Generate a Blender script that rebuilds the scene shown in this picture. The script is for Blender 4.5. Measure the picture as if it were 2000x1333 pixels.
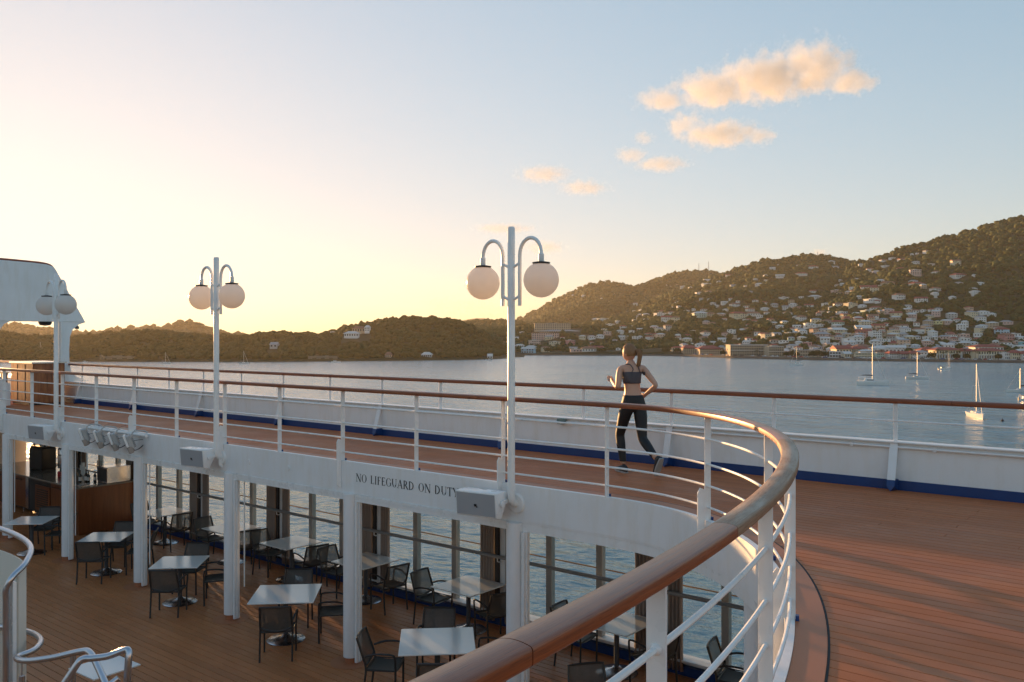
import bpy, bmesh, math, random
import numpy as np
from mathutils import Vector, Matrix, Euler

for o in list(bpy.data.objects):
    bpy.data.objects.remove(o, do_unlink=True)
SC = bpy.context.scene
COL = SC.collection
R = math.radians
random.seed(7)

# ---------------------------------------------------------------- camera, sky, sun, exposure
cam_d = bpy.data.cameras.new('camera')
cam = bpy.data.objects.new('camera', cam_d)
COL.objects.link(cam)
cam.location = (0, 0, 1.86)
cam.rotation_euler = (R(90), 0, R(39.094))
cam_d.sensor_width = 36
cam_d.lens = 30.42
cam_d.shift_y = -0.00425
cam_d.clip_start = 0.05
cam_d.clip_end = 60000
SC.camera = cam

SUN_EL = 3.5
HAZE_D = .00004
CLOUDS = True
SKY_L0, SKY_K, SKY_SAT = 1.15, 1.67, 1.06
SUN_DIR = Vector((-0.948, 0.318, math.tan(R(SUN_EL)))).normalized()

world = bpy.data.worlds.new('World')
SC.world = world
world.use_nodes = True
wn = world.node_tree
wn.nodes.clear()
wo = wn.nodes.new('ShaderNodeOutputWorld')
bg = wn.nodes.new('ShaderNodeBackground')
sky = wn.nodes.new('ShaderNodeTexSky')
sky.sky_type = 'NISHITA'
sky.sun_disc = False
sky.sun_elevation = R(SUN_EL)
sky.sun_rotation = math.atan2(SUN_DIR.x, SUN_DIR.y)
sky.altitude = 0
sky.air_density = 1.0
sky.dust_density = .45
sky.ozone_density = 2.0
bg.inputs['Strength'].default_value = 0.15
# the hazy evening air evens the sky out: roll the bright side off without changing its hue
def _vm(op, x, y):
    n = wn.nodes.new('ShaderNodeVectorMath'); n.operation = op
    for i, v in enumerate((x, y)):
        if isinstance(v, (int, float)): n.inputs[i].default_value = (v, v, v)
        elif isinstance(v, tuple): n.inputs[i].default_value = v
        else: wn.links.new(v, n.inputs[i])
    return n.outputs[0]
den = _vm('ADD', _vm('MULTIPLY', sky.outputs[0], 1 / SKY_L0), 1.0)
rolled = _vm('MULTIPLY', _vm('DIVIDE', _vm('MULTIPLY', sky.outputs[0], SKY_K), den), (.97, .995, 1.06))
hs = wn.nodes.new('ShaderNodeHueSaturation'); hs.inputs['Saturation'].default_value = SKY_SAT
wn.links.new(rolled, hs.inputs['Color'])
wn.links.new(hs.outputs[0], bg.inputs['Color'])
wn.links.new(bg.outputs[0], wo.inputs['Surface'])

sun_d = bpy.data.lights.new('sun', 'SUN')
sun_d.energy = 3.4
sun_d.angle = R(0.6)
sun_d.color = (1.0, 0.55, 0.22)
sun = bpy.data.objects.new('sun', sun_d)
COL.objects.link(sun)
sun.rotation_euler = SUN_DIR.to_track_quat('Z', 'Y').to_euler()

vs = SC.view_settings
vs.view_transform = 'Standard'
vs.look = 'None'
vs.gamma = 1
vs.use_curve_mapping = False
vs.exposure = 1.88
SC.cycles.use_denoising = True
SC.cycles.max_bounces = 8
SC.cycles.transparent_max_bounces = 16
SC.cycles.volume_bounces = 3
SC.cycles.caustics_reflective = False
SC.cycles.caustics_refractive = False
SC.cycles.sample_clamp_indirect = 6

# ---------------------------------------------------------------- helpers
class MB:
    def __init__(s):
        s.v = []; s.f = []
    def add(s, vs, fs):
        n = len(s.v)
        s.v += [tuple(p) for p in vs]
        s.f += [tuple(i + n for i in f) for f in fs]
        return s
    def box(s, c, size, rz=0.0, rot=None):
        hx, hy, hz = size[0] / 2, size[1] / 2, size[2] / 2
        M = rot if rot is not None else Matrix.Rotation(rz, 3, 'Z')
        c = Vector(c)
        vs = [c + M @ Vector((x * hx, y * hy, z * hz)) for z in (-1, 1) for x, y in ((-1, -1), (1, -1), (1, 1), (-1, 1))]
        return s.add(vs, [(3, 2, 1, 0), (4, 5, 6, 7), (0, 1, 5, 4), (1, 2, 6, 5), (2, 3, 7, 6), (3, 0, 4, 7)])
    def bbox(s, x0, x1, y0, y1, z0, z1):
        return s.box(((x0 + x1) / 2, (y0 + y1) / 2, (z0 + z1) / 2), (x1 - x0, y1 - y0, z1 - z0))
    def tube(s, path, r, n=8, closed=False, caps=True, squash=None):
        P = [Vector(p) for p in path]
        m = len(P)
        rr = r if isinstance(r, (list, tuple)) else [r] * m
        prev = None
        vs = []
        for i in range(m):
            if closed:
                t = (P[(i + 1) % m] - P[i - 1]).normalized()
            else:
                a = P[max(i - 1, 0)]; b = P[min(i + 1, m - 1)]
                t = (b - a).normalized()
            if prev is None:
                up = Vector((0, 0, 1)) if abs(t.z) < .9 else Vector((1, 0, 0))
                u = t.cross(up).normalized()
            else:
                u = (prev - t * prev.dot(t)).normalized()
            prev = u
            w = t.cross(u)
            for k in range(n):
                a = 2 * math.pi * k / n
                vs.append(P[i] + (u * math.cos(a) + w * math.sin(a) * (squash or 1)) * rr[i])
        fs = []
        for i in range(m if closed else m - 1):
            j = (i + 1) % m
            for k in range(n):
                l = (k + 1) % n
                fs.append((i * n + k, i * n + l, j * n + l, j * n + k))
        if caps and not closed:
            fs.append(tuple(range(n - 1, -1, -1)))
            fs.append(tuple((m - 1) * n + k for k in range(n)))
        return s.add(vs, fs)
    def lathe(s, prof, n=24, c=(0, 0, 0), M=None):
        c = Vector(c); vs = []; fs = []
        for r, z in prof:
            for k in range(n):
                a = 2 * math.pi * k / n
                p = Vector((r * math.cos(a), r * math.sin(a), z))
                if M is not None: p = M @ p
                vs.append(c + p)
        for i in range(len(prof) - 1):
            for k in range(n):
                l = (k + 1) % n
                fs.append((i * n + k, i * n + l, (i + 1) * n + l, (i + 1) * n + k))
        fs.append(tuple(range(n - 1, -1, -1)))
        fs.append(tuple((len(prof) - 1) * n + k for k in range(n)))
        return s.add(vs, fs)
    def sweep(s, prof, path, caps=True):
        # prof: list of (outward offset, z); path: list of (x, y, nx, ny)
        vs = []; fs = []
        n = len(prof)
        for x, y, nx, ny in path:
            for o, z in prof:
                vs.append((x + nx * o, y + ny * o, z))
        for i in range(len(path) - 1):
            for k in range(n):
                l = (k + 1) % n
                fs.append((i * n + k, (i + 1) * n + k, (i + 1) * n + l, i * n + l))
        if caps:
            fs.append(tuple(range(n)))
            fs.append(tuple((len(path) - 1) * n + k for k in range(n - 1, -1, -1)))
        return s.add(vs, fs)
    def prism(s, poly, z0, z1):
        n = len(poly)
        vs = [(x, y, z0) for x, y in poly] + [(x, y, z1) for x, y in poly]
        fs = [tuple(range(n - 1, -1, -1)), tuple(range(n, 2 * n))]
        fs += [(i, (i + 1) % n, n + (i + 1) % n, n + i) for i in range(n)]
        return s.add(vs, fs)
    def xform(s, M):
        s.v = [tuple(M @ Vector(p)) for p in s.v]
        return s
    def mesh(s, name, mat=None, smooth=False, fix=True, bevel=0):
        me = bpy.data.meshes.new(name)
        me.from_pydata(s.v, [], s.f)
        if fix or bevel:
            bm = bmesh.new(); bm.from_mesh(me)
            bmesh.ops.recalc_face_normals(bm, faces=bm.faces)
            if bevel:
                bmesh.ops.bevel(bm, geom=[e for e in bm.edges if len(e.link_faces) == 2 and e.calc_face_angle(0) > R(40)],
                                offset=bevel, segments=2, affect='EDGES', profile=.5)
            bm.to_mesh(me); bm.free()
        if smooth:
            me.polygons.foreach_set('use_smooth', [True] * len(me.polygons))
            me.set_sharp_from_angle(angle=R(smooth if smooth is not True else 40))
        if mat: me.materials.append(mat)
        return me
    def build(s, name, mat, parent=None, smooth=False, fix=True, bevel=0):
        return obj(name, s.mesh(name, mat, smooth, fix, bevel), parent)

def obj(name, me, parent=None, loc=None, rz=None):
    o = bpy.data.objects.new(name, me)
    COL.objects.link(o)
    if parent is not None: o.parent = parent
    if loc is not None: o.location = loc
    if rz is not None: o.rotation_euler = (0, 0, rz)
    return o
def tag(o, label, cat=None, group=None):
    o['label'] = label
    if cat: o['category'] = cat
    if group: o['group'] = group
    return o
def thing(name, label, cat, loc=(0, 0, 0), rz=0.0, group=None):
    o = obj(name, None, None, loc, rz)
    o.empty_display_size = .2
    return tag(o, label, cat, group)
def struct(o):
    o['kind'] = 'structure'
    return o
def copy_tree(o, parent=None):
    c = o.copy(); COL.objects.link(c); c.parent = parent
    for ch in o.children: copy_tree(ch, c)
    return c

def smoothpath(pts, k=6):
    P = [Vector(p) for p in pts]; out = []
    for i in range(len(P) - 1):
        p0 = P[max(i - 1, 0)]; p1 = P[i]; p2 = P[i + 1]; p3 = P[min(i + 2, len(P) - 1)]
        for j in range(k):
            t = j / k
            out.append(.5 * ((2 * p1) + (-p0 + p2) * t + (2 * p0 - 5 * p1 + 4 * p2 - p3) * t * t + (-p0 + 3 * p1 - 3 * p2 + p3) * t ** 3))
    out.append(P[-1])
    return out

# ---------------------------------------------------------------- materials
MATS = {}
def nodes_of(name):
    m = bpy.data.materials.new(name); m.use_nodes = True
    nt = m.node_tree
    return m, nt, nt.nodes['Principled BSDF']
def L(nt, a, b): nt.links.new(a, b)
def nd(nt, t, **kw):
    n = nt.nodes.new(t)
    for k, v in kw.items(): setattr(n, k, v)
    return n
def coord(nt, space='Object', scale=(1, 1, 1)):
    tc = nd(nt, 'ShaderNodeTexCoord'); mp = nd(nt, 'ShaderNodeMapping')
    mp.inputs['Scale'].default_value = scale
    if space == 'World':
        g = nd(nt, 'ShaderNodeNewGeometry'); L(nt, g.outputs['Position'], mp.inputs['Vector'])
    else:
        L(nt, tc.outputs[space], mp.inputs['Vector'])
    return mp.outputs['Vector']
def mix(nt, fac, a, b):
    m = nd(nt, 'ShaderNodeMix', data_type='RGBA')
    if isinstance(fac, (int, float)): m.inputs[0].default_value = fac
    else: L(nt, fac, m.inputs[0])
    for i, c in ((6, a), (7, b)):
        if isinstance(c, tuple): m.inputs[i].default_value = (*c[:3], 1)
        else: L(nt, c, m.inputs[i])
    return m.outputs[2]
def ramp(nt, fac, stops):
    r = nd(nt, 'ShaderNodeValToRGB')
    L(nt, fac, r.inputs[0])
    el = r.color_ramp.elements
    while len(el) < len(stops): el.new(.5)
    for e, (p, c) in zip(el, stops):
        e.position = p
        e.color = (c, c, c, 1) if isinstance(c, (int, float)) else (*c, 1)
    return r.outputs['Color']
def noise(nt, vec, scale, detail=3, rough=.55):
    n = nd(nt, 'ShaderNodeTexNoise')
    n.inputs['Scale'].default_value = scale; n.inputs['Detail'].default_value = detail; n.inputs['Roughness'].default_value = rough
    L(nt, vec, n.inputs['Vector'])
    return n.outputs['Fac']
def bump(nt, p, h, strength=.2, dist=.01):
    b = nd(nt, 'ShaderNodeBump'); b.inputs['Strength'].default_value = strength; b.inputs['Distance'].default_value = dist
    L(nt, h, b.inputs['Height']); L(nt, b.outputs['Normal'], p.inputs['Normal'])
    return b
def plain(name, col, rough=.5, metal=0, var=.08, vscale=2.0, bumps=0, bscale=40, spec=None, space='Object', stretch=(1, 1, 1)):
    m, nt, p = nodes_of(name)
    v = coord(nt, space, stretch)
    f = noise(nt, v, vscale, 4)
    a = tuple(c * (1 - var) for c in col); b = tuple(min(1, c * (1 + var)) for c in col)
    L(nt, mix(nt, f, a, b), p.inputs['Base Color'])
    p.inputs['Roughness'].default_value = rough
    p.inputs['Metallic'].default_value = metal
    if spec is not None: p.inputs['Specular IOR Level'].default_value = spec
    if bumps: bump(nt, p, noise(nt, v, bscale, 3), bumps, .005)
    MATS[name] = m
    return m

def make_white(name, col, rough=.38):
    # weathered ship paint: faint streaks and blotches, slight orange-peel relief
    m, nt, p = nodes_of(name)
    v = coord(nt, 'World')
    st = coord(nt, 'World', (1.6, 1.6, .35))
    blot = ramp(nt, noise(nt, v, 1.3, 5, .6), [(.3, 0), (.75, 1)])
    strk = ramp(nt, noise(nt, st, 5, 4, .6), [(.45, 0), (.8, 1)])
    c1 = mix(nt, blot, tuple(c * .93 for c in col), col)
    c2 = mix(nt, strk, c1, tuple(c * .9 * k for c, k in zip(col, (1, .97, .92))))
    L(nt, c2, p.inputs['Base Color'])
    L(nt, ramp(nt, noise(nt, v, 6, 3), [(.3, rough - .08), (.7, rough + .12)]), p.inputs['Roughness'])
    bump(nt, p, noise(nt, v, 60, 3), .12, .002)
    MATS[name] = m
    return m

def make_wood_rail(name, lo, hi, wearcol, wear_amt, rough, coat):
    m, nt, p = nodes_of(name)
    a = noise(nt, coord(nt, 'UV', (1.3, 105, 1)), 1.0, 6, .62)
    b = noise(nt, coord(nt, 'UV', (8, 420, 1)), 1.0, 3, .6)
    base = mix(nt, ramp(nt, a, [(.28, 0), (.72, 1)]), lo, hi)
    pores = ramp(nt, b, [(.54, 0), (.70, 1)])
    c = mix(nt, pores, base, tuple(x * .45 for x in lo))
    # worn varnish: ragged silvery patches on the upper face
    geo = nd(nt, 'ShaderNodeNewGeometry'); sep = nd(nt, 'ShaderNodeSeparateXYZ'); L(nt, geo.outputs['Normal'], sep.inputs[0])
    up = ramp(nt, sep.outputs['Z'], [(.45, 0), (.92, 1)])
    wear = ramp(nt, noise(nt, coord(nt, 'UV', (.9, 7, 1)), 1.0, 6, .72), [(.44, 0), (.60, 1)])
    mul = nd(nt, 'ShaderNodeMath', operation='MULTIPLY'); L(nt, up, mul.inputs[0]); L(nt, wear, mul.inputs[1])
    m2 = nd(nt, 'ShaderNodeMath', operation='MULTIPLY'); L(nt, mul.outputs[0], m2.inputs[0]); m2.inputs[1].default_value = wear_amt
    c = mix(nt, m2.outputs[0], c, wearcol)
    L(nt, c, p.inputs['Base Color'])
    L(nt, ramp(nt, a, [(.2, rough - .06), (.8, rough + .14)]), p.inputs['Roughness'])
    p.inputs['Specular IOR Level'].default_value = .5
    p.inputs['Coat Weight'].default_value = coat; p.inputs['Coat Roughness'].default_value = .28
    bump(nt, p, b, .35, .002)
    MATS[name] = m
    return m

def make_deck(name, lo, hi, rough):
    m, nt, p = nodes_of(name)
    oi = nd(nt, 'ShaderNodeObjectInfo')
    v = coord(nt, 'World', (.7, 14, 1)); w = coord(nt, 'World')
    grain = noise(nt, v, 1.6, 5, .65)
    blot = ramp(nt, noise(nt, w, .55, 4, .6), [(.3, 0), (.7, 1)])
    fine = noise(nt, coord(nt, 'World', (3, 120, 1)), 1.0, 3, .6)
    c = mix(nt, grain, lo, hi)
    c = mix(nt, blot, tuple(x * .93 + y * .07 for x, y in zip(lo, hi)), c)
    hsv = nd(nt, 'ShaderNodeHueSaturation')
    mr = nd(nt, 'ShaderNodeMapRange'); L(nt, oi.outputs['Random'], mr.inputs[0]); mr.inputs[3].default_value = .92; mr.inputs[4].default_value = 1.08
    L(nt, mr.outputs[0], hsv.inputs['Value']); L(nt, c, hsv.inputs['Color'])
    dust = ramp(nt, noise(nt, w, 2.2, 6, .75), [(.58, 0), (.8, .5)])
    c2 = mix(nt, dust, hsv.outputs['Color'], tuple(x * 1.25 + .02 for x in hi))
    L(nt, c2, p.inputs['Base Color'])
    L(nt, ramp(nt, noise(nt, w, 1.4, 4), [(.3, rough - .09), (.7, rough + .1)]), p.inputs['Roughness'])
    p.inputs['Specular IOR Level'].default_value = .34
    bump(nt, p, fine, .16, .002)
    MATS[name] = m
    return m

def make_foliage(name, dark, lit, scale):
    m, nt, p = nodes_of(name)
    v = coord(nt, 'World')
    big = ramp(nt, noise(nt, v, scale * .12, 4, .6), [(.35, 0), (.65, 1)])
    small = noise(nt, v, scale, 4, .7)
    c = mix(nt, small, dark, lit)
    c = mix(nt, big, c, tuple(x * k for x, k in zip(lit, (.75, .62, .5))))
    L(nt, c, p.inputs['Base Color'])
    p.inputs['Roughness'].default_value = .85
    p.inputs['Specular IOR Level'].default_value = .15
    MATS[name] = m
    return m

WHITE = make_white('white_paint', (.88, .88, .88))
WHITE2 = make_white('white_gloss_paint', (.88, .88, .87), .3)
WOODRAIL = make_wood_rail('varnished_wood', (.15, .032, .009), (.40, .105, .030), (.36, .19, .12), .22, .36, .30)
WOODWORN = make_wood_rail('weathered_wood', (.23, .115, .060), (.42, .27, .17), (.50, .41, .32), .75, .5, .0)
DECK = make_deck('deck_plank_upper', (.41, .118, .038), (.55, .188, .060), .56)
DECKLOW = make_deck('deck_plank_lower', (.43, .155, .056), (.56, .222, .084), .44)
MARGIN = plain('deck_margin', (.42, .155, .07), .5, var=.12, vscale=1.5, bumps=.08, bscale=60, space='World')
CAULK = plain('caulk', (.018, .018, .02), .8)
BLUE = plain('navy_paint', (.010, .045, .17), .4, var=.18, vscale=6, bumps=.1, space='World')
STEEL = plain('brushed_steel', (.58, .58, .60), .26, 1, var=.06, vscale=8, stretch=(1, 1, .05))
STEELT = plain('satin_steel_tube', (.55, .56, .60), .30, 1, var=.08, vscale=12)
DARK = plain('dark_frame', (.040, .036, .034), .45, var=.1, vscale=10)
DGREY = plain('grey_powder_coat', (.075, .08, .09), .5, var=.08)
BLACK = plain('black_plastic', (.014, .014, .015), .45, bumps=.1)
TABLE = plain('table_laminate', (.80, .79, .76), .13, var=.02)
CREAM = plain('cream_panel', (.62, .51, .40), .55, var=.05, vscale=1.2)
ALU = plain('aluminium_mullion', (.42, .40, .37), .42, .35, var=.06)
GREYR = plain('grey_rail_paint', (.30, .29, .285), .42, var=.06)
LTGREY = plain('light_grey_casting', (.48, .48, .47), .5, var=.08)
GRILLE = plain('speaker_grille', (.36, .37, .39), .6, var=.03, bumps=.5, bscale=220)
INK = plain('letter_ink', (.012, .014, .02), .5)
ROPE = plain('teak_outer_rail', (.40, .20, .07), .5, var=.2, vscale=20)
CURT = plain('curtain_fabric', (.38, .31, .27), .9, var=.12, vscale=5, stretch=(1, 1, .1))
GAPD = plain('dark_gap', (.055, .045, .040), .9, var=.1)
STONE = plain('counter_stone', (.24, .20, .165), .16, var=.2, vscale=30)
GREENBOX = plain('grey_green_box', (.18, .25, .24), .5)

def make_barwood():
    m, nt, p = nodes_of('bar_wood')
    v = coord(nt, 'Object', (9, 9, .8))
    f = noise(nt, v, 2.0, 6, .65)
    L(nt, mix(nt, f, (.10, .026, .008), (.30, .095, .028)), p.inputs['Base Color'])
    p.inputs['Roughness'].default_value = .32
    MATS['bar_wood'] = m
    return m
BARWOOD = make_barwood()
def make_cabwood():
    m, nt, p = nodes_of('cabinet_wood')
    v = coord(nt, 'Object', (4, 4, .7))
    f = noise(nt, v, 2.4, 6, .7)
    L(nt, ramp(nt, f, [(.3, (.10, .03, .012)), (.5, (.30, .10, .035)), (.72, (.46, .18, .06))]), p.inputs['Base Color'])
    p.inputs['Roughness'].default_value = .4
    return m
CABWOOD = make_cabwood()

def make_mesh_fabric():
    m, nt, p = nodes_of('sling_fabric')
    p.inputs['Base Color'].default_value = (.10, .095, .085, 1); p.inputs['Roughness'].default_value = .7
    v = coord(nt, 'Object')
    L(nt, mix(nt, noise(nt, v, 25, 2), (.075, .07, .062), (.12, .112, .10)), p.inputs['Base Color'])
    tr = nd(nt, 'ShaderNodeBsdfTransparent'); mx = nd(nt, 'ShaderNodeMixShader'); mx.inputs[0].default_value = .20
    out = nt.nodes['Material Output']
    L(nt, p.outputs[0], mx.inputs[1]); L(nt, tr.outputs[0], mx.inputs[2]); L(nt, mx.outputs[0], out.inputs['Surface'])
    return m
SLING = make_mesh_fabric()
def make_glass():
    m, nt, p = nodes_of('window_glass')
    out = nt.nodes['Material Output']
    lw = nd(nt, 'ShaderNodeLayerWeight'); lw.inputs[0].default_value = .5
    pw = nd(nt, 'ShaderNodeMath', operation='POWER'); L(nt, lw.outputs['Facing'], pw.inputs[0]); pw.inputs[1].default_value = 5
    fr = nd(nt, 'ShaderNodeMath', operation='MULTIPLY_ADD'); L(nt, pw.outputs[0], fr.inputs[0]); fr.inputs[1].default_value = .9; fr.inputs[2].default_value = .035
    tr = nd(nt, 'ShaderNodeBsdfTransparent'); tr.inputs[0].default_value = (.93, .95, .94, 1)
    gl = nd(nt, 'ShaderNodeBsdfGlossy'); gl.inputs['Roughness'].default_value = .02
    mx = nd(nt, 'ShaderNodeMixShader')
    L(nt, fr.outputs[0], mx.inputs[0]); L(nt, tr.outputs[0], mx.inputs[1]); L(nt, gl.outputs[0], mx.inputs[2]); L(nt, mx.outputs[0], out.inputs['Surface'])
    return m
GLASS = make_glass()
def make_globe():
    m, nt, p = nodes_of('opal_globe')
    out = nt.nodes['Material Output']
    p.inputs['Base Color'].default_value = (.74, .66, .60, 1); p.inputs['Roughness'].default_value = .25
    v = coord(nt, 'Object')
    c = mix(nt, noise(nt, v, 6, 4), (.86, .82, .78), (.93, .90, .86))
    L(nt, c, p.inputs['Base Color'])
    t = nd(nt, 'ShaderNodeBsdfTranslucent'); L(nt, c, t.inputs['Color'])
    mx = nd(nt, 'ShaderNodeMixShader'); mx.inputs[0].default_value = .55
    L(nt, p.outputs[0], mx.inputs[1]); L(nt, t.outputs[0], mx.inputs[2]); L(nt, mx.outputs[0], out.inputs['Surface'])
    return m
GLOBE = make_globe()
def make_water():
    m, nt, p = nodes_of('sea_water')
    v = coord(nt, 'World', (1, 1, 1))
    p.inputs['Base Color'].default_value = (.12, .235, .28, 1)
    p.inputs['IOR'].default_value = 1.45; p.inputs['Specular IOR Level'].default_value = .9
    p.inputs['Roughness'].default_value = .18
    n1 = noise(nt, coord(nt, 'World', (.6, 1, 1)), .42, 5, .62)
    n2 = noise(nt, coord(nt, 'World', (.6, 1, 1)), .085, 4, .6)
    n3 = noise(nt, coord(nt, 'World', (1, 1, 1)), .012, 3, .5)
    a = nd(nt, 'ShaderNodeMath', operation='MULTIPLY'); L(nt, n2, a.inputs[0]); a.inputs[1].default_value = 4.5
    b = nd(nt, 'ShaderNodeMath', operation='ADD'); L(nt, n1, b.inputs[0]); L(nt, a.outputs[0], b.inputs[1])
    bm_ = nd(nt, 'ShaderNodeBump'); bm_.inputs['Distance'].default_value = .6
    L(nt, ramp(nt, n3, [(.35, .65), (.65, 1.0)]), bm_.inputs['Strength'])
    L(nt, b.outputs[0], bm_.inputs['Height']); L(nt, bm_.outputs['Normal'], p.inputs['Normal'])
    return m
WATER = make_water()
# ---------------------------------------------------------------- land: bearing b (metres sideways per metre ahead x 1690) and range Z
SEA = -20.14
FB, SB, CB = 1690.0, 0.77607, 0.63062
def to_world(b, Z):
    xc = (np.asarray(b, float) - 1000.0) / FB * Z
    return xc * SB - Z * CB, xc * CB + Z * SB
_rs = np.random.RandomState(11)
_tab = _rs.rand(256, 256)
def vnoise(x, y):
    xi = np.floor(x).astype(int); yi = np.floor(y).astype(int)
    fx = x - xi; fy = y - yi
    fx = fx * fx * (3 - 2 * fx); fy = fy * fy * (3 - 2 * fy)
    g = lambda a, c: _tab[a % 256, c % 256]
    return (g(xi, yi) * (1 - fx) + g(xi + 1, yi) * fx) * (1 - fy) + (g(xi, yi + 1) * (1 - fx) + g(xi + 1, yi + 1) * fx) * fy
def fbm(x, y, o=4):
    s = 0; a = .5
    for k in range(o):
        s = s + a * vnoise(x * 2 ** k + 17 * k, y * 2 ** k + 31 * k); a *= .5
    return s
# each ridge: crest points (bearing, crest elevation mark), crest range, foot range, back slope length, front slope power
def ridge_h(b, Z, cx, cy, Zr, Zb, back, k):
    y = np.interp(b, cx, cy)
    zr = np.interp(b, *Zr) if isinstance(Zr, tuple) else Zr
    zb = np.interp(b, *Zb) if isinstance(Zb, tuple) else Zb
    H = 22 + (658 - y) * zr / FB
    s = np.clip((Z - zb) / (zr - zb), 0, 1)
    h = H * s ** k
    h = np.where(Z > zr, H * np.clip(1 - (np.maximum(Z - zr, 0) / back) ** 1.3, -1, 1), h)
    h = np.where(s <= 0, -12, h)
    return h, s
SHX = [700, 860, 1000, 1300, 1430, 1560, 1700, 1850, 2000, 2400]
SHY = [694, 694, 694.2, 695.2, 699.5, 703, 705.5, 707.5, 709.5, 713]
def shore(b): return 22 * FB / (np.interp(b, SHX, SHY) - 658)
SHZ = (SHX, [22 * FB / (y - 658) for y in SHY])
SHZ2 = (SHX, [z + 75 for z in SHZ[1]])
TOWN_R = [
    ([700, 905, 948, 1004, 1100, 1200, 1300, 1400, 1500, 1600, 1700, 1800, 1900, 2000, 2400],
     [660, 652, 648, 645, 641, 648, 645, 632, 618, 604, 594, 604, 620, 632, 630], 1450., SHZ2, 500., 1.05),
    ([860, 909, 948, 976, 1004, 1060, 1150], [640, 632, 629, 628, 631, 640, 668], 2100., 1250., 600., 1.0),
    ([1100, 1150, 1225, 1262, 1295, 1350, 1412, 1450, 1490, 1530, 1575, 1620, 1680, 1740, 1850, 2000],
     [655, 634, 613, 594, 581, 559, 537, 524, 511, 509, 500, 503, 516, 545, 590, 640], 2400., 1050., 900., 1.08),
    ([1420, 1500, 1520, 1562, 1600, 1637, 1670, 1690, 1770, 1860, 1920, 2000, 2100, 2400],
     [640, 601, 588, 575, 562, 541, 518, 511, 485, 463, 445, 424, 402, 370], 1900., 950., 900., 1.05),
    ([880, 960, 1000, 1050, 1100, 1150, 1185, 1210, 1237, 1270, 1300, 1340, 1375, 1412, 1480, 1550, 1700],
     [690, 650, 632, 607, 580, 558, 552, 557, 564, 552, 541, 533, 531, 537, 560, 590, 650], 3300., 1800., 1200., 1.1),
]
def town_h(b, Z):
    X, Y = to_world(b, Z)
    best = np.full(np.broadcast(b, Z).shape, 1.6)
    for i, r in enumerate(TOWN_R):
        h, s = ridge_h(b, Z, *r)
        n = fbm(X / 260 + 5 * i, Y / 260) - .47
        n2 = fbm(X / 70 + 9 * i, Y / 70) - .47
        h = h + np.where(s > 0, s * (1 - s) ** .7 * 4 * (46 * n + 12 * n2), 0)
        best = np.maximum(best, h)
    zs = shore(b)
    return np.where(Z < zs, -6.0, best)
ISX = [-400, -250, 0, 150, 500, 800, 900, 980, 1020, 1056]
ISY = [712, 710, 708, 707, 707.5, 705, 703.5, 701.5, 699, 697.5]
ISZ = (ISX, [22 * FB / (y - 658) for y in ISY])
IS_R = [
    ([-400, -250, 0, 51, 84, 138, 178, 255, 306, 357, 421, 475, 520, 562, 612, 650, 760, 900, 1056],
     [650, 640, 651, 659, 661, 661, 659, 650, 651, 656, 661, 659, 655, 653, 657, 657, 668, 690, 700], 930., ISZ, 260., .8),
    ([520, 600, 637, 674, 696, 752, 794, 850, 892, 920, 948, 970, 987, 1030, 1060],
     [690, 668, 656, 642, 639, 628, 623, 625, 630, 639, 656, 670, 684, 696, 699], 1060., ISZ, 320., .85),
]
def isl_h(b, Z):
    X, Y = to_world(b, Z)
    best = np.full(np.broadcast(b, Z).shape, -6.0)
    for i, r in enumerate(IS_R):
        h, s = ridge_h(b, Z, *r)
        n = fbm(X / 120 + 5 * i, Y / 120) - .47
        h = h + np.where(s > 0, s * (1 - s) ** .7 * 4 * 9 * n, 0)
        best = np.maximum(best, h)
    return best
FAR_R = [
    ([-400, -250, 0, 51, 102, 153, 189, 219, 245, 293, 316, 342, 367, 388, 421, 450, 520],
     [640, 630, 635, 639, 648, 656, 652, 645, 645, 639, 642, 633, 630, 636, 650, 660, 672], 2600., 1700., 700., 1.0),
    ([560, 612, 640, 660, 700, 760], [668, 655, 650, 652, 655, 672], 2300., 1700., 500., 1.0),
    ([860, 898, 928, 948, 970, 1010], [640, 627, 622, 622, 628, 645], 5600., 4300., 900., 1.0),
]
def far_h(b, Z, r):
    X, Y = to_world(b, Z)
    h, s = ridge_h(b, Z, *r)
    return h + np.where(s > 0, s * (1 - s) * 4 * 60 * (fbm(X / 300, Y / 300) - .47), 0)

def grid_land(name, hfun, b0, b1, db, zmin, zmax, rows, mat, power=1.5):
    bs = np.arange(b0, b1 + .1, db)
    u = np.linspace(0, 1, rows)
    zs = zmin(bs) if callable(zmin) else np.full(len(bs), float(zmin))
    Z = zs[:, None] - 6 + (zmax - zs[:, None] + 6) * u[None, :] ** power
    B = np.repeat(bs[:, None], rows, 1)
    H = hfun(B, Z)
    H[:, 0] = -3.5
    X, Y = to_world(B, Z)
    V = np.stack([X, Y, np.maximum(H, -3.5) + SEA], -1).reshape(-1, 3)
    i = np.arange(len(bs) - 1)[:, None] * rows + np.arange(rows - 1)[None, :]
    F = np.stack([i, i + rows, i + rows + 1, i + 1], -1).reshape(-1, 4)
    me = bpy.data.meshes.new(name)
    me.from_pydata(V.tolist(), [], F.tolist())
    me.polygons.foreach_set('use_smooth', [True] * len(me.polygons))
    me.materials.append(mat)
    return struct(obj(name, me))

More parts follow.
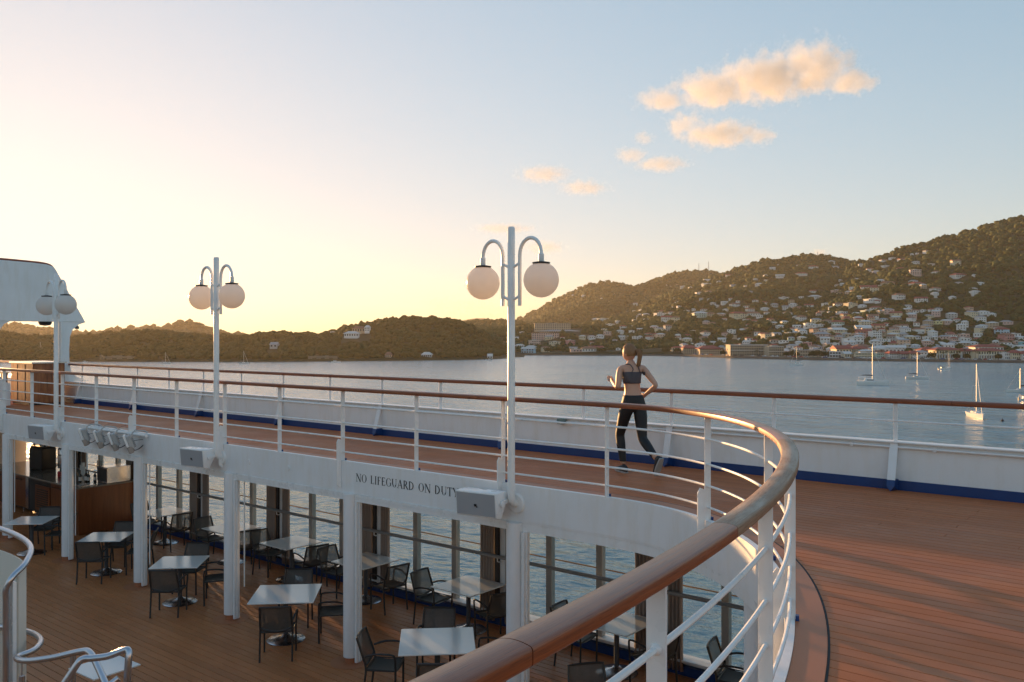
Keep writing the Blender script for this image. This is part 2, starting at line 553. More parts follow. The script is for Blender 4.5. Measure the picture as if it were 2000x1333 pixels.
FOL_T = make_foliage('hill_foliage', (.012, .024, .007), (.062, .086, .020), .12)
FOL_I = make_foliage('island_foliage', (.016, .024, .007), (.098, .084, .018), .16)
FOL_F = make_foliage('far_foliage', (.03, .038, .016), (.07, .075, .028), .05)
GROUND_T = make_foliage('hill_ground', (.020, .026, .011), (.060, .062, .024), .09)
GROUND_I = make_foliage('island_ground', (.022, .025, .011), (.075, .066, .026), .12)
sea_m = MB().add([(-6900, -6900, SEA), (6900, -6900, SEA), (6900, 6900, SEA), (-6900, 6900, SEA)], [(0, 1, 2, 3)])
sea = struct(sea_m.build('sea', WATER))
town = grid_land('hills', town_h, 850, 2320, 5, shore, 3900, 130, GROUND_T, 1.7)
isle = grid_land('island_terrain', isl_h, -390, 1056, 5, lambda b: np.interp(b, *ISZ), 1350, 60, GROUND_I, 1.2)
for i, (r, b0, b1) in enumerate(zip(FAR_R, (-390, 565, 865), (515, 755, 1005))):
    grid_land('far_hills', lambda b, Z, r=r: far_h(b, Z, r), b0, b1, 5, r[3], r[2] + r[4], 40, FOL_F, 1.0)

# crowns of the woods: many small faceted clumps spread over the slopes
def ico(sub):
    bm = bmesh.new(); bmesh.ops.create_icosphere(bm, subdivisions=sub, radius=1)
    V = np.array([v.co[:] for v in bm.verts]); F = np.array([[v.index for v in f.verts] for f in bm.faces]); bm.free()
    return V, F
ICO1, ICO2 = ico(1), ico(2)
def forest(name, hfun, n, b0, b1, zlo, zhi, size, mat, seed, label, cat, icos=ICO2, avoid=None, keep=None):
    rs = np.random.RandomState(seed)
    b = rs.uniform(b0, b1, n * 3)
    lo = zlo(b) if callable(zlo) else zlo
    Z = lo + (zhi - lo) * rs.rand(n * 3) ** 1.25
    h = hfun(b, Z)
    # keep where the slope faces the sea and stands clear of what is in front
    h2 = hfun(b, Z - 12.0)
    ok = (h > 2.2) & ((h - 22) / Z > (h2 - 22) / (Z - 12) - .0022)
    X, Y = to_world(b, Z)
    if keep is not None: ok &= keep(b, Z, X, Y, rs)
    if avoid is not None and len(avoid):
        for ax, ay, ar in avoid:
            ok &= (X - ax) ** 2 + (Y - ay) ** 2 > ar * ar
    idx = np.nonzero(ok)[0][:n]
    V0, F0 = icos
    m = len(idx)
    sc = size * (Z[idx] / 1000.0) ** .75 * (.45 + 1.25 * rs.rand(m) ** 1.8)
    jit = 1 + .34 * (rs.rand(m, len(V0)) - .5) * 2
    ang = rs.uniform(0, 6.28, m)
    ca, sa = np.cos(ang)[:, None], np.sin(ang)[:, None]
    vx = V0[None, :, 0] * jit; vy = V0[None, :, 1] * jit; vz = V0[None, :, 2] * jit
    wx = vx * ca - vy * sa; wy = vx * sa + vy * ca
    zz = rs.uniform(.62, 1.05, m)[:, None]
    P = np.stack([X[idx][:, None] + wx * sc[:, None], Y[idx][:, None] + wy * sc[:, None],
                  (h[idx] + SEA)[:, None] + sc[:, None] * (.35 + vz * zz)], -1).reshape(-1, 3)
    F = (F0[None] + (np.arange(m) * len(V0))[:, None, None]).reshape(-1, 3)
    me = bpy.data.meshes.new(name)
    me.vertices.add(len(P)); me.vertices.foreach_set('co', P.ravel())
    me.loops.add(len(F) * 3); me.loops.foreach_set('vertex_index', F.ravel().astype(np.int32))
    me.polygons.add(len(F)); me.polygons.foreach_set('loop_start', np.arange(0, len(F) * 3, 3, dtype=np.int32))
    me.polygons.foreach_set('loop_total', np.full(len(F), 3, dtype=np.int32))
    me.update(calc_edges=True); me.validate()
    me.materials.append(mat)
    o = obj(name, me); o['kind'] = 'stuff'
    return tag(o, label, cat)

# ---------------------------------------------------------------- the ship
FLOOR = -2.95          # top of the lower deck
EB, EX, EA, EN = 8.45, -5.5, 4.2, 2.2
def edge_curve(ymin=-6.0, x_start=-45.0, step=.12):
    pts = [(x, EB) for x in np.arange(x_start, EX, .5)]
    th = np.linspace(math.pi / 2, -math.pi / 2, 900)
    for t in th:
        c, s_ = math.cos(t), math.sin(t)
        x = EX + EA * abs(c) ** (2 / EN); y = EB * abs(s_) ** (2 / EN) * (1 if s_ >= 0 else -1)
        if y < ymin: break
        if math.hypot(x - pts[-1][0], y - pts[-1][1]) > step: pts.append((x, y))
    out = []
    for i, (x, y) in enumerate(pts):
        a = pts[max(i - 1, 0)]; b = pts[min(i + 1, len(pts) - 1)]
        tx, ty = b[0] - a[0], b[1] - a[1]; l = math.hypot(tx, ty)
        out.append((x, y, -ty / l, tx / l))     # outward normal, towards the deck
    return out
EDGE = edge_curve()
SARC = [0.0]
for a, b in zip(EDGE, EDGE[1:]): SARC.append(SARC[-1] + math.hypot(b[0] - a[0], b[1] - a[1]))
def at_s(s):
    i = int(np.searchsorted(SARC, s)) - 1
    i = max(0, min(i, len(EDGE) - 2))
    t = (s - SARC[i]) / (SARC[i + 1] - SARC[i])
    a, b = EDGE[i], EDGE[i + 1]
    return tuple(a[k] + (b[k] - a[k]) * t for k in range(4))
def sub_path(s0, s1):
    mid = [EDGE[i] for i in range(len(EDGE)) if s0 + 1e-4 < SARC[i] < s1 - 1e-4]
    return [at_s(s0)] + mid + [at_s(s1)]
def s_of_x(x): return x + 45.0

OUT = 11.15
# deck slab below the planks
def deck_slab():
    m = MB(); n = len(EDGE); vs = []
    # outer ring follows the ship's side and the stern
    for i, (x, y, nx, ny) in enumerate(EDGE):
        if x < EX: ox, oy = x, OUT - .02
        else:
            t = (SARC[i] - s_of_x(EX)) / (SARC[-1] - s_of_x(EX))
            per = t * (20 + 22.3)
            if per < 18: ox, oy = EX + per, OUT - .02
            else: ox, oy = EX + 18, OUT - .02 - (per - 18)
        vs.append((x, y, ox, oy))
    for zt in (-.012, -.36):
        b = len(m.v)
        for x, y, ox, oy in vs: m.v += [(x, y, zt), (ox, oy, zt)]
        for i in range(n - 1): m.f.append((b + 2 * i, b + 2 * i + 1, b + 2 * i + 3, b + 2 * i + 2))
    return m
deck = struct(deck_slab().build('upper_deck', CAULK))

def plank_mesh(name, mat, w, t):
    b = .003
    pts = [(-w / 2, -t), (-w / 2, -b), (-w / 2 + b, 0), (w / 2 - b, 0), (w / 2, -b), (w / 2, -t)]
    vs = [(0, y, z) for y, z in pts] + [(1, y, z) for y, z in pts]
    fs = [(i, i + 1, i + 7, i + 6) for i in range(5)] + [tuple(range(6)), tuple(range(11, 5, -1))]
    return MB().add(vs, fs).mesh(name, mat)
PITCH = .1215
PL_UP = plank_mesh('plank', DECK, PITCH - .0055, .011)
PL_LO = plank_mesh('plank', DECKLOW, .130 - .0105, .011)
def plank(parent, me, x0, x1, y, z):
    o = obj('plank', me, parent, (x0, y, z)); o.scale = (x1 - x0, 1, 1)
    return o
def margin_x(y):   # x of the outer line of the margin board at this y (aft of the opening)
    best = None
    for x, yy, nx, ny in EDGE:
        if x > EX + .01:
            px, py = x + nx * .235, yy + ny * .235
            if best is None or abs(py - y) < best[0]: best = (abs(py - y), px)
    return best[1]
MX = {}
y = OUT - .11; row = 0; cnt = 0
while y > -5.6:
    if y > EB + .235 - PITCH * .5:      # along the walkway and on across the after deck
        cuts = sorted([-45, -27.6 + (row % 3) * 1.9, -16.2 + (row % 2) * 2.6, -8.9 + (row % 2) * 1.3, -3.2 + (row % 4) * .62, 1.6 + (row % 2) * .8, 11])
        for a, b in zip(cuts, cuts[1:]): plank(deck, PL_UP, a + .002, b - .002, y, 0); cnt += 1
    elif y > EB - .4:                   # rows that run into the bend
        x0 = margin_x(y) - .12
        for a, b in ((x0 + .008, x0 + 3.7 + (row % 2) * .9), (x0 + 3.7 + (row % 2) * .9, 11)): plank(deck, PL_UP, a + .002, b - .002, y, 0); cnt += 1
    else:
        x0 = margin_x(y) - .12
        c = x0 + 2.4 + (row % 3) * 1.1
        for a, b in ((x0 + .008, c), (c, 11)): plank(deck, PL_UP, a + .002, b - .002, y, 0); cnt += 1
    y -= PITCH; row += 1
# margin board round the opening
mb = MB().sweep([(.032, -.012), (.032, .005), (.222, .005), (.222, -.012)], sub_path(s_of_x(-44.9), SARC[-1]))
o = mb.build('margin_board', MARGIN, deck)
MB().sweep([(.224, -.012), (.224, .0035), (.238, .0035), (.238, -.012)], sub_path(s_of_x(-44.9), SARC[-1])).build('margin_seam', CAULK, deck)

# fascia of the opening, with its turned-in lower lip
fas = thing('fascia', 'white curved steel fascia band round the edge of the upper deck opening', 'fascia')
MB().sweep([(-.03, -.43), (-.03, .012), (.03, .012), (.03, -.43)], sub_path(s_of_x(-44.8), SARC[-1])).build('fascia_plate', WHITE, fas, smooth=30)
MB().sweep([(-.024, -.455), (-.024, -.432), (.30, -.432), (.30, -.455)], sub_path(s_of_x(-44.8), SARC[-1])).build('soffit', WHITE, fas)
for sx in (-26.0, -7.66, -5.0):
    x, yy, nx, ny = at_s(s_of_x(sx)); MB().box((x - nx * .031, yy - ny * .031, -.21), (.006, .004, .42), math.atan2(-nx, ny)).build('weld_seam', WHITE, fas)
for hx in (-12.49, -11.42):
    rg = MB().lathe([(.030, 0), (.044, 0), (.044, .012), (.030, .012)], 16, (hx, EB - .031, -.225), Matrix.Rotation(R(90), 3, 'X')).build('drain_ring', WHITE, fas, smooth=True)
    MB().lathe([(.001, 0), (.031, 0), (.031, .006), (.001, .006)], 16, (hx, EB - .031, -.225), Matrix.Rotation(R(90), 3, 'X')).build('drain_hole', BLACK, rg)

# ---- lettering on the fascia (serif capitals built from strokes)
def letter_strokes(c):
    T, t = .15, .055      # thick and thin stroke widths, cap height 1
    def arc(cx, cy, rx, ry, a0, a1, wa, wb, n=14):
        return ('arc', cx, cy, rx, ry, a0, a1, wa, wb, n)
    S = {'N': (.84, [((.12, 0), (.12, 1), t), ((.12, 1), (.74, 0), T), ((.74, 0), (.74, 1), t)], [(.12, 0), (.08, 1), (.74, 1)]),
         'O': (.92, [arc(.46, .5, .40, .5, 0, 360, T, t, 26)], []),
         'L': (.62, [((.17, 0), (.17, 1), T), ((.17, .03), (.58, .03), t), ((.58, 0), (.60, .2), t)], [(.17, 0), (.17, 1)]),
         'I': (.36, [((.18, 0), (.18, 1), T)], [(.18, 0), (.18, 1)]),
         'F': (.60, [((.17, 0), (.17, 1), T), ((.17, .97), (.55, .97), t), ((.55, .82), (.55, 1), t), ((.17, .52), (.46, .52), t)], [(.17, 0)]),
         'E': (.63, [((.17, 0), (.17, 1), T), ((.17, .97), (.55, .97), t), ((.55, .82), (.55, 1), t), ((.17, .52), (.46, .52), t), ((.17, .03), (.57, .03), t), ((.57, 0), (.59, .2), t)], []),
         'G': (.90, [arc(.48, .5, .41, .5, 45, 318, T, t, 22), ((.78, .12), (.78, .45), T * .9), ((.77, .86), (.77, .7), t)], [(.76, .45)]),
         'U': (.80, [((.14, .32), (.14, 1), T), ((.68, .30), (.68, 1), t), arc(.41, .32, .27, .32, 180, 360, T, t, 12)], [(.14, 1), (.68, 1)]),
         'A': (.84, [((.10, 0), (.43, 1), t), ((.43, 1), (.74, 0), T), ((.22, .36), (.62, .36), t)], [(.10, 0), (.74, 0)]),
         'R': (.76, [((.17, 0), (.17, 1), T), ((.17, .97), (.40, .97), t), ((.17, .50), (.40, .50), t), arc(.38, .735, .23, .235, -90, 90, T, T, 10), ((.36, .5), (.72, 0), T)], [(.17, 0), (.74, 0)]),
         'D': (.88, [((.17, 0), (.17, 1), T), ((.17, .97), (.36, .97), t), ((.17, .03), (.36, .03), t), arc(.34, .5, .44, .47, -90, 90, T, T, 16)], []),
         'T': (.74, [((.37, 0), (.37, 1), T), ((.05, .97), (.69, .97), t), ((.05, .8), (.05, .99), t), ((.69, .8), (.69, .99), t)], [(.37, 0)]),
         'Y': (.78, [((.38, 0), (.38, .45), T), ((.06, 1), (.38, .44), T), ((.72, 1), (.38, .44), t)], [(.38, 0), (.08, 1), (.70, 1)])}
    return S[c]
def letter_mesh(c, h):
    m = MB()
    def seg(a, b, w):
        ax, ay = a; bx, by = b; dx, dy = bx - ax, by - ay; l = math.hypot(dx, dy); nx, ny = -dy / l * w / 2, dx / l * w / 2
        q = [(ax + nx, ay + ny), (bx + nx, by + ny), (bx - nx, by - ny), (ax - nx, ay - ny)]
        m.add([(p[0] * h, 0, p[1] * h) for p in q], [(0, 1, 2, 3)])
    w, st, ser = letter_strokes(c)
    for s_ in st:
        if s_[0] == 'arc':
            _, cx, cy, rx, ry, a0, a1, wa, wb, n = s_
            prev = None
            for i in range(n + 1):
                a = R(a0 + (a1 - a0) * i / n)
                wd = wb + (wa - wb) * abs(math.cos(a)) ** 1.5
                o_ = ((cx + rx * math.cos(a)) * h, 0, (cy + ry * math.sin(a)) * h)
                in_ = ((cx + (rx - wd) * math.cos(a)) * h, 0, (cy + (ry - wd * .55) * math.sin(a)) * h)
                if prev: m.add([prev[0], o_, in_, prev[1]], [(0, 1, 2, 3)])
                prev = (o_, in_)
        else: seg(*s_)
    for sx, sy in ser: seg((sx - .13, sy + (.018 if sy < .5 else -.018)), (sx + .13, sy + (.018 if sy < .5 else -.018)), .038)
    return m, w
TXT = 'NO LIFEGUARD ON DUTY'; LH = .118
tw = sum(.52 * LH if c == ' ' else (letter_strokes(c)[0] + .07) * LH for c in TXT)
tx0, tx1 = -9.79, -7.74
kx = (tx1 - tx0) / tw; cx_ = 0
LM = {}
for i, c in enumerate(TXT):
    if c == ' ': cx_ += .52 * LH; continue
    if c not in LM:
        m, w_ = letter_mesh(c, LH); LM[c] = (m.mesh('letter', INK, fix=False), w_)
    o = obj('letter', LM[c][0], fas, (tx0 + cx_ * kx, EB - .0325, -.265)); o.scale = (kx, 1, 1)
    cx_ += (LM[c][1] + .07) * LH

# ---- inner railing
def rail_profile(w, h, ztop, n=4):
    r = h * .23; cr = .006; pts = []
    def arc(cx, cz, a0):
        for k in range(n):
            a = R(a0 + 90 * k / (n - 1)); pts.append((cx + r * math.cos(a), cz + r * math.sin(a)))
    arc(w / 2 - r, ztop - r, 0)
    for t in (.97, .66, .33, 0, -.33, -.66, -.97):
        x = (w / 2 - r) * t; pts.append((x, ztop + cr * (1 - t * t)))
    arc(-w / 2 + r, ztop - r, 90)
    pts.append((-w / 2, ztop - h / 2))
    arc(-w / 2 + r, ztop - h + r, 180)
    pts += [(-w / 4, ztop - h), (w / 4, ztop - h)]
    arc(w / 2 - r, ztop - h + r, 270)
    pts.append((w / 2, ztop - h / 2))
    return pts
def uv_sweep(o, path, nprof):
    me = o.data
    uv = me.uv_layers.new(name='UVMap')
    d = [0.0]
    for a, b in zip(path, path[1:]): d.append(d[-1] + math.hypot(b[0] - a[0], b[1] - a[1]))
    off = random.random() * 20
    for poly in me.polygons:
        ks = [me.loops[l].vertex_index % nprof for l in poly.loop_indices]
        wrap = max(ks) - min(ks) > nprof / 2
        for l in poly.loop_indices:
            vi = me.loops[l].vertex_index; k = vi % nprof
            if wrap and k < nprof / 2: k += nprof
            uv.data[l].uv = (off + d[vi // nprof], k / nprof * .30)
def wood_run(parent, pathf, cuts, prof, gap=.004, worn=()):
    for i, (a, b) in enumerate(zip(cuts, cuts[1:])):
        path = pathf(a + gap / 2, b - gap / 2)
        m = MB().sweep(prof, path)
        o = m.build('handrail', WOODWORN if i in worn else WOODRAIL, parent, smooth=50, fix=True)
        uv_sweep(o, path, len(prof))
S0, S1 = s_of_x(-27.2), SARC[-1] - .2
rail = thing('inner_railing', 'white railing with varnished wooden handrail curving round the deck opening', 'railing')
RP = rail_profile(.112, .054, 1.10)
# joints of the wooden rail; two of them show on the near run
s_near = None
for i, e in enumerate(EDGE):
    if e[1] < 1.70 and s_near is None: s_near = SARC[i]
cuts = [s_near]
for stp in (1.6, 1.55, 1.55, 1.55, 1.9):
    cuts.insert(0, cuts[0] - stp)
while cuts[0] - 2.45 > S0: cuts.insert(0, cuts[0] - 2.45)
cuts.insert(0, S0)
while cuts[-1] + 2.3 < S1: cuts.append(cuts[-1] + 2.3)
ni = cuts.index(s_near)
wood_run(rail, sub_path, cuts, RP, worn=(ni - 2, ni - 3))
POST_S = []
s = s_of_x(-22.59) - 3 * 1.558
while s < S1:
    POST_S.append(s); s += 1.558
post_me = MB().box((0, 0, .53), (.013, .070, 1.036)).mesh('post', WHITE2, bevel=.002)
pbase_me = MB().box((0, .046, .022), (.04, .022, .034)).mesh('post_foot', BLUE)
knee_me = MB().add([(-.008, -.115, -.34), (-.008, -.055, -.39), (-.008, -.036, -.38), (-.008, -.036, .32), (-.008, -.085, .34), (-.008, -.115, .29),
                    (.008, -.115, -.34), (.008, -.055, -.39), (.008, -.036, -.38), (.008, -.036, .32), (.008, -.085, .34), (.008, -.115, .29)],
                   [(0, 1, 2, 3, 4, 5), (11, 10, 9, 8, 7, 6)] + [(i, (i + 1) % 6, 6 + (i + 1) % 6, 6 + i) for i in range(6)]).mesh('stanchion_plate', WHITE2)
for k, s in enumerate(POST_S):
    x, y, nx, ny = at_s(s)
    a = math.atan2(-nx, ny)
    po = obj('post', post_me, rail, (x, y, 0), a)
    obj('post_foot', pbase_me, po)
    if k % 2 == 1: obj('stanchion_plate', knee_me, po)
for z in (.14, .355, .57, .825):
    MB().tube([(p[0], p[1], z) for p in sub_path(S0 + .1, S1)], .0125, 8).build('rail_bar', WHITE2, rail, smooth=True)
# weld collars where the near bars meet their posts
wm = None
for s in POST_S[-6:]:
    x, y, nx, ny = at_s(s)
    for z in (.14, .355, .57, .825):
        M = Matrix.Rotation(math.atan2(-nx, ny), 3, 'Z') @ Matrix.Rotation(R(90), 3, 'Y')
        MB().lathe([(.0128, -.022), (.020, -.012), (.0215, -.0066), (.0215, .0066), (.020, .012), (.0128, .022)], 10, (x, y, z), M).build('weld_collar', WHITE2, rail, smooth=60)

# ---- bulwark and outer railing
bul = thing('bulwark', 'white steel bulwark with navy foot strip along the outer side of the deck', 'bulwark')
MB().bbox(-46, 12, OUT, OUT + .014, .10, .565).build('bulwark_plate', WHITE, bul)
MB().bbox(-46, 12, OUT - .012, OUT + .014, -.012, .112).build('foot_strip', BLUE, bul)
MB().bbox(-46, 12, OUT - .05, OUT + .13, .565, .583).build('cap_rail', WHITE, bul, bevel=.004)
MB().tube([(-46, OUT - .028, .515), (12, OUT - .028, .515)], .016, 8).build('cable_conduit', WHITE, bul, smooth=True)
cl = MB().box((0, 0, 0), (.035, .04, .05)).mesh('conduit_clamp', WHITE)
for k in range(30): obj('conduit_clamp', cl, bul, (-24 + k * .96 + .3, OUT - .022, .515))
OPX = [-29.06] + [-24.54 + 1.536 * k for k in range(-2, 24)]
br_w = MB().add([(-.047, -.035, .564), (.047, -.035, .564), (.047, -.16, .13), (-.047, -.16, .13), (-.047, -.02, .564), (.047, -.02, .564), (.047, -.148, .13), (-.047, -.148, .13)],
                [(0, 1, 2, 3), (7, 6, 5, 4), (0, 4, 5, 1), (1, 5, 6, 2), (2, 6, 7, 3), (3, 7, 4, 0)]).add(
    [(-.005, -.02, .56), (-.005, -.15, .13), (-.005, .0, .13), (-.005, .0, .56), (.005, -.02, .56), (.005, -.15, .13), (.005, .0, .13), (.005, .0, .56)],
    [(0, 1, 2, 3), (7, 6, 5, 4), (0, 4, 5, 1), (1, 5, 6, 2), (2, 6, 7, 3), (3, 7, 4, 0)]).mesh('brace', WHITE)
br_b = MB().add([(-.048, -.161, .128), (.048, -.161, .128), (.048, -.012, .128), (-.048, -.012, .128), (-.046, -.185, .06), (.046, -.185, .06), (.048, -.012, .0), (-.048, -.012, .0), (0, -.20, .0)],
                [(0, 1, 2, 3), (0, 4, 5, 1), (4, 8, 5), (1, 5, 8, 6, 2), (0, 3, 7, 8, 4), (2, 6, 7, 3), (6, 8, 7)]).mesh('brace_foot', BLUE)
for k, px in enumerate(OPX[1:]):
    if k % 2 == 0:
        o = obj('brace', br_w, bul, (px, OUT, 0)); obj('brace_foot', br_b, o)
orl = thing('outer_railing', 'wooden topped white railing standing on the outer bulwark', 'railing')
def opath(a, b): return [(x, OUT + .03, 0, 1) for x in np.linspace(a, b, 12)]
wood_run(orl, opath, [-46, -38.2, -30.4, -25.9, -21.2, -16.5, -11.8, -7.1, -2.4, 2.3, 7, 11.9], rail_profile(.075, .058, 1.10))
op_me = MB().box((0, 0, .81), (.045, .013, .462)).mesh('post', WHITE2, bevel=.002)
for px in OPX: obj('post', op_me, orl, (px, OUT + .03, 0))
MB().tube([(-6.45, OUT + .03, .83), (12, OUT + .03, .83)], .012, 8).build('rail_bar', WHITE2, orl, smooth=True)
MB().tube([(-10.75, OUT + .03, .58), (-10.75, OUT + .03, 1.05)], .013, 8).build('thin_post', WHITE2, orl, smooth=True)
tag(MB().box((-7.99, OUT - .08, .53), (.13, .08, .09)).build('junction_box', GREENBOX, None, bevel=.006), 'small grey green junction box fixed under the bulwark cap', 'junction box')

# ---- hull shell below, window wall of the lower deck
hull = struct(MB().bbox(-46, 12, OUT + .002, OUT + .21, -20.6, FLOOR + .19).bbox(-46, 12, OUT + .002, OUT + .21, -.44, .099)
              .bbox(12, 12.2, -11.3, 11.3, -20.6, -.37).bbox(-46, 12, -11.36, -11.15, -20.6, .58).build('ship_hull', WHITE))  # the unseen transom wall is added to keep the lower deck dark
lower = struct(MB().bbox(-46, 12, -11.1, OUT - .001, FLOOR - .2, FLOOR - .012).build('lower_deck', CAULK))
y = 11.03; row = 0
while y > 2.6:
    cuts = [-27.9, -22.8 + (row % 2) * 1.6 + (row % 3) * .7, -15.9 + (row % 3) * 1.5, -9.2 + (row % 2) * 2.1 + (row % 3) * .4, -.5]
    for a, b in zip(cuts, cuts[1:]): plank(lower, PL_LO, a + .002, b - .002, y, FLOOR)
    y -= .130; row += 1
rest = MB()
while y > -6:
    rest.bbox(-27.9, -.5, y - .061, y + .061, FLOOR - .011, FLOOR); y -= .130
ro = rest.build('planking', DECKLOW, lower); ro['kind'] = 'stuff'

win = thing('window_wall', 'row of tall windows with brown mullions looking out on the sea', 'window wall')
MB().bbox(-28, 2, OUT - .085, OUT - .002, FLOOR + .0, FLOOR + .13).build('foot_strip', BLUE, win)
MB().bbox(-28, 2, OUT - .12, OUT + .06, FLOOR + .192, FLOOR + .225).build('sill', WHITE, win)
MB().bbox(-28, 2, OUT - .06, OUT + .05, -.56, -.445).build('window_head', WHITE, win)
GX = [-18.35 + 3.03 * k for k in range(-3, 7)]
mul_me = MB().bbox(-.055, .055, -.05, .05, FLOOR + .226, -.561).mesh('mullion', ALU, bevel=.004)
mpost = MB().bbox(-.10, .10, -.09, .06, FLOOR + .226, -.561).mesh('pillar', WHITE, bevel=.006)
edges = []
for g in GX:
    obj('pillar', mpost, win, (g, OUT + .02, 0))
    edges.append((g, .10))
    for d in (.98, 1.94):
        obj('mullion', mul_me, win, (g + d, OUT + .02, 0)); edges.append((g + d, .055))
edges.sort()
for (a, wa), (b, wb) in zip(edges, edges[1:]):
    MB().bbox(a + wa + .001, b - wb - .001, OUT + .018, OUT + .026, FLOOR + .227, -.562).build('pane', GLASS, win)
MB().tube([(-27.5, OUT - .16, -1.79), (1.8, OUT - .16, -1.79)], .031, 10).build('handrail', GREYR, win, smooth=True)
hb = MB().tube([(0, .15, -.10), (0, .03, -.10), (0, -.01, -.08), (0, -.012, -.03)], .011, 6).mesh('rail_bracket', WHITE2, smooth=True)
for g in GX: obj('rail_bracket', hb, win, (g + .02, OUT - .15, -1.79))
orope = MB().tube([(-27.5, OUT + .46, -1.80), (2, OUT + .46, -1.86)], .011, 6).build('outer_guard_rail', ROPE, None, smooth=True)
tag(orope, 'thin yellow guard rope running outside the lower windows', 'guard rope')

# ---- columns, door headers and jambs round the lower deck opening
CX = [-22.35, -19.2, -16.1, -13.03, -9.92, -6.80]
col_me = MB().lathe([(.112, FLOOR + .09), (.112, -.457)], 24).mesh('shaft', WHITE, smooth=True)
foot_me = MB().lathe([(.092, FLOOR + .004), (.092, FLOOR + .095)], 24).mesh('foot', MARGIN, smooth=True)
inlay_me = MB().lathe([(.001, FLOOR + .001), (.30, FLOOR + .001), (.30, FLOOR + .004), (.001, FLOOR + .004)], 30).mesh('deck_inlay', MARGIN)
jamb_me = MB().bbox(.128, .172, -.04, .05, FLOOR + .03, -.561).mesh('jamb', WHITE2, bevel=.004)
jamb2_me = MB().bbox(.175, .195, .0, .045, FLOOR + .05, -.561).mesh('track', WHITE2)
ords = ['leftmost', 'second from left', 'third from left', 'fourth from left', 'fifth from left', 'behind the nearest lamp post, sixth from left']
def column(x, y, rz, label):
    t = thing('column', label, 'column', (x, y, 0), rz, 'columns carrying the upper deck')
    obj('shaft', col_me, t); obj('foot', foot_me, t); obj('deck_inlay', inlay_me, t)
    return t
for x, w_ in zip(CX, ords):
    t = column(x, EB - .02, 0, 'white round deck column, %s of the straight row' % w_)
    obj('jamb', jamb_me, t); obj('track', jamb2_me, t)
xs, ys, nxs, nys = at_s(s_of_x(-6.8) + 3.72)
tcol = column(xs + nxs * .17, ys + nys * .17, math.atan2(-nxs, nys), 'broad white column under the curved fascia behind the near railing posts')
tcol.scale = (1.5, 1.5, 1)
hd = thing('sliding_door_header', 'white door header running between the columns under the fascia', 'door header')
for a, b in zip(CX, CX[1:]):
    MB().bbox(a + .116, b - .116, EB - .045, EB + .05, -.50, -.457).bbox(a + .116, b - .116, EB - .04, EB + .05, -.561, -.503).build('header', WHITE2, hd)
MB().sweep([(-.02, -.561), (-.02, -.457), (.06, -.457), (.06, -.561)], sub_path(s_of_x(-6.8) + .116, s_of_x(-6.8) + 5.6)).build('header', WHITE2, hd)
for jx, zb in ((-12.72, -2.36), (-15.84, -2.5), (-18.95, -2.4), (-22.1, -2.3)):
    o = MB().tube([(jx, EB + .04, zb), (jx, EB + .04, -.57)], .012, 6).build('pull_rod', WHITE2, hd, smooth=True)

# forward end wall of the lower deck, and an unseen deckhouse added to block the sun
fw = thing('end_wall', 'cream painted end wall with notices and navy foot behind the bar', 'wall')
MB().bbox(-28.1, -27.95, -11.1, OUT - .09, FLOOR + .26, -.46).build('wall_panel', CREAM, fw)
MB().bbox(-28.1, -27.94, -11.1, OUT - .09, FLOOR - .01, FLOOR + .258).build('wall_foot', BLUE, fw)
for (yy, zz, w_, h_) in ((10.55, -.95, .2, .3), (10.5, -1.35, .2, .26), (10.48, -1.62, .18, .12)):
    MB().box((-27.945, yy, zz), (.008, w_, h_)).build('notice', WHITE2, fw)
dh = thing('deckhouse', 'unseen white deckhouse forward, added to keep sun off the lower deck', 'deckhouse')
MB().bbox(-46, -31, -8.4, 7.4, -.36, 6.8).build('house_wall', WHITE, dh)
for k in range(4): MB().bbox(-31.0, -30.97, -6.4 + k * 3.2, -4.2 + k * 3.2, 1.0, 2.0).build('house_window', BLACK, dh)

# ---- arch over the walkway
arch = thing('deck_arch', 'white steel arch with flared legs spanning the walkway at far left', 'arch')
AX = -25.3
def plate(poly, x0, x1):   # poly in (y, z)
    n = len(poly); vs = [(x0, a, b) for a, b in poly] + [(x1, a, b) for a, b in poly]
    return MB().add(vs, [tuple(range(n)), tuple(range(2 * n - 1, n - 1, -1))] + [(i, n + i, n + (i + 1) % n, (i + 1) % n) for i in range(n)])
top = [(11.62, 2.28), (10.80, 3.74), (10.72, 3.83), (10.55, 3.875), (10.2, 3.90), (9.0, 3.93), (6.9, 3.93), (6.9, 2.28)]
plate(top, AX - .30, AX).build('arch_panel', WHITE, arch, bevel=.01)
rim = smoothpath([(AX - .15, 10.80, 3.76), (AX - .15, 10.72, 3.85), (AX - .15, 10.55, 3.90), (AX - .15, 10.2, 3.925), (AX - .15, 9.0, 3.955), (AX - .15, 6.9, 3.955)], 5)
MB().tube(rim, .04, 8, squash=1).build('wood_trim', WOODRAIL, arch, smooth=True)
def leg(yc, s_):
    L_ = [(2.279, .62), (2.2, .40), (2.05, .24), (1.85, .17), (1.5, .15), (1.1, .16), (.9, .20), (.72, .34), (.60, .62), (.584, .66)]
    poly = [(yc + (.12 if s_ > 0 else 0) - .12 * 0 + (.10 if s_ < 0 else -.10) * 0 - .13, z) for z, w_ in L_]
    R_ = [(yc + .0 + (w_ if s_ > 0 else .13), z) for z, w_ in L_]
    Lp = [(yc - (.13 if s_ > 0 else w_), z) for z, w_ in L_]
    return R_ + Lp[::-1]
plate(leg(11.02, 1), AX - .28, AX - .02).build('leg', WHITE, arch)
lp = [(8.55, 2.279), (9.62, 2.279), (9.46, 2.2), (9.36, 2.05), (9.3, 1.8), (9.28, 1.3), (9.3, 1.0), (9.36, .8), (9.5, .64), (9.62, .585), (9.62, .0), (8.55, .0)]
plate(lp, AX - .28, AX - .02).build('leg', WHITE, arch)
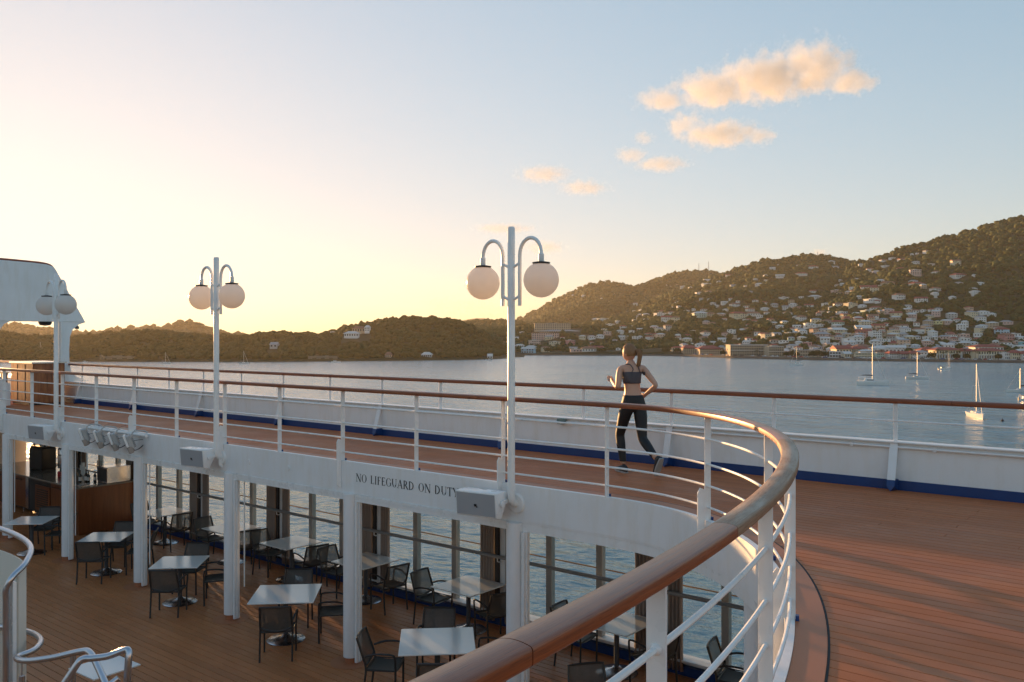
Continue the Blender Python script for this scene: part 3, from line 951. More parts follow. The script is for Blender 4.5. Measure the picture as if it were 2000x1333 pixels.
MB().tube([(AX + .03, 10.93, .62), (AX + .03, 10.93, 2.27)], .03, 8).build('pipe', WHITE, arch, smooth=True)
MB().lathe([(.001, -.10), (.13, -.08), (.17, -.02), (.17, .02)], 16, (AX - .1, 10.55, 2.26)).build('horn', BLACK, arch, smooth=True)
MB().box((AX - .1, 11.36, 2.2), (.1, .14, .14)).box((AX - .1, 11.42, 2.12), (.07, .1, .08)).build('camera_bracket', DGREY, arch)

# wooden cabinet on the walkway and a slatted grille beside it
cab = thing('deck_cabinet', 'reddish brown wooden cabinet standing on the walkway under the arch', 'cabinet', (-24.75, 10.38, 0))
MB().bbox(-1.42, .0, -.42, .42, .05, 1.13).build('body', CABWOOD, cab, bevel=.006)
MB().bbox(-1.46, .04, -.46, .46, 1.13, 1.17).build('top', STEEL, cab, bevel=.004)
MB().bbox(-1.0, -.95, -.425, -.421, .08, 1.1).bbox(-.5, -.45, -.425, -.421, .08, 1.1).build('door_gap', CAULK, cab)
MB().bbox(-1.38, -.04, -.38, .38, .0, .05).build('plinth', DARK, cab)
for k in range(3):
    MB().bbox(.001, .014, -.40 + k * .27, -.14 + k * .27, .08, 1.11).build('door_panel', CABWOOD, cab)
sl = thing('folding_rack', 'dark metal rack leaning beside the wooden cabinet', 'rack', (-26.7, 9.92, 0))
for k in range(6): MB().bbox(-.02 + k * .06, .02 + k * .06, -.03, .03, .08, .82).build('bar', DGREY if k % 2 else STEEL, sl)
MB().bbox(-.06, .38, -.035, .035, .82, .86).bbox(-.06, .38, -.035, .035, .0, .08).build('frame', BLACK, sl)

# ---------------------------------------------------------------- lamps, loudspeakers, floodlights on the fascia
def make_lamp():
    t = thing('deck_lamp', '', 'lamp')
    # origin: pole axis at deck height; the pole hooks back into the fascia at its foot
    hook = [(0, 0, 3.22), (0, 0, 3.2), (0, 0, -.10)]
    for k in range(1, 9):
        a = R(90 * k / 8); hook.append((0, .10 - .10 * math.cos(a), -.10 - .12 * math.sin(a)))
    hook.append((0, .115, -.22))
    MB().tube(hook, [.034, .046] + [.047] * (len(hook) - 2), 16).build('pole', WHITE2, t, smooth=50)
    MB().lathe([(.05, 0), (.125, .0), (.128, .012), (.11, .03), (.055, .034)], 24, (0, .115, -.22), Matrix.Rotation(R(90), 3, 'X')).build('flange', WHITE2, t, smooth=35)
    for s_ in (-1, 1):
        arm = [(s_ * .135, 0, 2.24), (s_ * .135, 0, 2.86)]
        for k in range(1, 11):
            a = math.pi * k / 10 * .97
            arm.append((s_ * (.135 + .165 * (1 - math.cos(a))), 0, 2.86 + .205 * math.sin(a)))
        x_e = s_ * .465
        arm.append((x_e, 0, 2.845))
        ar = MB().tube(arm, .0235, 10).build('arm', WHITE2, t, smooth=True)
        MB().tube([(0, 0, 2.70), (s_ * .13, 0, 2.765)], .017, 8).tube([(0, 0, 2.30), (s_ * .13, 0, 2.36)], .017, 8).build('strut', WHITE2, ar, smooth=True)
        MB().lathe([(.030, 2.765), (.034, 2.775), (.034, 2.855), (.026, 2.865)], 12, (x_e, 0, 0)).build('socket', WHITE2, ar, smooth=35)
        MB().lathe([(.10, 2.738), (.108, 2.742), (.108, 2.756), (.05, 2.766), (.03, 2.768)], 20, (x_e, 0, 0)).build('cap', BLACK, ar, smooth=30)
        prof = [(.214 * math.sin(a), 2.545 - .214 * math.cos(a)) for a in np.linspace(.02, math.pi - .48, 22)]
        MB().lathe(prof, 36, (x_e, 0, 0)).build('globe', GLOBE, ar, smooth=60)
    return t
lamp = make_lamp()
for i, (x, lab) in enumerate(((-6.76, 'nearest tall white twin globe deck lamp, right of the lettering'), (-13.27, 'middle white twin globe deck lamp between the fascia drain holes and floodlights'), (-19.45, 'farthest white twin globe deck lamp in front of the white arch'))):
    o = lamp if i == 0 else copy_tree(lamp)
    o.location = (x, EB - .145, 0); o['label'] = lab; o['group'] = 'twin globe lamps along the fascia'

def make_speaker():
    t = thing('loudspeaker', '', 'loudspeaker')
    W_, H_, D_ = .54, .27, .26
    # local: front grille towards -y, leaning down
    pf = [(-D_ / 2, -.13), (-D_ / 2 + .015, .135), (D_ / 2 - .02, .10), (D_ / 2, .04), (D_ / 2 - .05, -.03), (-D_ / 2 + .09, -.16)]
    n = len(pf)
    vs = [(-W_ / 2, a, b) for a, b in pf] + [(W_ / 2, a, b) for a, b in pf]
    b = MB().add(vs, [tuple(range(n)), tuple(range(2 * n - 1, n - 1, -1))] + [(i, n + i, n + (i + 1) % n, (i + 1) % n) for i in range(n)])
    b.build('cabinet', WHITE2, t, bevel=.012, smooth=30)
    g = MB().add([(-W_ / 2 + .018, -D_ / 2 - .004, -.115), (W_ / 2 - .018, -D_ / 2 - .004, -.115), (W_ / 2 - .018, -D_ / 2 + .0105, .12), (-W_ / 2 + .018, -D_ / 2 + .0105, .12)], [(0, 1, 2, 3)]).build('grille', GRILLE, t)
    MB().box((0, -D_ / 2 - .004, -.005), (.030, .004, .026)).box((.018, -D_ / 2 - .0042, -.022), (.014, .004, .01)).build('badge', BLACK, g)
    MB().box((W_ / 2 + .008, .05, .0), (.012, .2, .05)).box((W_ / 2 - .02, .17, .0), (.07, .05, .05)).build('bracket', WHITE2, t, bevel=.006)
    MB().lathe([(.035, 0), (.035, .014), (.02, .018)], 14, (W_ / 2 + .012, -.03, 0), Matrix.Rotation(R(90), 3, 'Y')).build('knob', WHITE2, t, smooth=35)
    return t
spk = make_speaker()
for i, (x, lab) in enumerate(((-7.10, 'white loudspeaker with grey grille covering the end of the lettering'), (-13.56, 'white loudspeaker with grey grille below the middle lamp'), (-19.75, 'white loudspeaker with grey grille below the farthest lamp'))):
    o = spk if i == 0 else copy_tree(spk)
    o.location = (x, EB - .31, -.19); o.scale = (1.12, 1.12, 1.18); o.rotation_euler = (R(9), 0, R(8)); o['label'] = lab; o['group'] = 'loudspeakers hung on the fascia'
o = copy_tree(spk); o.location = (-23.3, EB - .28, -.18); o.rotation_euler = (R(9), 0, R(8)); o['label'] = 'white loudspeaker cut off by the left edge of the photo'; o['group'] = 'loudspeakers hung on the fascia'

bar = tag(MB().tube([(-18.1, EB - .10, -.02), (-15.7, EB - .10, -.02)], .03, 10).build('floodlight_bar', WHITE2, None, smooth=True), 'white mounting tube on the fascia carrying four floodlights', 'mounting bar')
TANC = plain('tan_cover', (.36, .31, .27), .5)
def make_flood():
    t = thing('floodlight', '', 'floodlight')
    # local: lens faces -x, the whole head leans forward
    M3 = Matrix.Rotation(R(-20), 3, 'Y')
    def tb(x0, x1, y0, y1, z0, z1): return MB().bbox(x0, x1, y0, y1, z0, z1).xform(M3.to_4x4())
    tb(-.075, -.03, -.14, .14, -.07, .17).build('bezel', WHITE2, t, bevel=.012)
    tb(-.078, -.0755, -.12, .12, -.10, .15).build('lens', STONE, t)
    body = tb(-.029, .055, -.115, .115, -.13, .14).build('housing', LTGREY, t, bevel=.015)
    for k in range(8): tb(.0, .075, -.122, .122, -.115 + k * .031, -.104 + k * .031).build('cooling_fin', LTGREY, body)
    tb(-.075, .02, -.135, .135, -.20, -.072).build('lower_cover', TANC, t, bevel=.02)
    yk = smoothpath([(.02, -.15, .10), (.05, -.15, .19), (.11, -.12, .225), (.22, -.03, .215), (.30, .06, .17), (.33, .10, .05)], 4)
    MB().tube(yk, .015, 6).build('yoke', LTGREY, t, smooth=True)
    MB().tube(smoothpath([(.03, 0, -.16), (.12, .02, -.15), (.2, .05, -.10), (.31, .10, .02)], 4), .008, 5).build('cable', BLACK, t)
    MB().tube(smoothpath([(.03, .0, .15), (.10, .05, .24), (.22, .12, .27)], 4), .003, 4).build('safety_wire', BLACK, t)
    MB().tube([(.02, .0, .02), (.30, .08, .05)], .004, 4).build('tie_wire', BLACK, t)
    return t
fl = make_flood()
for i, x in enumerate((-17.85, -17.22, -16.62, -16.02)):
    o = fl if i == 0 else copy_tree(fl)
    o.location = (x, EB - .26, -.15); o.rotation_euler = (0, 0, R(60))
    o['label'] = 'grey floodlight, %s of four on the fascia' % ('leftmost', 'second from left', 'third from left', 'rightmost')[i]; o['group'] = 'floodlights on the fascia'

# ---------------------------------------------------------------- lower deck furniture
def make_chair():
    t = thing('deck_chair', '', 'chair')
    w = .235
    r = .0155
    for s_ in (-1, 1):
        MB().tube([(s_ * w, .20, 0), (s_ * w, .205, .42)], r, 6).build('front_leg', DARK, t, smooth=True)
        MB().tube([(s_ * w, -.24, 0), (s_ * w, -.19, .42), (s_ * w * .98, -.20, .50)], r, 6).build('rear_leg', DARK, t, smooth=True)
        arm = smoothpath([(s_ * w, .205, .42), (s_ * (w + .02), .20, .60), (s_ * (w + .025), .15, .645), (s_ * (w + .02), -.05, .645), (s_ * w, -.205, .60)], 4)
        MB().tube(arm, .0145, 6).build('armrest', DARK, t, smooth=True)
    # seat: a slightly dished sling
    m = MB(); nx, ny = 6, 6
    for j in range(ny + 1):
        for i in range(nx + 1):
            u = i / nx * 2 - 1; v = j / ny
            m.v.append((u * w * .98, -.19 + .41 * v, .435 - .022 * (1 - u * u) - .02 * math.sin(v * math.pi) - (.02 if v > .9 else 0)))
    for j in range(ny):
        for i in range(nx):
            a = j * (nx + 1) + i; m.f.append((a, a + 1, a + nx + 2, a + nx + 1))
    m.build('seat', SLING2, t, smooth=60, fix=False)
    MB().tube([(-w, .21, .425), (-w, -.19, .43), (w, -.19, .43), (w, .21, .425)], .0155, 6, closed=True).build('seat_frame', DARK, t, smooth=True)
    # back: trapezoid with a bowed lower rim, reclined
    def bp(u, v):   # u -1..1, v 0 bottom ..1 top
        ww = w * (1.0 - .06 * v) if v > .2 else w * (.99)
        z = .50 + .335 * v - (.055 * (1 - u * u) * (1 - v))
        yb = -.20 - .115 * v - .020 * (1 - u * u)
        return (u * ww, yb, z)
    m = MB()
    for j in range(ny + 1):
        for i in range(nx + 1): m.v.append(bp(i / nx * 2 - 1, j / ny))
    for j in range(ny):
        for i in range(nx):
            a = j * (nx + 1) + i; m.f.append((a, a + 1, a + nx + 2, a + nx + 1))
    m.build('backrest', SLING, t, smooth=60, fix=False)
    loop = [bp(-1 + 2 * i / 8, 0) for i in range(9)] + [bp(1, j / 4) for j in range(1, 4)] + [bp(1 - 2 * i / 8, 1) for i in range(9)] + [bp(-1, 1 - j / 4) for j in range(1, 4)]
    MB().tube(loop, .0175, 6, closed=True).build('back_frame', DARK, t, smooth=True)
    return t
SLING2 = plain('seat_sling', (.075, .068, .058), .6, var=.12, vscale=30)
chair = make_chair()
def make_table(size):
    t = thing('cafe_table', '', 'table')
    h = size / 2
    MB().bbox(-h, h, -h, h, .715, .735).build('table_top', TABLE, t, bevel=.006)
    MB().bbox(-h + .2, h - .2, -h + .2, h - .2, .695, .7145).build('top_plate', DARK, t)
    MB().lathe([(.038, .05), (.038, .695)], 14).build('column', DGREY, t, smooth=True)
    MB().lathe([(.295, .0), (.30, .008), (.28, .022), (.17, .045), (.07, .075), (.045, .10)], 32).build('base', STEEL, t, smooth=50)
    return t
t85 = make_table(.84); t100 = make_table(1.0); t85w = make_table(.88)
used = {}
def place(proto, loc, rz, label, group):
    o = proto if proto.name not in used else copy_tree(proto)
    used[proto.name] = 1
    o.location = loc; o.rotation_euler = (0, 0, rz); o['label'] = label; o['group'] = group
    return o
TG, CG = 'white tables on the lower deck', 'dark mesh chairs on the lower deck'
# tables standing in the line of the columns, turned cornerwise, with the chairs that show
rows = [(-20.42, 8.2, t85, 'square white table at far left beside the first column', 'far left table', 'fr'),
        (-17.55, 8.48, t85, 'square white table between second and third columns, in front of the bar', 'table in front of the bar', 'nfr'),
        (-14.55, 8.37, t85, 'square white table between third and fourth columns', 'table left of the fourth column', 'nfr'),
        (-11.45, 8.4, t100, 'larger white table between the fourth and fifth columns', 'larger table between fourth and fifth columns', 'nfr'),
        (-8.1, 8.38, t100, 'larger white table nearest the wooden handrail, below the lettering', 'larger table beside the handrail', 'nflr'),
        (-5.25, 8.05, t85, 'square white table hidden under the near wooden handrail', 'table hidden under the handrail', 'f')]
yaw = R(44)
nv = Vector((.69, -.72, 0)); rv = Vector((.72, .69, 0))
side = {'n': ('near side chair', nv), 'f': ('far side chair', -nv), 'r': ('right side chair', rv), 'l': ('left side chair', -rv)}
for x, y, tp, lab, short, who in rows:
    place(tp, (x, y, FLOOR), yaw, lab, TG)
    for c in who:
        nm, d = side[c]
        dist = (.72 if tp is t100 else .62) + random.uniform(-.03, .05)
        p = Vector((x, y, FLOOR)) + d * dist + Vector((random.uniform(-.03, .03), random.uniform(-.03, .03), 0))
        face = math.atan2(d.x, -d.y) + random.uniform(-.24, .24)     # chair front (+y) looks at the table
        place(chair, p, face, 'dark mesh armchair, %s of the %s' % (nm, short), CG)
wall_t = [(-19.0, 'far left window table behind the bar column'), (-16.3, 'window table seen left of the fourth column'), (-14.22, 'window table between fourth and fifth columns'),
          (-12.02, 'window table seen right of the fifth column'), (-9.5, 'window table seen left of the sixth column'), (-6.65, 'window table below the near wooden handrail'), (-4.15, 'window table behind the near railing post')]
for i, (x, lab) in enumerate(wall_t):
    place(t85w, (x, 10.56, FLOOR), R(random.uniform(-2, 2)), 'square white ' + lab, TG)
    for s_, nm in ((-1, 'left'), (1, 'right')):
        if i == 6 and s_ == 1: continue
        rz = (-R(90) if s_ < 0 else R(90)) + random.uniform(-.12, .12) + (R(-14) if s_ > 0 else R(10))
        place(chair, (x + s_ * (.66 + random.uniform(-.04, .06)), 10.50 + random.uniform(-.06, .04), FLOOR), rz, 'dark mesh armchair on the %s of the %s' % (nm, lab), CG)
st = place(make_table(.60), (-10.66, 5.13, FLOOR), R(3), 'small white square table standing alone behind the steel stair rails', TG)

# curtains by the window pillars
def curtain(x, w, mat, label, rz=0, folds=5, amp=.035):
    m = MB(); n = folds * 8; hz = 10
    for j in range(hz + 1):
        for i in range(n + 1):
            u = i / n; v = j / hz
            pinch = 1 - .10 * math.sin(v * math.pi)
            m.v.append(((u - .5) * w * pinch, amp * math.sin(u * folds * 2 * math.pi + .5 * math.sin(3 * v)) * (.7 + .5 * v), FLOOR + .06 + (2.36 - .06) * (1 - v)))
    for j in range(hz):
        for i in range(n):
            a = j * (n + 1) + i; m.f.append((a, a + 1, a + n + 2, a + n + 1))
    o = m.build('curtain', mat, None, smooth=70, fix=False)
    o.location = (x, OUT - .09, 0)
    sol = o.modifiers.new('thick', 'SOLIDIFY'); sol.thickness = .006
    return tag(o, label, 'curtain', 'curtains gathered beside the window pillars')
where = ['beside the bar', 'between the bar and the third column', 'left of the fourth column', 'between fourth and fifth columns', 'right of the fifth column', 'left of the sixth column', 'under the near handrail', 'beyond the near railing posts']
for k, g in enumerate(GX[1:8]):
    curtain(g - .27, .34, CURT, 'brown gathered curtain left of window pillar %s' % where[k])
    curtain(g + .24, .26, CURT, 'pale gathered curtain right of window pillar %s' % where[k], folds=4, amp=.03)
    db = MB().bbox(g - .085, g - .0, OUT - .11, OUT - .072, FLOOR + .14, -.57).build('gap_strip', GAPD, None)  # dark strip put in for the dark gap between pillar and curtain
    tag(db, 'dark strip put in for the curtain gap %s' % where[k], 'dark strip', 'dark strips put in for the curtain gaps')
tag(MB().lathe([(.05, 0), (.05, .05), (.03, .07)], 14, (-9.13, OUT - .07, -1.15), Matrix.Rotation(R(90), 3, 'X')).build('alarm_button', BLUE, None, smooth=True), 'round blue call point on the window pillar near the sixth column', 'call point')

# ---------------------------------------------------------------- bar counter
barc = thing('bar_counter', 'L shaped wooden bar counter with stone top behind the left columns', 'bar counter')
bz = FLOOR
MB().bbox(-21.62, -21.28, 9.62, 11.02, bz + .02, bz + 1.13).build('end_panel', BARWOOD, barc)
MB().bbox(-21.279, -21.262, 9.60, 10.98, bz + .08, bz + 1.13).build('front_panel', BARWOOD, barc)
MB().bbox(-26.9, -21.63, 9.95, 10.99, bz + .12, bz + 1.129).build('carcass', DARK, barc)
MB().bbox(-27.0, -21.22, 9.55, 11.03, bz + 1.131, bz + 1.17).build('counter_top', STONE, barc, bevel=.006)
for k, (a, b) in enumerate(((-26.9, -26.0), (-25.95, -25.1), (-23.55, -22.75), (-22.7, -21.9))):
    d = MB().bbox(a, b, 9.925, 9.948, bz + .16, bz + 1.10).build('door', BARWOOD, barc)
    MB().tube([(a + .08, 9.90, bz + .9), (b - .2, 9.90, bz + .9)], .012, 6).build('handle', DARK, d)
MB().bbox(-25.08, -24.9, 9.91, 9.948, bz + .16, bz + 1.12).build('steel_strip', STEEL, barc)
gr = MB().bbox(-24.5, -23.62, 9.92, 9.948, bz + .2, bz + .86).build('vent_panel', BARWOOD, barc)
for k in range(9): MB().bbox(-24.40, -23.72, 9.905, 9.919, bz + .28 + k * .058, bz + .305 + k * .058).build('slat', DARK, gr)
for k in range(6): MB().lathe([(.02, bz), (.02, bz + .12)], 8, (-26.4 + k * .85, 10.05, 0)).build('leg', STEEL, barc)
ct = bz + 1.171
# on the counter
t = thing('drink_carrier', 'black insulated drink carrier standing on the bar counter', 'drink carrier', (-24.9, 10.28, ct), R(8))
MB().bbox(-.30, .30, -.21, .21, .03, .62).build('body', BLACK, t, bevel=.03)
MB().bbox(-.27, .27, -.19, .19, .62, .66).build('lid', BLACK, t, bevel=.01)
for s_ in (-1, 1): MB().tube(smoothpath([(s_ * .24, -.08, .65), (s_ * .26, -.08, .73), (s_ * .26, .08, .73), (s_ * .24, .08, .65)], 4), .018, 6).build('handle', BLACK, t, smooth=True)
for sx in (-1, 1): MB().bbox(sx * .24 - .05, sx * .24 + .05, -.2, .2, 0, .031).build('foot', BLACK, t)
t = thing('drinks_urn', 'tall stainless steel drinks urn on the bar beside the black carrier', 'urn', (-24.0, 10.5, ct))
MB().lathe([(.19, .12), (.195, .13), (.195, .62), (.185, .635)], 24).build('tank', STEEL, t, smooth=35)
MB().lathe([(.001, .636), (.185, .636), (.17, .66), (.001, .67)], 24).build('lid', STEEL, t, smooth=35)
MB().lathe([(.15, 0), (.15, .12)], 20).build('stand', DARK, t, smooth=True)
MB().tube([(.02, -.19, .2), (.02, -.26, .2), (.02, -.27, .15)], .014, 6).build('tap', BLACK, t)
MB().box((.07, -.193, .48), (.14, .012, .03)).build('label_plate', BLACK, t)
def bottle(x, y, h, mat, lab, cat, grp):
    t = thing(cat.replace(' ', '_'), lab, cat, (x, y, ct), 0, grp)
    if cat == 'bottle':
        MB().lathe([(.036, 0), (.038, .01), (.038, h * .58), (.014, h * .74), (.014, h), (.001, h)], 12).build('glass', mat, t, smooth=45)
        MB().lathe([(.0385, h * .16), (.0385, h * .46)], 12).build('paper_label', TABLE if mat is not BLACK else CREAM, t, smooth=True)
    else:
        MB().lathe([(.028, 0), (.033, .008), (.033, h - .01), (.026, h)], 12).build('shell', mat, t, smooth=45)
        MB().lathe([(.001, h + .0005), (.025, h + .0005), (.025, h + .002), (.001, h + .002)], 10).build('lid', STEEL, t)
REDC = plain('red_can', (.55, .015, .02), .3, .2); YELC = plain('yellow_can', (.7, .42, .02), .35); GRNC = plain('green_can', (.10, .28, .10), .35); BGL = plain('brown_glass', (.03, .015, .008), .15); WINE = plain('dark_wine_glass', (.012, .016, .01), .1)
for i, (dx, m_, l_) in enumerate(((0, REDC, 'left red drinks can on the bar'), (.13, REDC, 'right red drinks can on the bar'), (.27, YELC, 'yellow drinks can on the bar'), (.37, GRNC, 'green drinks can on the bar'))):
    bottle(-23.30 + dx, 10.02 + dx * .2, .14 if i < 2 else .12, m_, l_, 'drinks can', 'drinks cans on the bar')
for i, (dx, dy, h, m_, l_) in enumerate(((0, 0, .31, WINE, 'leftmost dark bottle with cream label on the bar'), (.10, .03, .33, BGL, 'tall brown bottle with white label on the bar'), (.2, -.02, .28, WINE, 'third dark bottle from left on the bar'), (.28, .05, .27, BGL, 'rightmost small bottle before the beer dispenser'))):
    bottle(-21.95 + dx * .5, 9.95 + dx * .9 + dy, h, m_, l_, 'bottle', 'bottles on the bar')
t = thing('cup_stack', 'stack of pale plastic cups on the bar beside the urn', 'cups', (-23.2, 10.55, ct))
for k, (dx, h) in enumerate(((0, .26), (.09, .33), (.17, .22))): MB().lathe([(.032, 0), (.042, h)], 12, (dx, 0, 0)).build('cups', TABLE, t, smooth=True)
t = thing('beer_dispenser', 'square stainless steel dispenser with three taps on the bar end', 'dispenser', (-21.45, 10.45, ct), R(2))
MB().bbox(-.26, .20, -.18, .45, 0, .40).build('case', STEEL, t, bevel=.012)
MB().bbox(-.262, .202, -.185, -.181, .05, .36).build('front_plate', DARK, t)
for k in range(3): tp = MB().tube([(-.2 + k * .0, -.20 - k * .0, .38), (-.2, -.26, .40)], .01, 6).build('tap', STEEL, t) if k == 0 else None
for k in range(3): MB().tube([(-.22 + k * .09, -.2, .36), (-.22 + k * .09, -.2, .55)], .012, 6).build('tap_lever', BLACK, t)
tag(MB().bbox(-21.75, -21.35, 9.7, 10.05, ct + .001, ct + .012).build('drip_tray', STEEL, None), 'flat steel drip tray on the near end of the bar', 'tray')

# ---------------------------------------------------------------- stair enclosure at the lower left corner
stp = thing('stair_screen', 'curved cream screen panel with steel handrail at the lower left corner', 'stair screen')
pts = smoothpath([(-10.6, 3.15, 0), (-9.8, 3.36, 0), (-9.1, 3.42, 0), (-8.55, 3.36, 0), (-8.24, 3.20, 0), (-8.14, 3.14, 0)], 8)
m = MB()
for p in pts: m.v += [(p.x, p.y, FLOOR + .02), (p.x, p.y, -.24)]
for i in range(len(pts) - 1): m.f.append((2 * i, 2 * i + 2, 2 * i + 3, 2 * i + 1))
o = m.build('panel', CREAM, stp, smooth=60, fix=False); so = o.modifiers.new('thick', 'SOLIDIFY'); so.thickness = .02
hp = smoothpath([(-10.6, 3.2, -.02), (-9.8, 3.42, -.04), (-9.1, 3.48, -.06), (-8.55, 3.42, -.09), (-8.2, 3.24, -.15), (-8.10, 3.10, -.22), (-8.11, 3.05, -.31), (-8.12, 3.05, -.40)], 8)
MB().tube(hp + [Vector((-8.12, 3.05, FLOOR))], .026, 12).build('handrail', STEELT, stp, smooth=60)
MB().bbox(-8.16, -8.08, 3.09, 3.12, FLOOR, -.27).build('edge_strip', WHITE2, stp)
hr = thing('stair_handrail', 'bent stainless steel tube handrail of the stair at the lower left', 'handrail')
g1 = smoothpath([(-9.4, 3.35, -.98), (-8.75, 3.46, -.93), (-8.28, 3.40, -.89), (-8.02, 3.24, -.88), (-7.92, 3.06, -.87), (-7.70, 3.05, -.845), (-7.45, 3.15, -.79), (-7.22, 3.27, -.72), (-7.12, 3.30, -.71), (-6.95, 3.28, -.76), (-6.6, 3.22, -.90), (-6.3, 3.17, -1.05)], 6)
MB().tube(g1, .026, 12).build('tube', STEELT, hr, smooth=60)
g2 = smoothpath([(-7.1, 2.52, -1.75), (-6.85, 2.82, -1.02), (-6.72, 3.0, -.66), (-6.69, 3.05, -.595), (-6.64, 3.10, -.59), (-6.55, 3.18, -.575), (-6.47, 3.27, -.535), (-6.43, 3.28, -.55), (-6.42, 3.27, -.62), (-6.42, 3.26, -.9), (-6.42, 3.25, -2.2)], 6)
MB().tube(g2, .026, 12).build('tube', STEELT, hr, smooth=60)
MB().tube([(-6.43, 3.2, -.72), (-6.62, 2.78, -1.02), (-6.9, 2.1, -1.6)], .024, 12).build('tube', STEELT, hr, smooth=60)
MB().tube([(-7.98, 3.12, FLOOR), (-7.97, 3.12, -1.06)], .024, 12).tube([(-7.97, 3.12, -1.06), (-7.97, 3.12, -.88)], .006, 8).build('newel', STEELT, hr, smooth=60)
for p in ((-7.3, 3.25), (-6.42, 3.25)): MB().tube([(p[0], p[1], FLOOR), (p[0], p[1], -.75 if p[0] < -7 else -2.1)], .022, 10).build('post', STEELT, hr, smooth=60)
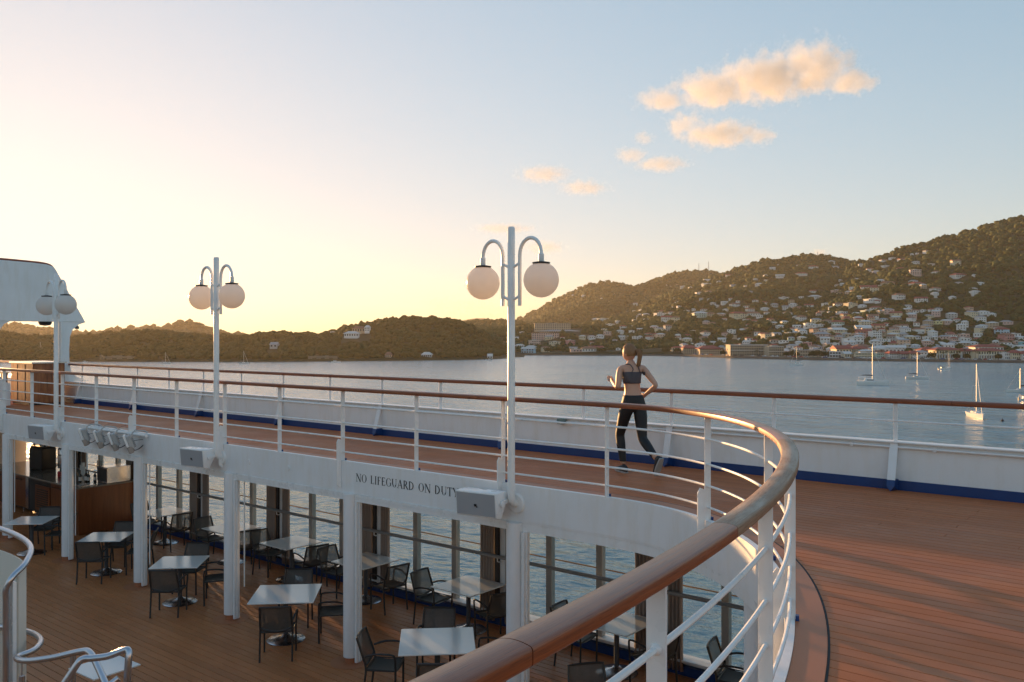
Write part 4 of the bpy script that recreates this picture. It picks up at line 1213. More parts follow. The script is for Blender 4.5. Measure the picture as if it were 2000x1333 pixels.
HOUSES = [
(-1810.8,2590.8,146.7,18.7,5.6,26,'white','gable','pale',2,10,'small white house, pale gabled roof, on hazy left mountain'),
(-1667.3,2438.5,138.7,13.1,5.2,44,'white','flat','pale',2,7,'small white house, pale flat roof, on hazy left mountain'),
(-1763.9,2658.7,177.1,9.4,3.8,62,'white','hip','rust',1,5,'small white house, rust hipped roof, on hazy left mountain'),
(-1754.5,2695.6,190.0,7.1,3.8,34,'white','gable','red',1,3,'small white house, red gabled roof, high on middle ridge'),
(-1560.9,2452.6,141.9,12.8,4.3,59,'white','hip','red',1,7,'small white house, red hipped roof, high on middle ridge'),
(-1524.1,2334.1,121.7,10.3,3.3,52,'white','hip','pale',1,6,'small white house, pale hipped roof, high on middle ridge, leftmost of these'),
(-1437.3,2229.6,106.3,11.7,3.1,29,'white','hip','rust',1,7,'small white house, rust hipped roof, high on middle ridge, leftmost of these'),
(-1440.1,2209.0,103.2,15.5,3.1,43,'white','gable','rust',1,10,'small white house, rust gabled roof, high on middle ridge'),
(-1497.6,2360.8,122.1,10.3,3.3,34,'white','flat','pale',1,6,'small white house, pale flat roof, high on middle ridge, leftmost of these'),
(-1421.1,2367.7,100.7,14.2,8.1,19,'white','hip','rust',3,8,'small white house, rust hipped roof, high on middle ridge, second from left'),
(-1455.0,2365.5,109.7,8.1,3.3,52,'white','flat','pale',1,5,'small white house, pale flat roof, high on middle ridge, second from left'),
(-1433.4,2452.0,118.4,8.3,5.8,40,'white','hip','grey',2,5,'small white house, grey hipped roof, high on middle ridge, leftmost of these'),
(-1418.7,2455.2,117.9,10.4,5.0,47,'white','flat','pale',2,6,'small white house, pale flat roof, high on middle ridge, third from left'),
(-1422.4,2381.6,106.3,12.2,4.1,48,'white','hip','pale',1,7,'small white house, pale hipped roof, high on middle ridge, second from left'),
(-1442.2,2633.9,166.6,10.9,6.1,49,'white','hip','grey',2,6,'small white house, grey hipped roof, high on middle ridge, rightmost of these'),
(-1436.7,2664.5,175.1,6.2,5.3,28,'white','hip','rust',2,3,'small white house, rust hipped roof, high on middle ridge, rightmost of these'),
(-1468.1,2658.6,179.1,8.0,3.5,19,'white','flat','pale',1,4,'small white house, pale flat roof, high on middle ridge, fifth from left'),
(-1140.2,2158.5,133.8,21.3,7.8,29,'white','flat','pale',3,15,'medium white house, pale flat roof, high on middle ridge, rightmost of these'),
(-1066.2,2057.2,125.1,13.4,6.0,44,'white','hip','grey',2,10,'small white house, grey hipped roof, below the radio masts, leftmost of these'),
(-1062.9,2146.5,149.4,20.7,4.8,41,'white','gable','pale',2,15,'medium white house, pale gabled roof, below the radio masts, rightmost of these'),
(-1074.3,2127.8,141.3,12.1,5.2,29,'white','hip','pale',2,8,'small white house, pale hipped roof, below the radio masts, leftmost of these'),
(-1015.8,2044.2,131.3,23.1,5.3,60,'white','gable','pale',2,17,'medium white house, pale gabled roof, below the radio masts, leftmost of these'),
(-989.8,2064.0,140.6,11.5,3.3,62,'white','hip','pale',1,8,'small white house, pale hipped roof, below the radio masts, second from left'),
(-924.3,1876.5,102.2,18.1,6.0,58,'white','hip','rust',2,15,'medium white house, rust hipped roof, below the radio masts'),
(-958.3,1894.8,101.5,21.5,6.1,46,'white','flat','pale',2,17,'medium white house, pale flat roof, below the radio masts'),
(-874.2,1896.9,116.8,15.0,4.8,35,'white','gable','grey',2,12,'medium white house, grey gabled roof, below the radio masts'),
(-807.2,1814.0,111.5,7.1,2.8,40,'white','gable','grey',1,6,'small white house, grey gabled roof, below the radio masts'),
(-769.8,1756.0,100.8,6.8,3.3,16,'white','flat','pale',1,6,'small white house, pale flat roof, below the radio masts, leftmost of these'),
(-698.6,1590.6,85.7,8.7,3.5,45,'white','hip','grey',1,8,'small white house, grey hipped roof, below the radio masts, rightmost of these'),
(-827.1,1915.0,131.0,10.4,4.8,44,'white','hip','pale',2,8,'small white house, pale hipped roof, below the radio masts, third from left'),
(-965.5,2165.6,171.5,11.9,3.4,60,'white','hip','rust',1,8,'small white house, rust hipped roof, below the radio masts'),
(-997.4,2136.9,159.2,16.9,5.4,29,'white','gable','red',2,12,'medium white house, red gabled roof, below the radio masts'),
(-907.1,2088.4,158.6,9.7,2.6,51,'white','gable','pale',1,7,'small white house, pale gabled roof, below the radio masts'),
(-810.5,1930.8,139.3,8.9,5.4,52,'white','hip','pale',2,7,'small white house, pale hipped roof, below the radio masts, rightmost of these'),
(-770.8,1801.7,112.5,16.7,3.9,29,'white','hip','pale',1,15,'medium white house, pale hipped roof, below the radio masts'),
(-793.4,1893.6,126.9,8.7,4.1,30,'white','flat','pale',1,7,'small white house, pale flat roof, below the radio masts, rightmost of these'),
(-750.3,1523.2,70.8,8.6,3.4,43,'white','flat','pale',1,8,'small white house, pale flat roof, on middle hillside, leftmost of these'),
(-768.4,1524.7,72.7,7.4,2.5,18,'white','gable','grey',1,7,'small white house, grey gabled roof, on middle hillside'),
(-995.4,1855.5,80.0,15.3,3.7,25,'white','hip','pale',1,12,'medium white house, pale hipped roof, high on middle ridge, rightmost of these'),
(-820.9,1509.6,59.0,5.0,2.5,30,'white','flat','pale',1,5,'small white house, pale flat roof, high on middle ridge, sixth from left'),
(-801.8,1497.2,58.5,8.6,2.5,53,'white','flat','pale',1,8,'small white house, pale flat roof, high on middle ridge, rightmost of these'),
(-767.3,1462.7,48.0,9.6,3.4,35,'white','flat','pale',1,10,'small white house, pale flat roof, on slope behind runner, rightmost of these'),
(-756.0,1469.0,50.7,7.2,2.5,29,'white','gable','pale',1,7,'small white house, pale gabled roof, on middle hillside'),
(-1032.1,1917.3,94.4,15.8,3.2,15,'white','flat','pale',1,12,'medium white house, pale flat roof, high on middle ridge, leftmost of these'),
(-953.3,1694.6,61.7,11.3,2.8,41,'white','flat','pale',1,10,'small white house, pale flat roof, high on middle ridge, fourth from left'),
(-1189.9,1976.0,61.8,8.4,9.5,37,'white','flat','pale',3,6,'small white house, pale flat roof, on slope behind runner, fourth from left'),
(-1262.1,2061.8,66.4,10.6,5.0,57,'white','flat','pale',2,7,'small white house, pale flat roof, on slope behind runner, second from left'),
(-1113.6,1889.3,64.2,16.0,4.5,53,'white','hip','pale',1,12,'medium white house, pale hipped roof, high on middle ridge, leftmost of these'),
(-820.5,1458.5,41.7,22.0,4.9,58,'white','flat','pale',2,22,'large white house, pale flat roof, on slope behind runner'),
(-1066.0,1863.5,70.0,4.7,2.5,50,'white','hip','pale',1,3,'small white house, pale hipped roof, high on middle ridge, rightmost of these'),
(-883.4,1511.2,42.2,12.8,4.6,40,'white','hip','pale',1,12,'medium white house, pale hipped roof, on slope behind runner, rightmost of these'),
(-799.1,1461.9,45.4,12.1,3.4,31,'white','hip','rust',1,12,'medium white house, rust hipped roof, on slope behind runner'),
(-720.4,1488.8,56.6,9.5,3.3,54,'white','hip','pale',1,10,'small white house, pale hipped roof, on middle hillside, leftmost of these'),
(-711.0,1504.1,62.5,12.0,3.8,40,'white','gable','pale',1,12,'medium white house, pale gabled roof, on middle hillside'),
(-682.5,1486.4,55.6,16.4,6.1,54,'white','hip','rust',2,17,'medium white house, rust hipped roof, on middle hillside, second from left'),
(-728.4,1455.5,47.6,11.8,4.7,17,'white','hip','rust',2,12,'medium white house, rust hipped roof, on middle hillside, leftmost of these'),
(-671.5,1425.7,47.5,9.1,2.5,17,'white','hip','pale',1,10,'small white house, pale hipped roof, on middle hillside, rightmost of these'),
(-708.2,1525.7,71.0,7.2,3.4,52,'white','hip','red',1,7,'small white house, red hipped roof, on middle hillside, second from left'),
(-688.0,1512.1,65.5,7.1,3.3,38,'white','hip','rust',1,7,'small white house, rust hipped roof, on middle hillside, leftmost of these'),
(-655.2,1514.3,64.3,10.6,4.7,30,'white','hip','rust',2,11,'medium white house, rust hipped roof, on middle hillside, rightmost of these'),
(-638.6,1512.6,61.4,11.7,3.3,43,'white','hip','red',1,12,'medium white house, red hipped roof, on middle hillside, rightmost of these'),
(-644.3,1450.7,51.4,10.2,5.0,30,'white','hip','rust',2,11,'medium white house, rust hipped roof, on middle hillside, third from left'),
(-626.1,1425.3,45.0,13.3,4.9,53,'white','gable','rust',2,15,'medium white house, rust gabled roof, on middle hillside'),
(-679.8,1344.1,34.0,24.0,7.8,45,'mint','hip','pale',3,27,'large mint house, pale hipped roof, on middle hillside'),
(-655.3,1335.1,32.2,12.9,8.6,32,'tan','hip','rust',3,15,'medium tan house, rust hipped roof, on middle hillside'),
(-607.1,1334.3,32.1,25.2,8.0,60,'cream','hip','red',3,30,'large cream house, red hipped roof, on middle hillside'),
(-590.3,1354.1,36.2,23.2,4.2,25,'white','hip','rust',1,27,'large white house, rust hipped roof, on middle hillside'),
(-617.3,1305.9,26.8,8.3,4.6,25,'white','hip','red',1,10,'small white house, red hipped roof, on middle hillside, leftmost of these'),
(-567.4,1331.3,32.4,12.3,4.1,30,'white','flat','pale',1,15,'medium white house, pale flat roof, on middle hillside'),
(-572.4,1368.8,37.3,8.4,4.6,37,'white','hip','rust',1,10,'small white house, rust hipped roof, on middle hillside, rightmost of these'),
(-581.1,1305.8,25.3,8.2,4.1,47,'white','flat','pale',1,10,'small white house, pale flat roof, on middle hillside, rightmost of these'),
(-547.4,1262.7,22.0,11.8,4.3,43,'white','hip','red',1,15,'medium white house, red hipped roof, on middle hillside, leftmost of these'),
(-534.3,1211.8,16.7,7.6,3.0,52,'white','hip','red',1,10,'small white house, red hipped roof, on middle hillside, rightmost of these'),
(-718.0,1298.1,27.1,17.3,7.8,19,'white','gable','red',3,20,'medium white house, red gabled roof, on slope behind runner'),
(-700.3,1294.3,26.3,12.8,7.7,55,'cream','hip','rust',2,15,'medium cream house, rust hipped roof, on slope behind runner'),
(-937.8,1492.7,29.0,9.1,5.2,55,'white','flat','pale',2,8,'small white house, pale flat roof, on slope behind runner, leftmost of these'),
(-1038.1,1592.4,33.3,22.4,7.8,62,'white','flat','pale',3,20,'medium white house, pale flat roof, on slope behind runner, leftmost of these'),
(-1292.4,1947.9,43.9,17.2,5.5,59,'white','hip','pale',2,12,'medium white house, pale hipped roof, near the big hotel, leftmost of these'),
(-747.6,1205.5,13.9,11.4,5.0,54,'white','hip','red',2,13,'medium white house, red hipped roof, on slope behind runner'),
(-765.3,1262.5,15.7,9.7,4.3,27,'white','flat','pale',1,11,'medium white house, pale flat roof, on slope behind runner, rightmost of these'),
(-945.7,1476.5,23.8,16.8,3.6,43,'white','flat','pale',1,16,'medium white house, pale flat roof, on slope behind runner, second from left'),
(-756.4,1163.9,10.2,9.2,4.1,39,'cream','flat','pale',1,11,'medium cream house, pale flat roof, on slope behind runner'),
(-737.4,1143.8,5.1,12.0,4.8,35,'pink','flat','pale',2,15,'medium pink house, pale flat roof, at shore behind runner'),
(-727.0,1164.8,6.6,11.1,4.4,22,'white','hip','pale',1,13,'medium white house, pale hipped roof, on slope behind runner, leftmost of these'),
(-716.6,1182.2,8.9,8.1,2.8,19,'white','flat','pale',1,10,'small white house, pale flat roof, on slope behind runner, third from left'),
(-718.0,1210.1,11.7,10.3,2.5,43,'tan','gable','pale',1,12,'medium tan house, pale gabled roof, on slope behind runner'),
(-828.2,1416.9,28.8,9.6,5.8,43,'white','hip','grey',2,10,'small white house, grey hipped roof, on slope behind runner'),
(-893.0,1482.9,30.4,7.6,5.1,47,'white','flat','pale',2,7,'small white house, pale flat roof, on slope behind runner, fifth from left'),
(-660.6,1196.4,10.4,10.9,8.8,57,'grey','hip','rust',3,13,'medium grey house, rust hipped roof, on slope behind runner'),
(-704.6,1132.5,-2.3,10.8,4.3,24,'white','gable','pale',1,13,'medium white house, pale gabled roof, at shore behind runner'),
(-694.8,1135.1,-2.1,7.8,4.7,35,'tan','flat','pale',2,10,'small tan house, pale flat roof, at shore behind runner'),
(-664.0,1104.4,-3.0,7.5,5.3,38,'white','flat','pale',2,10,'small white house, pale flat roof, at shore behind runner, rightmost of these'),
(-662.3,1116.2,-0.5,6.6,2.5,37,'white','hip','pale',1,8,'small white house, pale hipped roof, at shore behind runner, rightmost of these'),
(-636.7,1100.1,-2.0,10.2,4.1,61,'white','gable','red',1,13,'medium white house, red gabled roof, at shore behind runner'),
(-751.5,1095.6,-1.5,9.8,4.3,27,'cream','hip','pale',1,12,'medium cream house, pale hipped roof, at shore left of runner'),
(-741.6,1105.4,-1.8,10.8,4.3,58,'white','hip','grey',1,13,'medium white house, grey hipped roof, at shore left of runner'),
(-735.0,1120.3,-0.1,10.8,3.9,23,'white','hip','pale',1,13,'medium white house, pale hipped roof, near the big hotel, rightmost of these'),
(-698.3,1104.3,-6.2,6.7,2.5,19,'white','gable','grey',1,8,'small white house, grey gabled roof, at shore behind runner'),
(-573.4,1067.1,-2.9,8.8,3.9,15,'white','hip','rust',1,12,'medium white house, rust hipped roof, at shore behind runner'),
(-595.9,1155.9,8.4,6.6,2.6,18,'white','flat','pale',1,8,'small white house, pale flat roof, above long tan block, leftmost of these'),
(-567.0,1141.0,7.2,7.4,2.5,41,'white','hip','rust',1,10,'small white house, rust hipped roof, above long tan block'),
(-528.6,1140.9,6.8,11.7,5.0,20,'white','flat','pale',2,16,'medium white house, pale flat roof, above long tan block'),
(-527.7,1118.4,2.6,8.0,4.6,60,'pink','hip','rust',1,11,'medium pink house, rust hipped roof, above long tan block'),
(-507.7,1103.7,-1.0,7.0,4.5,29,'tan','flat','pale',1,10,'small tan house, pale flat roof, above long tan block'),
(-510.6,1072.5,-5.2,10.2,4.3,20,'white','gable','pale',1,15,'medium white house, pale gabled roof, above long tan block'),
(-512.3,1049.4,-8.4,6.7,3.0,47,'white','gable','pale',1,10,'small white house, pale gabled roof, above long tan block'),
(-528.2,1049.9,-7.6,5.1,2.5,46,'white','gable','rust',1,7,'small white house, rust gabled roof, above long tan block'),
(-486.5,1130.8,4.7,7.9,3.5,21,'white','gable','rust',1,11,'medium white house, rust gabled roof, above long tan block'),
(-472.4,1121.1,1.6,6.9,3.5,41,'lilac','flat','pale',1,10,'small lilac house, pale flat roof, above long tan block'),
(-443.9,1006.9,-6.2,7.9,6.3,48,'white','hip','red',2,12,'medium white house, red hipped roof, above long tan block'),
(-434.6,1002.6,-5.3,5.4,2.8,41,'white','gable','red',1,8,'small white house, red gabled roof, above long tan block'),
(-768.4,1067.2,-2.6,5.8,3.5,28,'white','hip','red',1,7,'small white house, red hipped roof, at shore left of runner'),
(-792.8,1066.0,-2.6,13.7,4.7,38,'cream','hip','grey',2,17,'medium cream house, grey hipped roof, at shore left of runner'),
(-868.9,1095.5,6.7,8.3,2.9,57,'white','flat','pale',1,10,'small white house, pale flat roof, near the big hotel'),
(-837.3,1041.4,-3.6,6.9,4.0,32,'white','gable','pale',1,8,'small white house, pale gabled roof, at shore left of runner'),
(-784.5,1018.2,-10.6,16.2,6.8,47,'pinkred','flat','pale',2,21,'large pink house, pale flat roof, at shore left of runner, leftmost of these'),
(-742.7,1012.6,-11.2,14.8,5.6,20,'cream','flat','pale',2,20,'medium cream house, pale flat roof, at shore left of runner'),
(-736.0,1041.5,-9.7,12.2,6.4,54,'rose','flat','pale',2,16,'medium rose house, pale flat roof, at shore left of runner'),
(-754.5,945.5,-15.6,12.5,5.4,34,'white','hip','pale',2,17,'medium white house, pale hipped roof, at shore left of runner'),
(-737.0,949.3,-16.3,12.4,4.4,24,'mint','hip','pale',1,17,'medium mint house, pale hipped roof, at shore left of runner'),
(-684.3,911.5,-18.0,10.1,5.9,55,'cream','hip','rust',2,15,'medium cream house, rust hipped roof, at shore left of runner'),
(-662.9,945.5,-16.4,10.2,3.4,30,'tan','gable','grey',1,15,'medium tan house, grey gabled roof, at shore left of runner'),
(-615.9,928.3,-16.6,18.0,4.3,58,'creamred','gable','red',1,27,'large cream house, red gabled roof, at shore left of runner'),
(-655.1,838.6,-18.5,15.7,5.5,24,'skyblue','gable','pale',2,25,'large sky blue house, pale gabled roof, at shore left of runner'),
(-605.0,868.3,-17.4,14.1,3.9,38,'pink','flat','pale',1,22,'large pink house, pale flat roof, at shore left of runner, rightmost of these'),
(-591.6,876.2,-16.7,17.1,4.4,40,'white','hip','rust',1,27,'large white house, rust hipped roof, at shore left of runner'),
(-605.1,931.2,-15.7,6.5,2.5,20,'white','hip','pale',1,10,'small white house, pale hipped roof, at shore behind runner, leftmost of these'),
(-560.9,894.3,-14.6,4.7,2.5,21,'white','flat','pale',1,7,'small white house, pale flat roof, at shore behind runner, leftmost of these'),
(-492.1,914.2,-14.3,12.1,3.3,32,'cream','hip','red',1,20,'medium cream house, red hipped roof, at shore behind runner'),
(-885.4,2154.3,174.3,13.2,5.3,40,'white','gable','pale',2,10,'small white house, pale gabled roof, on ridge behind town, leftmost of these'),
(-901.0,2230.7,191.5,4.8,2.7,18,'white','flat','pale',1,3,'small white house, pale flat roof, on ridge behind town, leftmost of these'),
(-876.0,2224.8,188.2,4.7,3.4,18,'white','flat','pale',1,3,'small white house, pale flat roof, on ridge behind town, second from left'),
(-833.7,2194.4,182.4,11.5,4.0,56,'white','hip','rust',1,8,'small white house, rust hipped roof, on ridge behind town, rightmost of these'),
(-807.6,2209.3,186.9,13.2,2.6,30,'white','flat','pale',1,10,'small white house, pale flat roof, on ridge behind town, third from left'),
(-765.4,2106.8,168.5,26.6,5.0,33,'white','hip','red',2,21,'large white house, red hipped roof, on ridge behind town'),
(-775.4,2272.7,193.2,15.0,4.7,55,'white','hip','pale',2,11,'medium white house, pale hipped roof, on ridge behind town, rightmost of these'),
(-822.1,2384.2,215.0,8.8,2.8,37,'white','flat','pale',1,6,'small white house, pale flat roof, on ridge behind town, rightmost of these'),
(-744.4,2195.9,173.7,24.1,3.2,58,'white','gable','grey',1,18,'medium white house, grey gabled roof, on ridge behind town'),
(-734.0,1951.7,142.3,23.4,4.1,43,'white','hip','red',1,20,'medium white house, red hipped roof, on ridge behind town'),
(-776.9,1934.8,138.3,19.1,4.1,25,'white','gable','pale',1,16,'medium white house, pale gabled roof, on ridge behind town'),
(-684.5,1947.8,133.6,7.2,2.9,22,'white','hip','pale',1,6,'small white house, pale hipped roof, on ridge behind town'),
(-819.7,1998.2,147.8,7.6,3.1,45,'white','hip','rust',1,6,'small white house, rust hipped roof, on ridge behind town, leftmost of these'),
(-762.1,1843.5,117.1,8.5,4.5,38,'white','hip','red',1,7,'small white house, red hipped roof, on ridge behind town'),
(-846.5,2393.7,221.5,17.7,2.8,36,'white','hip','pale',1,12,'medium white house, pale hipped roof, on ridge behind town, leftmost of these'),
(-591.2,1916.6,152.6,9.6,5.0,26,'white','hip','pale',2,8,'small white house, pale hipped roof, high on right hill, second from left'),
(-553.2,1851.8,137.3,13.2,4.8,26,'white','hip','red',2,12,'medium white house, red hipped roof, high on right hill, leftmost of these'),
(-533.0,1826.0,130.2,14.3,3.6,31,'lilac','hip','pale',1,13,'medium lilac house, pale hipped roof, high on right hill'),
(-549.6,1932.3,162.1,15.0,3.3,53,'white','hip','rust',1,13,'medium white house, rust hipped roof, high on right hill, leftmost of these'),
(-532.8,1937.2,166.4,12.2,3.3,52,'white','flat','pale',1,11,'medium white house, pale flat roof, high on right hill, rightmost of these'),
(-504.9,1904.5,158.6,14.6,3.7,54,'white','gable','red',1,13,'medium white house, red gabled roof, high on right hill'),
(-529.1,1878.0,145.8,15.9,3.2,47,'white','flat','pale',1,15,'medium white house, pale flat roof, high on right hill, leftmost of these'),
(-474.9,1782.7,130.2,17.4,4.0,16,'white','hip','red',1,17,'medium white house, red hipped roof, high on right hill, rightmost of these'),
(-454.1,1810.8,143.8,13.8,4.0,16,'white','hip','grey',1,13,'medium white house, grey hipped roof, high on right hill, rightmost of these'),
(-404.0,1715.9,131.1,11.7,4.2,24,'grey','flat','pale',1,12,'medium grey house, pale flat roof, high on right hill'),
(-465.1,1939.1,175.8,13.3,4.8,60,'white','hip','rust',2,12,'medium white house, rust hipped roof, high on right hill, second from left'),
(-493.0,1935.8,172.2,6.7,2.7,19,'white','hip','pale',1,6,'small white house, pale hipped roof, high on right hill, third from left'),
(-484.1,1940.4,174.5,5.4,2.5,39,'white','flat','pale',1,5,'small white house, pale flat roof, high on right hill, second from left'),
(-405.9,1614.5,109.2,17.9,8.9,23,'pink','flat','pale',3,20,'medium pink house, pale flat roof, high on right hill'),
(-380.1,1619.0,108.2,6.6,3.1,59,'white','hip','pale',1,7,'small white house, pale hipped roof, high on right hill, rightmost of these'),
(-362.2,1710.3,129.6,15.0,8.7,36,'cream','gable','rust',3,16,'medium cream house, rust gabled roof, near right hilltop'),
(-331.5,1583.3,99.9,23.4,4.7,60,'white','hip','red',2,27,'large white house, red hipped roof, near right hilltop'),
(-305.6,1573.1,100.2,4.2,2.5,51,'white','gable','pale',1,5,'small white house, pale gabled roof, near right hilltop'),
(-390.4,1589.3,100.1,6.6,2.5,30,'white','flat','pale',1,7,'small white house, pale flat roof, high on right hill, rightmost of these'),
(-393.3,1552.3,92.5,11.8,3.0,44,'white','hip','grey',1,13,'medium white house, grey hipped roof, high on right hill, second from left'),
(-379.9,1519.0,85.1,21.0,4.2,62,'white','hip','red',1,25,'large white house, red hipped roof, high on right hill'),
(-432.4,1545.8,88.8,18.5,4.8,52,'tan','gable','rust',2,21,'large tan house, rust gabled roof, high on right hill'),
(-458.5,1527.8,84.3,25.1,2.5,18,'white','gable','red',1,28,'large white house, red gabled roof, high on right hill'),
(-440.8,1535.1,86.5,7.6,2.5,22,'white','flat','pale',1,8,'small white house, pale flat roof, high on right hill, leftmost of these'),
(-587.7,1752.5,101.3,7.7,4.6,26,'white','gable','rust',1,7,'small white house, rust gabled roof, on slope above town'),
(-572.3,1751.3,101.9,14.0,4.6,39,'white','gable','pale',1,13,'medium white house, pale gabled roof, on slope above town'),
(-608.2,1837.2,117.6,6.7,2.7,37,'white','gable','pale',1,6,'small white house, pale gabled roof, on ridge behind town, rightmost of these'),
(-549.3,1753.0,111.7,12.6,4.0,56,'white','hip','grey',1,12,'medium white house, grey hipped roof, high on right hill, leftmost of these'),
(-497.4,1562.8,86.0,9.0,2.5,19,'white','hip','pale',1,10,'small white house, pale hipped roof, high on right hill, leftmost of these'),
(-564.2,1686.0,86.1,19.7,4.9,45,'pink','flat','pale',2,20,'medium pink house, pale flat roof, on slope above town'),
(-327.2,1416.5,71.2,14.5,3.5,52,'white','hip','rust',1,18,'medium white house, rust hipped roof, high on right hill, rightmost of these'),
(-363.9,1355.9,57.3,15.2,6.6,54,'white','hip','rust',2,20,'medium white house, rust hipped roof, low on right hill'),
(-328.6,1338.0,52.2,15.7,4.8,29,'white','gable','red',2,21,'large white house, red gabled roof, low on right hill'),
(-396.6,1339.8,53.7,21.0,3.8,51,'white','flat','pale',1,27,'large white house, pale flat roof, low on right hill'),
(-395.1,1347.3,56.0,7.7,2.5,44,'white','hip','pale',1,10,'small white house, pale hipped roof, low on right hill'),
(-388.2,1336.1,52.0,7.6,3.0,31,'white','hip','red',1,10,'small white house, red hipped roof, low on right hill, leftmost of these'),
(-405.5,1320.5,45.4,11.4,2.5,25,'white','hip','pale',1,15,'medium white house, pale hipped roof, low on right hill'),
(-423.8,1325.9,46.0,16.3,5.8,57,'cream','flat','pale',2,21,'large cream house, pale flat roof, low on right hill'),
(-453.6,1361.3,49.7,13.9,3.2,32,'white','hip','rust',1,17,'medium white house, rust hipped roof, on slope above town'),
(-498.1,1438.5,53.2,14.8,3.8,38,'white','flat','pale',1,17,'medium white house, pale flat roof, on slope above town, second from left'),
(-538.3,1466.6,50.2,14.2,5.7,29,'white','gable','red',2,16,'medium white house, red gabled roof, on slope above town, leftmost of these'),
(-546.5,1441.3,45.2,17.3,5.6,49,'pink','hip','rust',2,20,'medium pink house, rust hipped roof, on slope above town'),
(-578.5,1466.3,48.3,12.2,5.8,17,'white','gable','grey',2,13,'medium white house, grey gabled roof, on slope above town, leftmost of these'),
(-573.2,1484.8,53.7,12.3,4.9,37,'white','hip','pale',2,13,'medium white house, pale hipped roof, on slope above town, second from left'),
(-574.2,1421.7,42.6,13.0,3.0,20,'white','hip','pale',1,15,'medium white house, pale hipped roof, on slope above town, leftmost of these'),
(-602.2,1473.6,54.4,12.4,4.5,24,'grey','hip','grey',1,13,'medium grey house, grey hipped roof, on slope above town'),
(-625.9,1577.1,73.0,15.6,2.9,61,'white','flat','pale',1,16,'medium white house, pale flat roof, on slope above town, leftmost of these'),
(-597.1,1587.5,73.1,8.3,3.3,35,'white','flat','pale',1,8,'small white house, pale flat roof, on slope above town'),
(-594.7,1571.7,68.4,13.0,2.5,32,'white','gable','grey',1,13,'medium white house, grey gabled roof, on slope above town, rightmost of these'),
(-577.8,1603.8,72.4,19.0,4.3,53,'white','hip','pale',1,20,'medium white house, pale hipped roof, on slope above town, rightmost of these'),
(-611.4,1686.3,88.0,12.5,3.5,15,'white','gable','red',1,12,'medium white house, red gabled roof, on slope above town, rightmost of these'),
(-483.5,1285.5,25.1,13.5,6.9,60,'white','hip','rust',2,17,'medium white house, rust hipped roof, in town centre, leftmost of these'),
(-463.5,1316.1,35.8,8.7,4.3,32,'white','gable','rust',1,11,'medium white house, rust gabled roof, on slope above town'),
(-461.5,1352.7,45.1,8.9,2.8,23,'white','hip','grey',1,11,'medium white house, grey hipped roof, on slope above town'),
(-448.6,1306.6,36.2,10.6,2.7,55,'white','flat','pale',1,13,'medium white house, pale flat roof, on slope above town, third from left'),
(-428.0,1298.5,36.0,15.1,2.6,26,'white','flat','pale',1,20,'medium white house, pale flat roof, on slope above town, rightmost of these'),
(-400.6,1278.5,32.9,11.0,2.6,16,'cream','hip','pale',1,15,'medium cream house, pale hipped roof, low on right hill'),
(-417.7,1281.1,30.9,11.2,3.3,58,'cream','gable','red',1,15,'medium cream house, red gabled roof, on slope above town'),
(-388.5,1291.4,35.7,16.6,3.7,51,'mint','flat','pale',1,22,'large mint house, pale flat roof, low on right hill'),
(-383.3,1310.2,40.6,14.9,3.7,28,'white','hip','red',1,20,'medium white house, red hipped roof, low on right hill'),
(-366.1,1299.3,40.3,11.0,2.5,45,'white','flat','pale',1,15,'medium white house, pale flat roof, low on right hill'),
(-336.3,1240.6,30.0,13.9,4.2,32,'cream','gable','red',1,20,'medium cream house, red gabled roof, low on right hill'),
(-317.2,1264.9,34.7,7.0,3.1,21,'white','gable','rust',1,10,'small white house, rust gabled roof, low on right hill'),
(-309.0,1267.9,35.6,7.0,2.8,36,'white','flat','pale',1,10,'small white house, pale flat roof, low on right hill'),
(-298.6,1268.1,36.4,6.9,2.5,42,'white','hip','red',1,10,'small white house, red hipped roof, low on right hill, rightmost of these'),
(-290.5,1271.1,37.3,8.7,2.5,38,'white','hip','grey',1,12,'medium white house, grey hipped roof, low on right hill'),
(-275.5,1202.4,17.8,11.5,3.9,16,'yellow','flat','pale',1,17,'medium yellow house, pale flat roof, in town behind masts'),
(-267.2,1212.3,18.1,11.5,4.3,52,'pink','gable','pale',1,17,'medium pink house, pale gabled roof, in town far right'),
(-290.7,1218.2,21.9,6.7,2.5,32,'white','flat','pale',1,10,'small white house, pale flat roof, in town behind masts'),
(-356.2,1206.1,24.9,13.7,5.2,24,'white','gable','rust',2,20,'medium white house, rust gabled roof, in town behind masts, leftmost of these'),
(-340.6,1197.6,22.4,10.2,2.7,30,'white','hip','grey',1,15,'medium white house, grey hipped roof, in town behind masts'),
(-372.0,1192.6,22.9,10.3,4.5,30,'pink','hip','pale',1,15,'medium pink house, pale hipped roof, in town behind masts'),
(-430.4,1275.0,26.4,11.2,3.4,35,'white','hip','rust',1,15,'medium white house, rust hipped roof, in town centre, rightmost of these'),
(-388.5,1163.4,17.2,15.3,4.4,26,'mint','hip','red',1,22,'large mint house, red hipped roof, in town centre'),
(-422.2,1147.9,13.9,11.1,5.8,40,'white','flat','pale',2,16,'medium white house, pale flat roof, in town centre, second from left'),
(-407.1,1153.7,15.7,6.8,2.7,60,'white','flat','pale',1,10,'small white house, pale flat roof, in town centre'),
(-414.1,1149.3,14.7,8.5,2.5,37,'white','hip','pale',1,12,'medium white house, pale hipped roof, in town centre, rightmost of these'),
(-440.5,1154.9,13.9,10.4,2.5,26,'white','gable','pale',1,15,'medium white house, pale gabled roof, in town centre, leftmost of these'),
(-465.6,1159.5,14.2,10.6,2.5,48,'white','hip','pale',1,15,'medium white house, pale hipped roof, in town centre, leftmost of these'),
(-498.8,1218.3,18.4,11.2,3.7,21,'tan','hip','pale',1,15,'medium tan house, pale hipped roof, in town centre'),
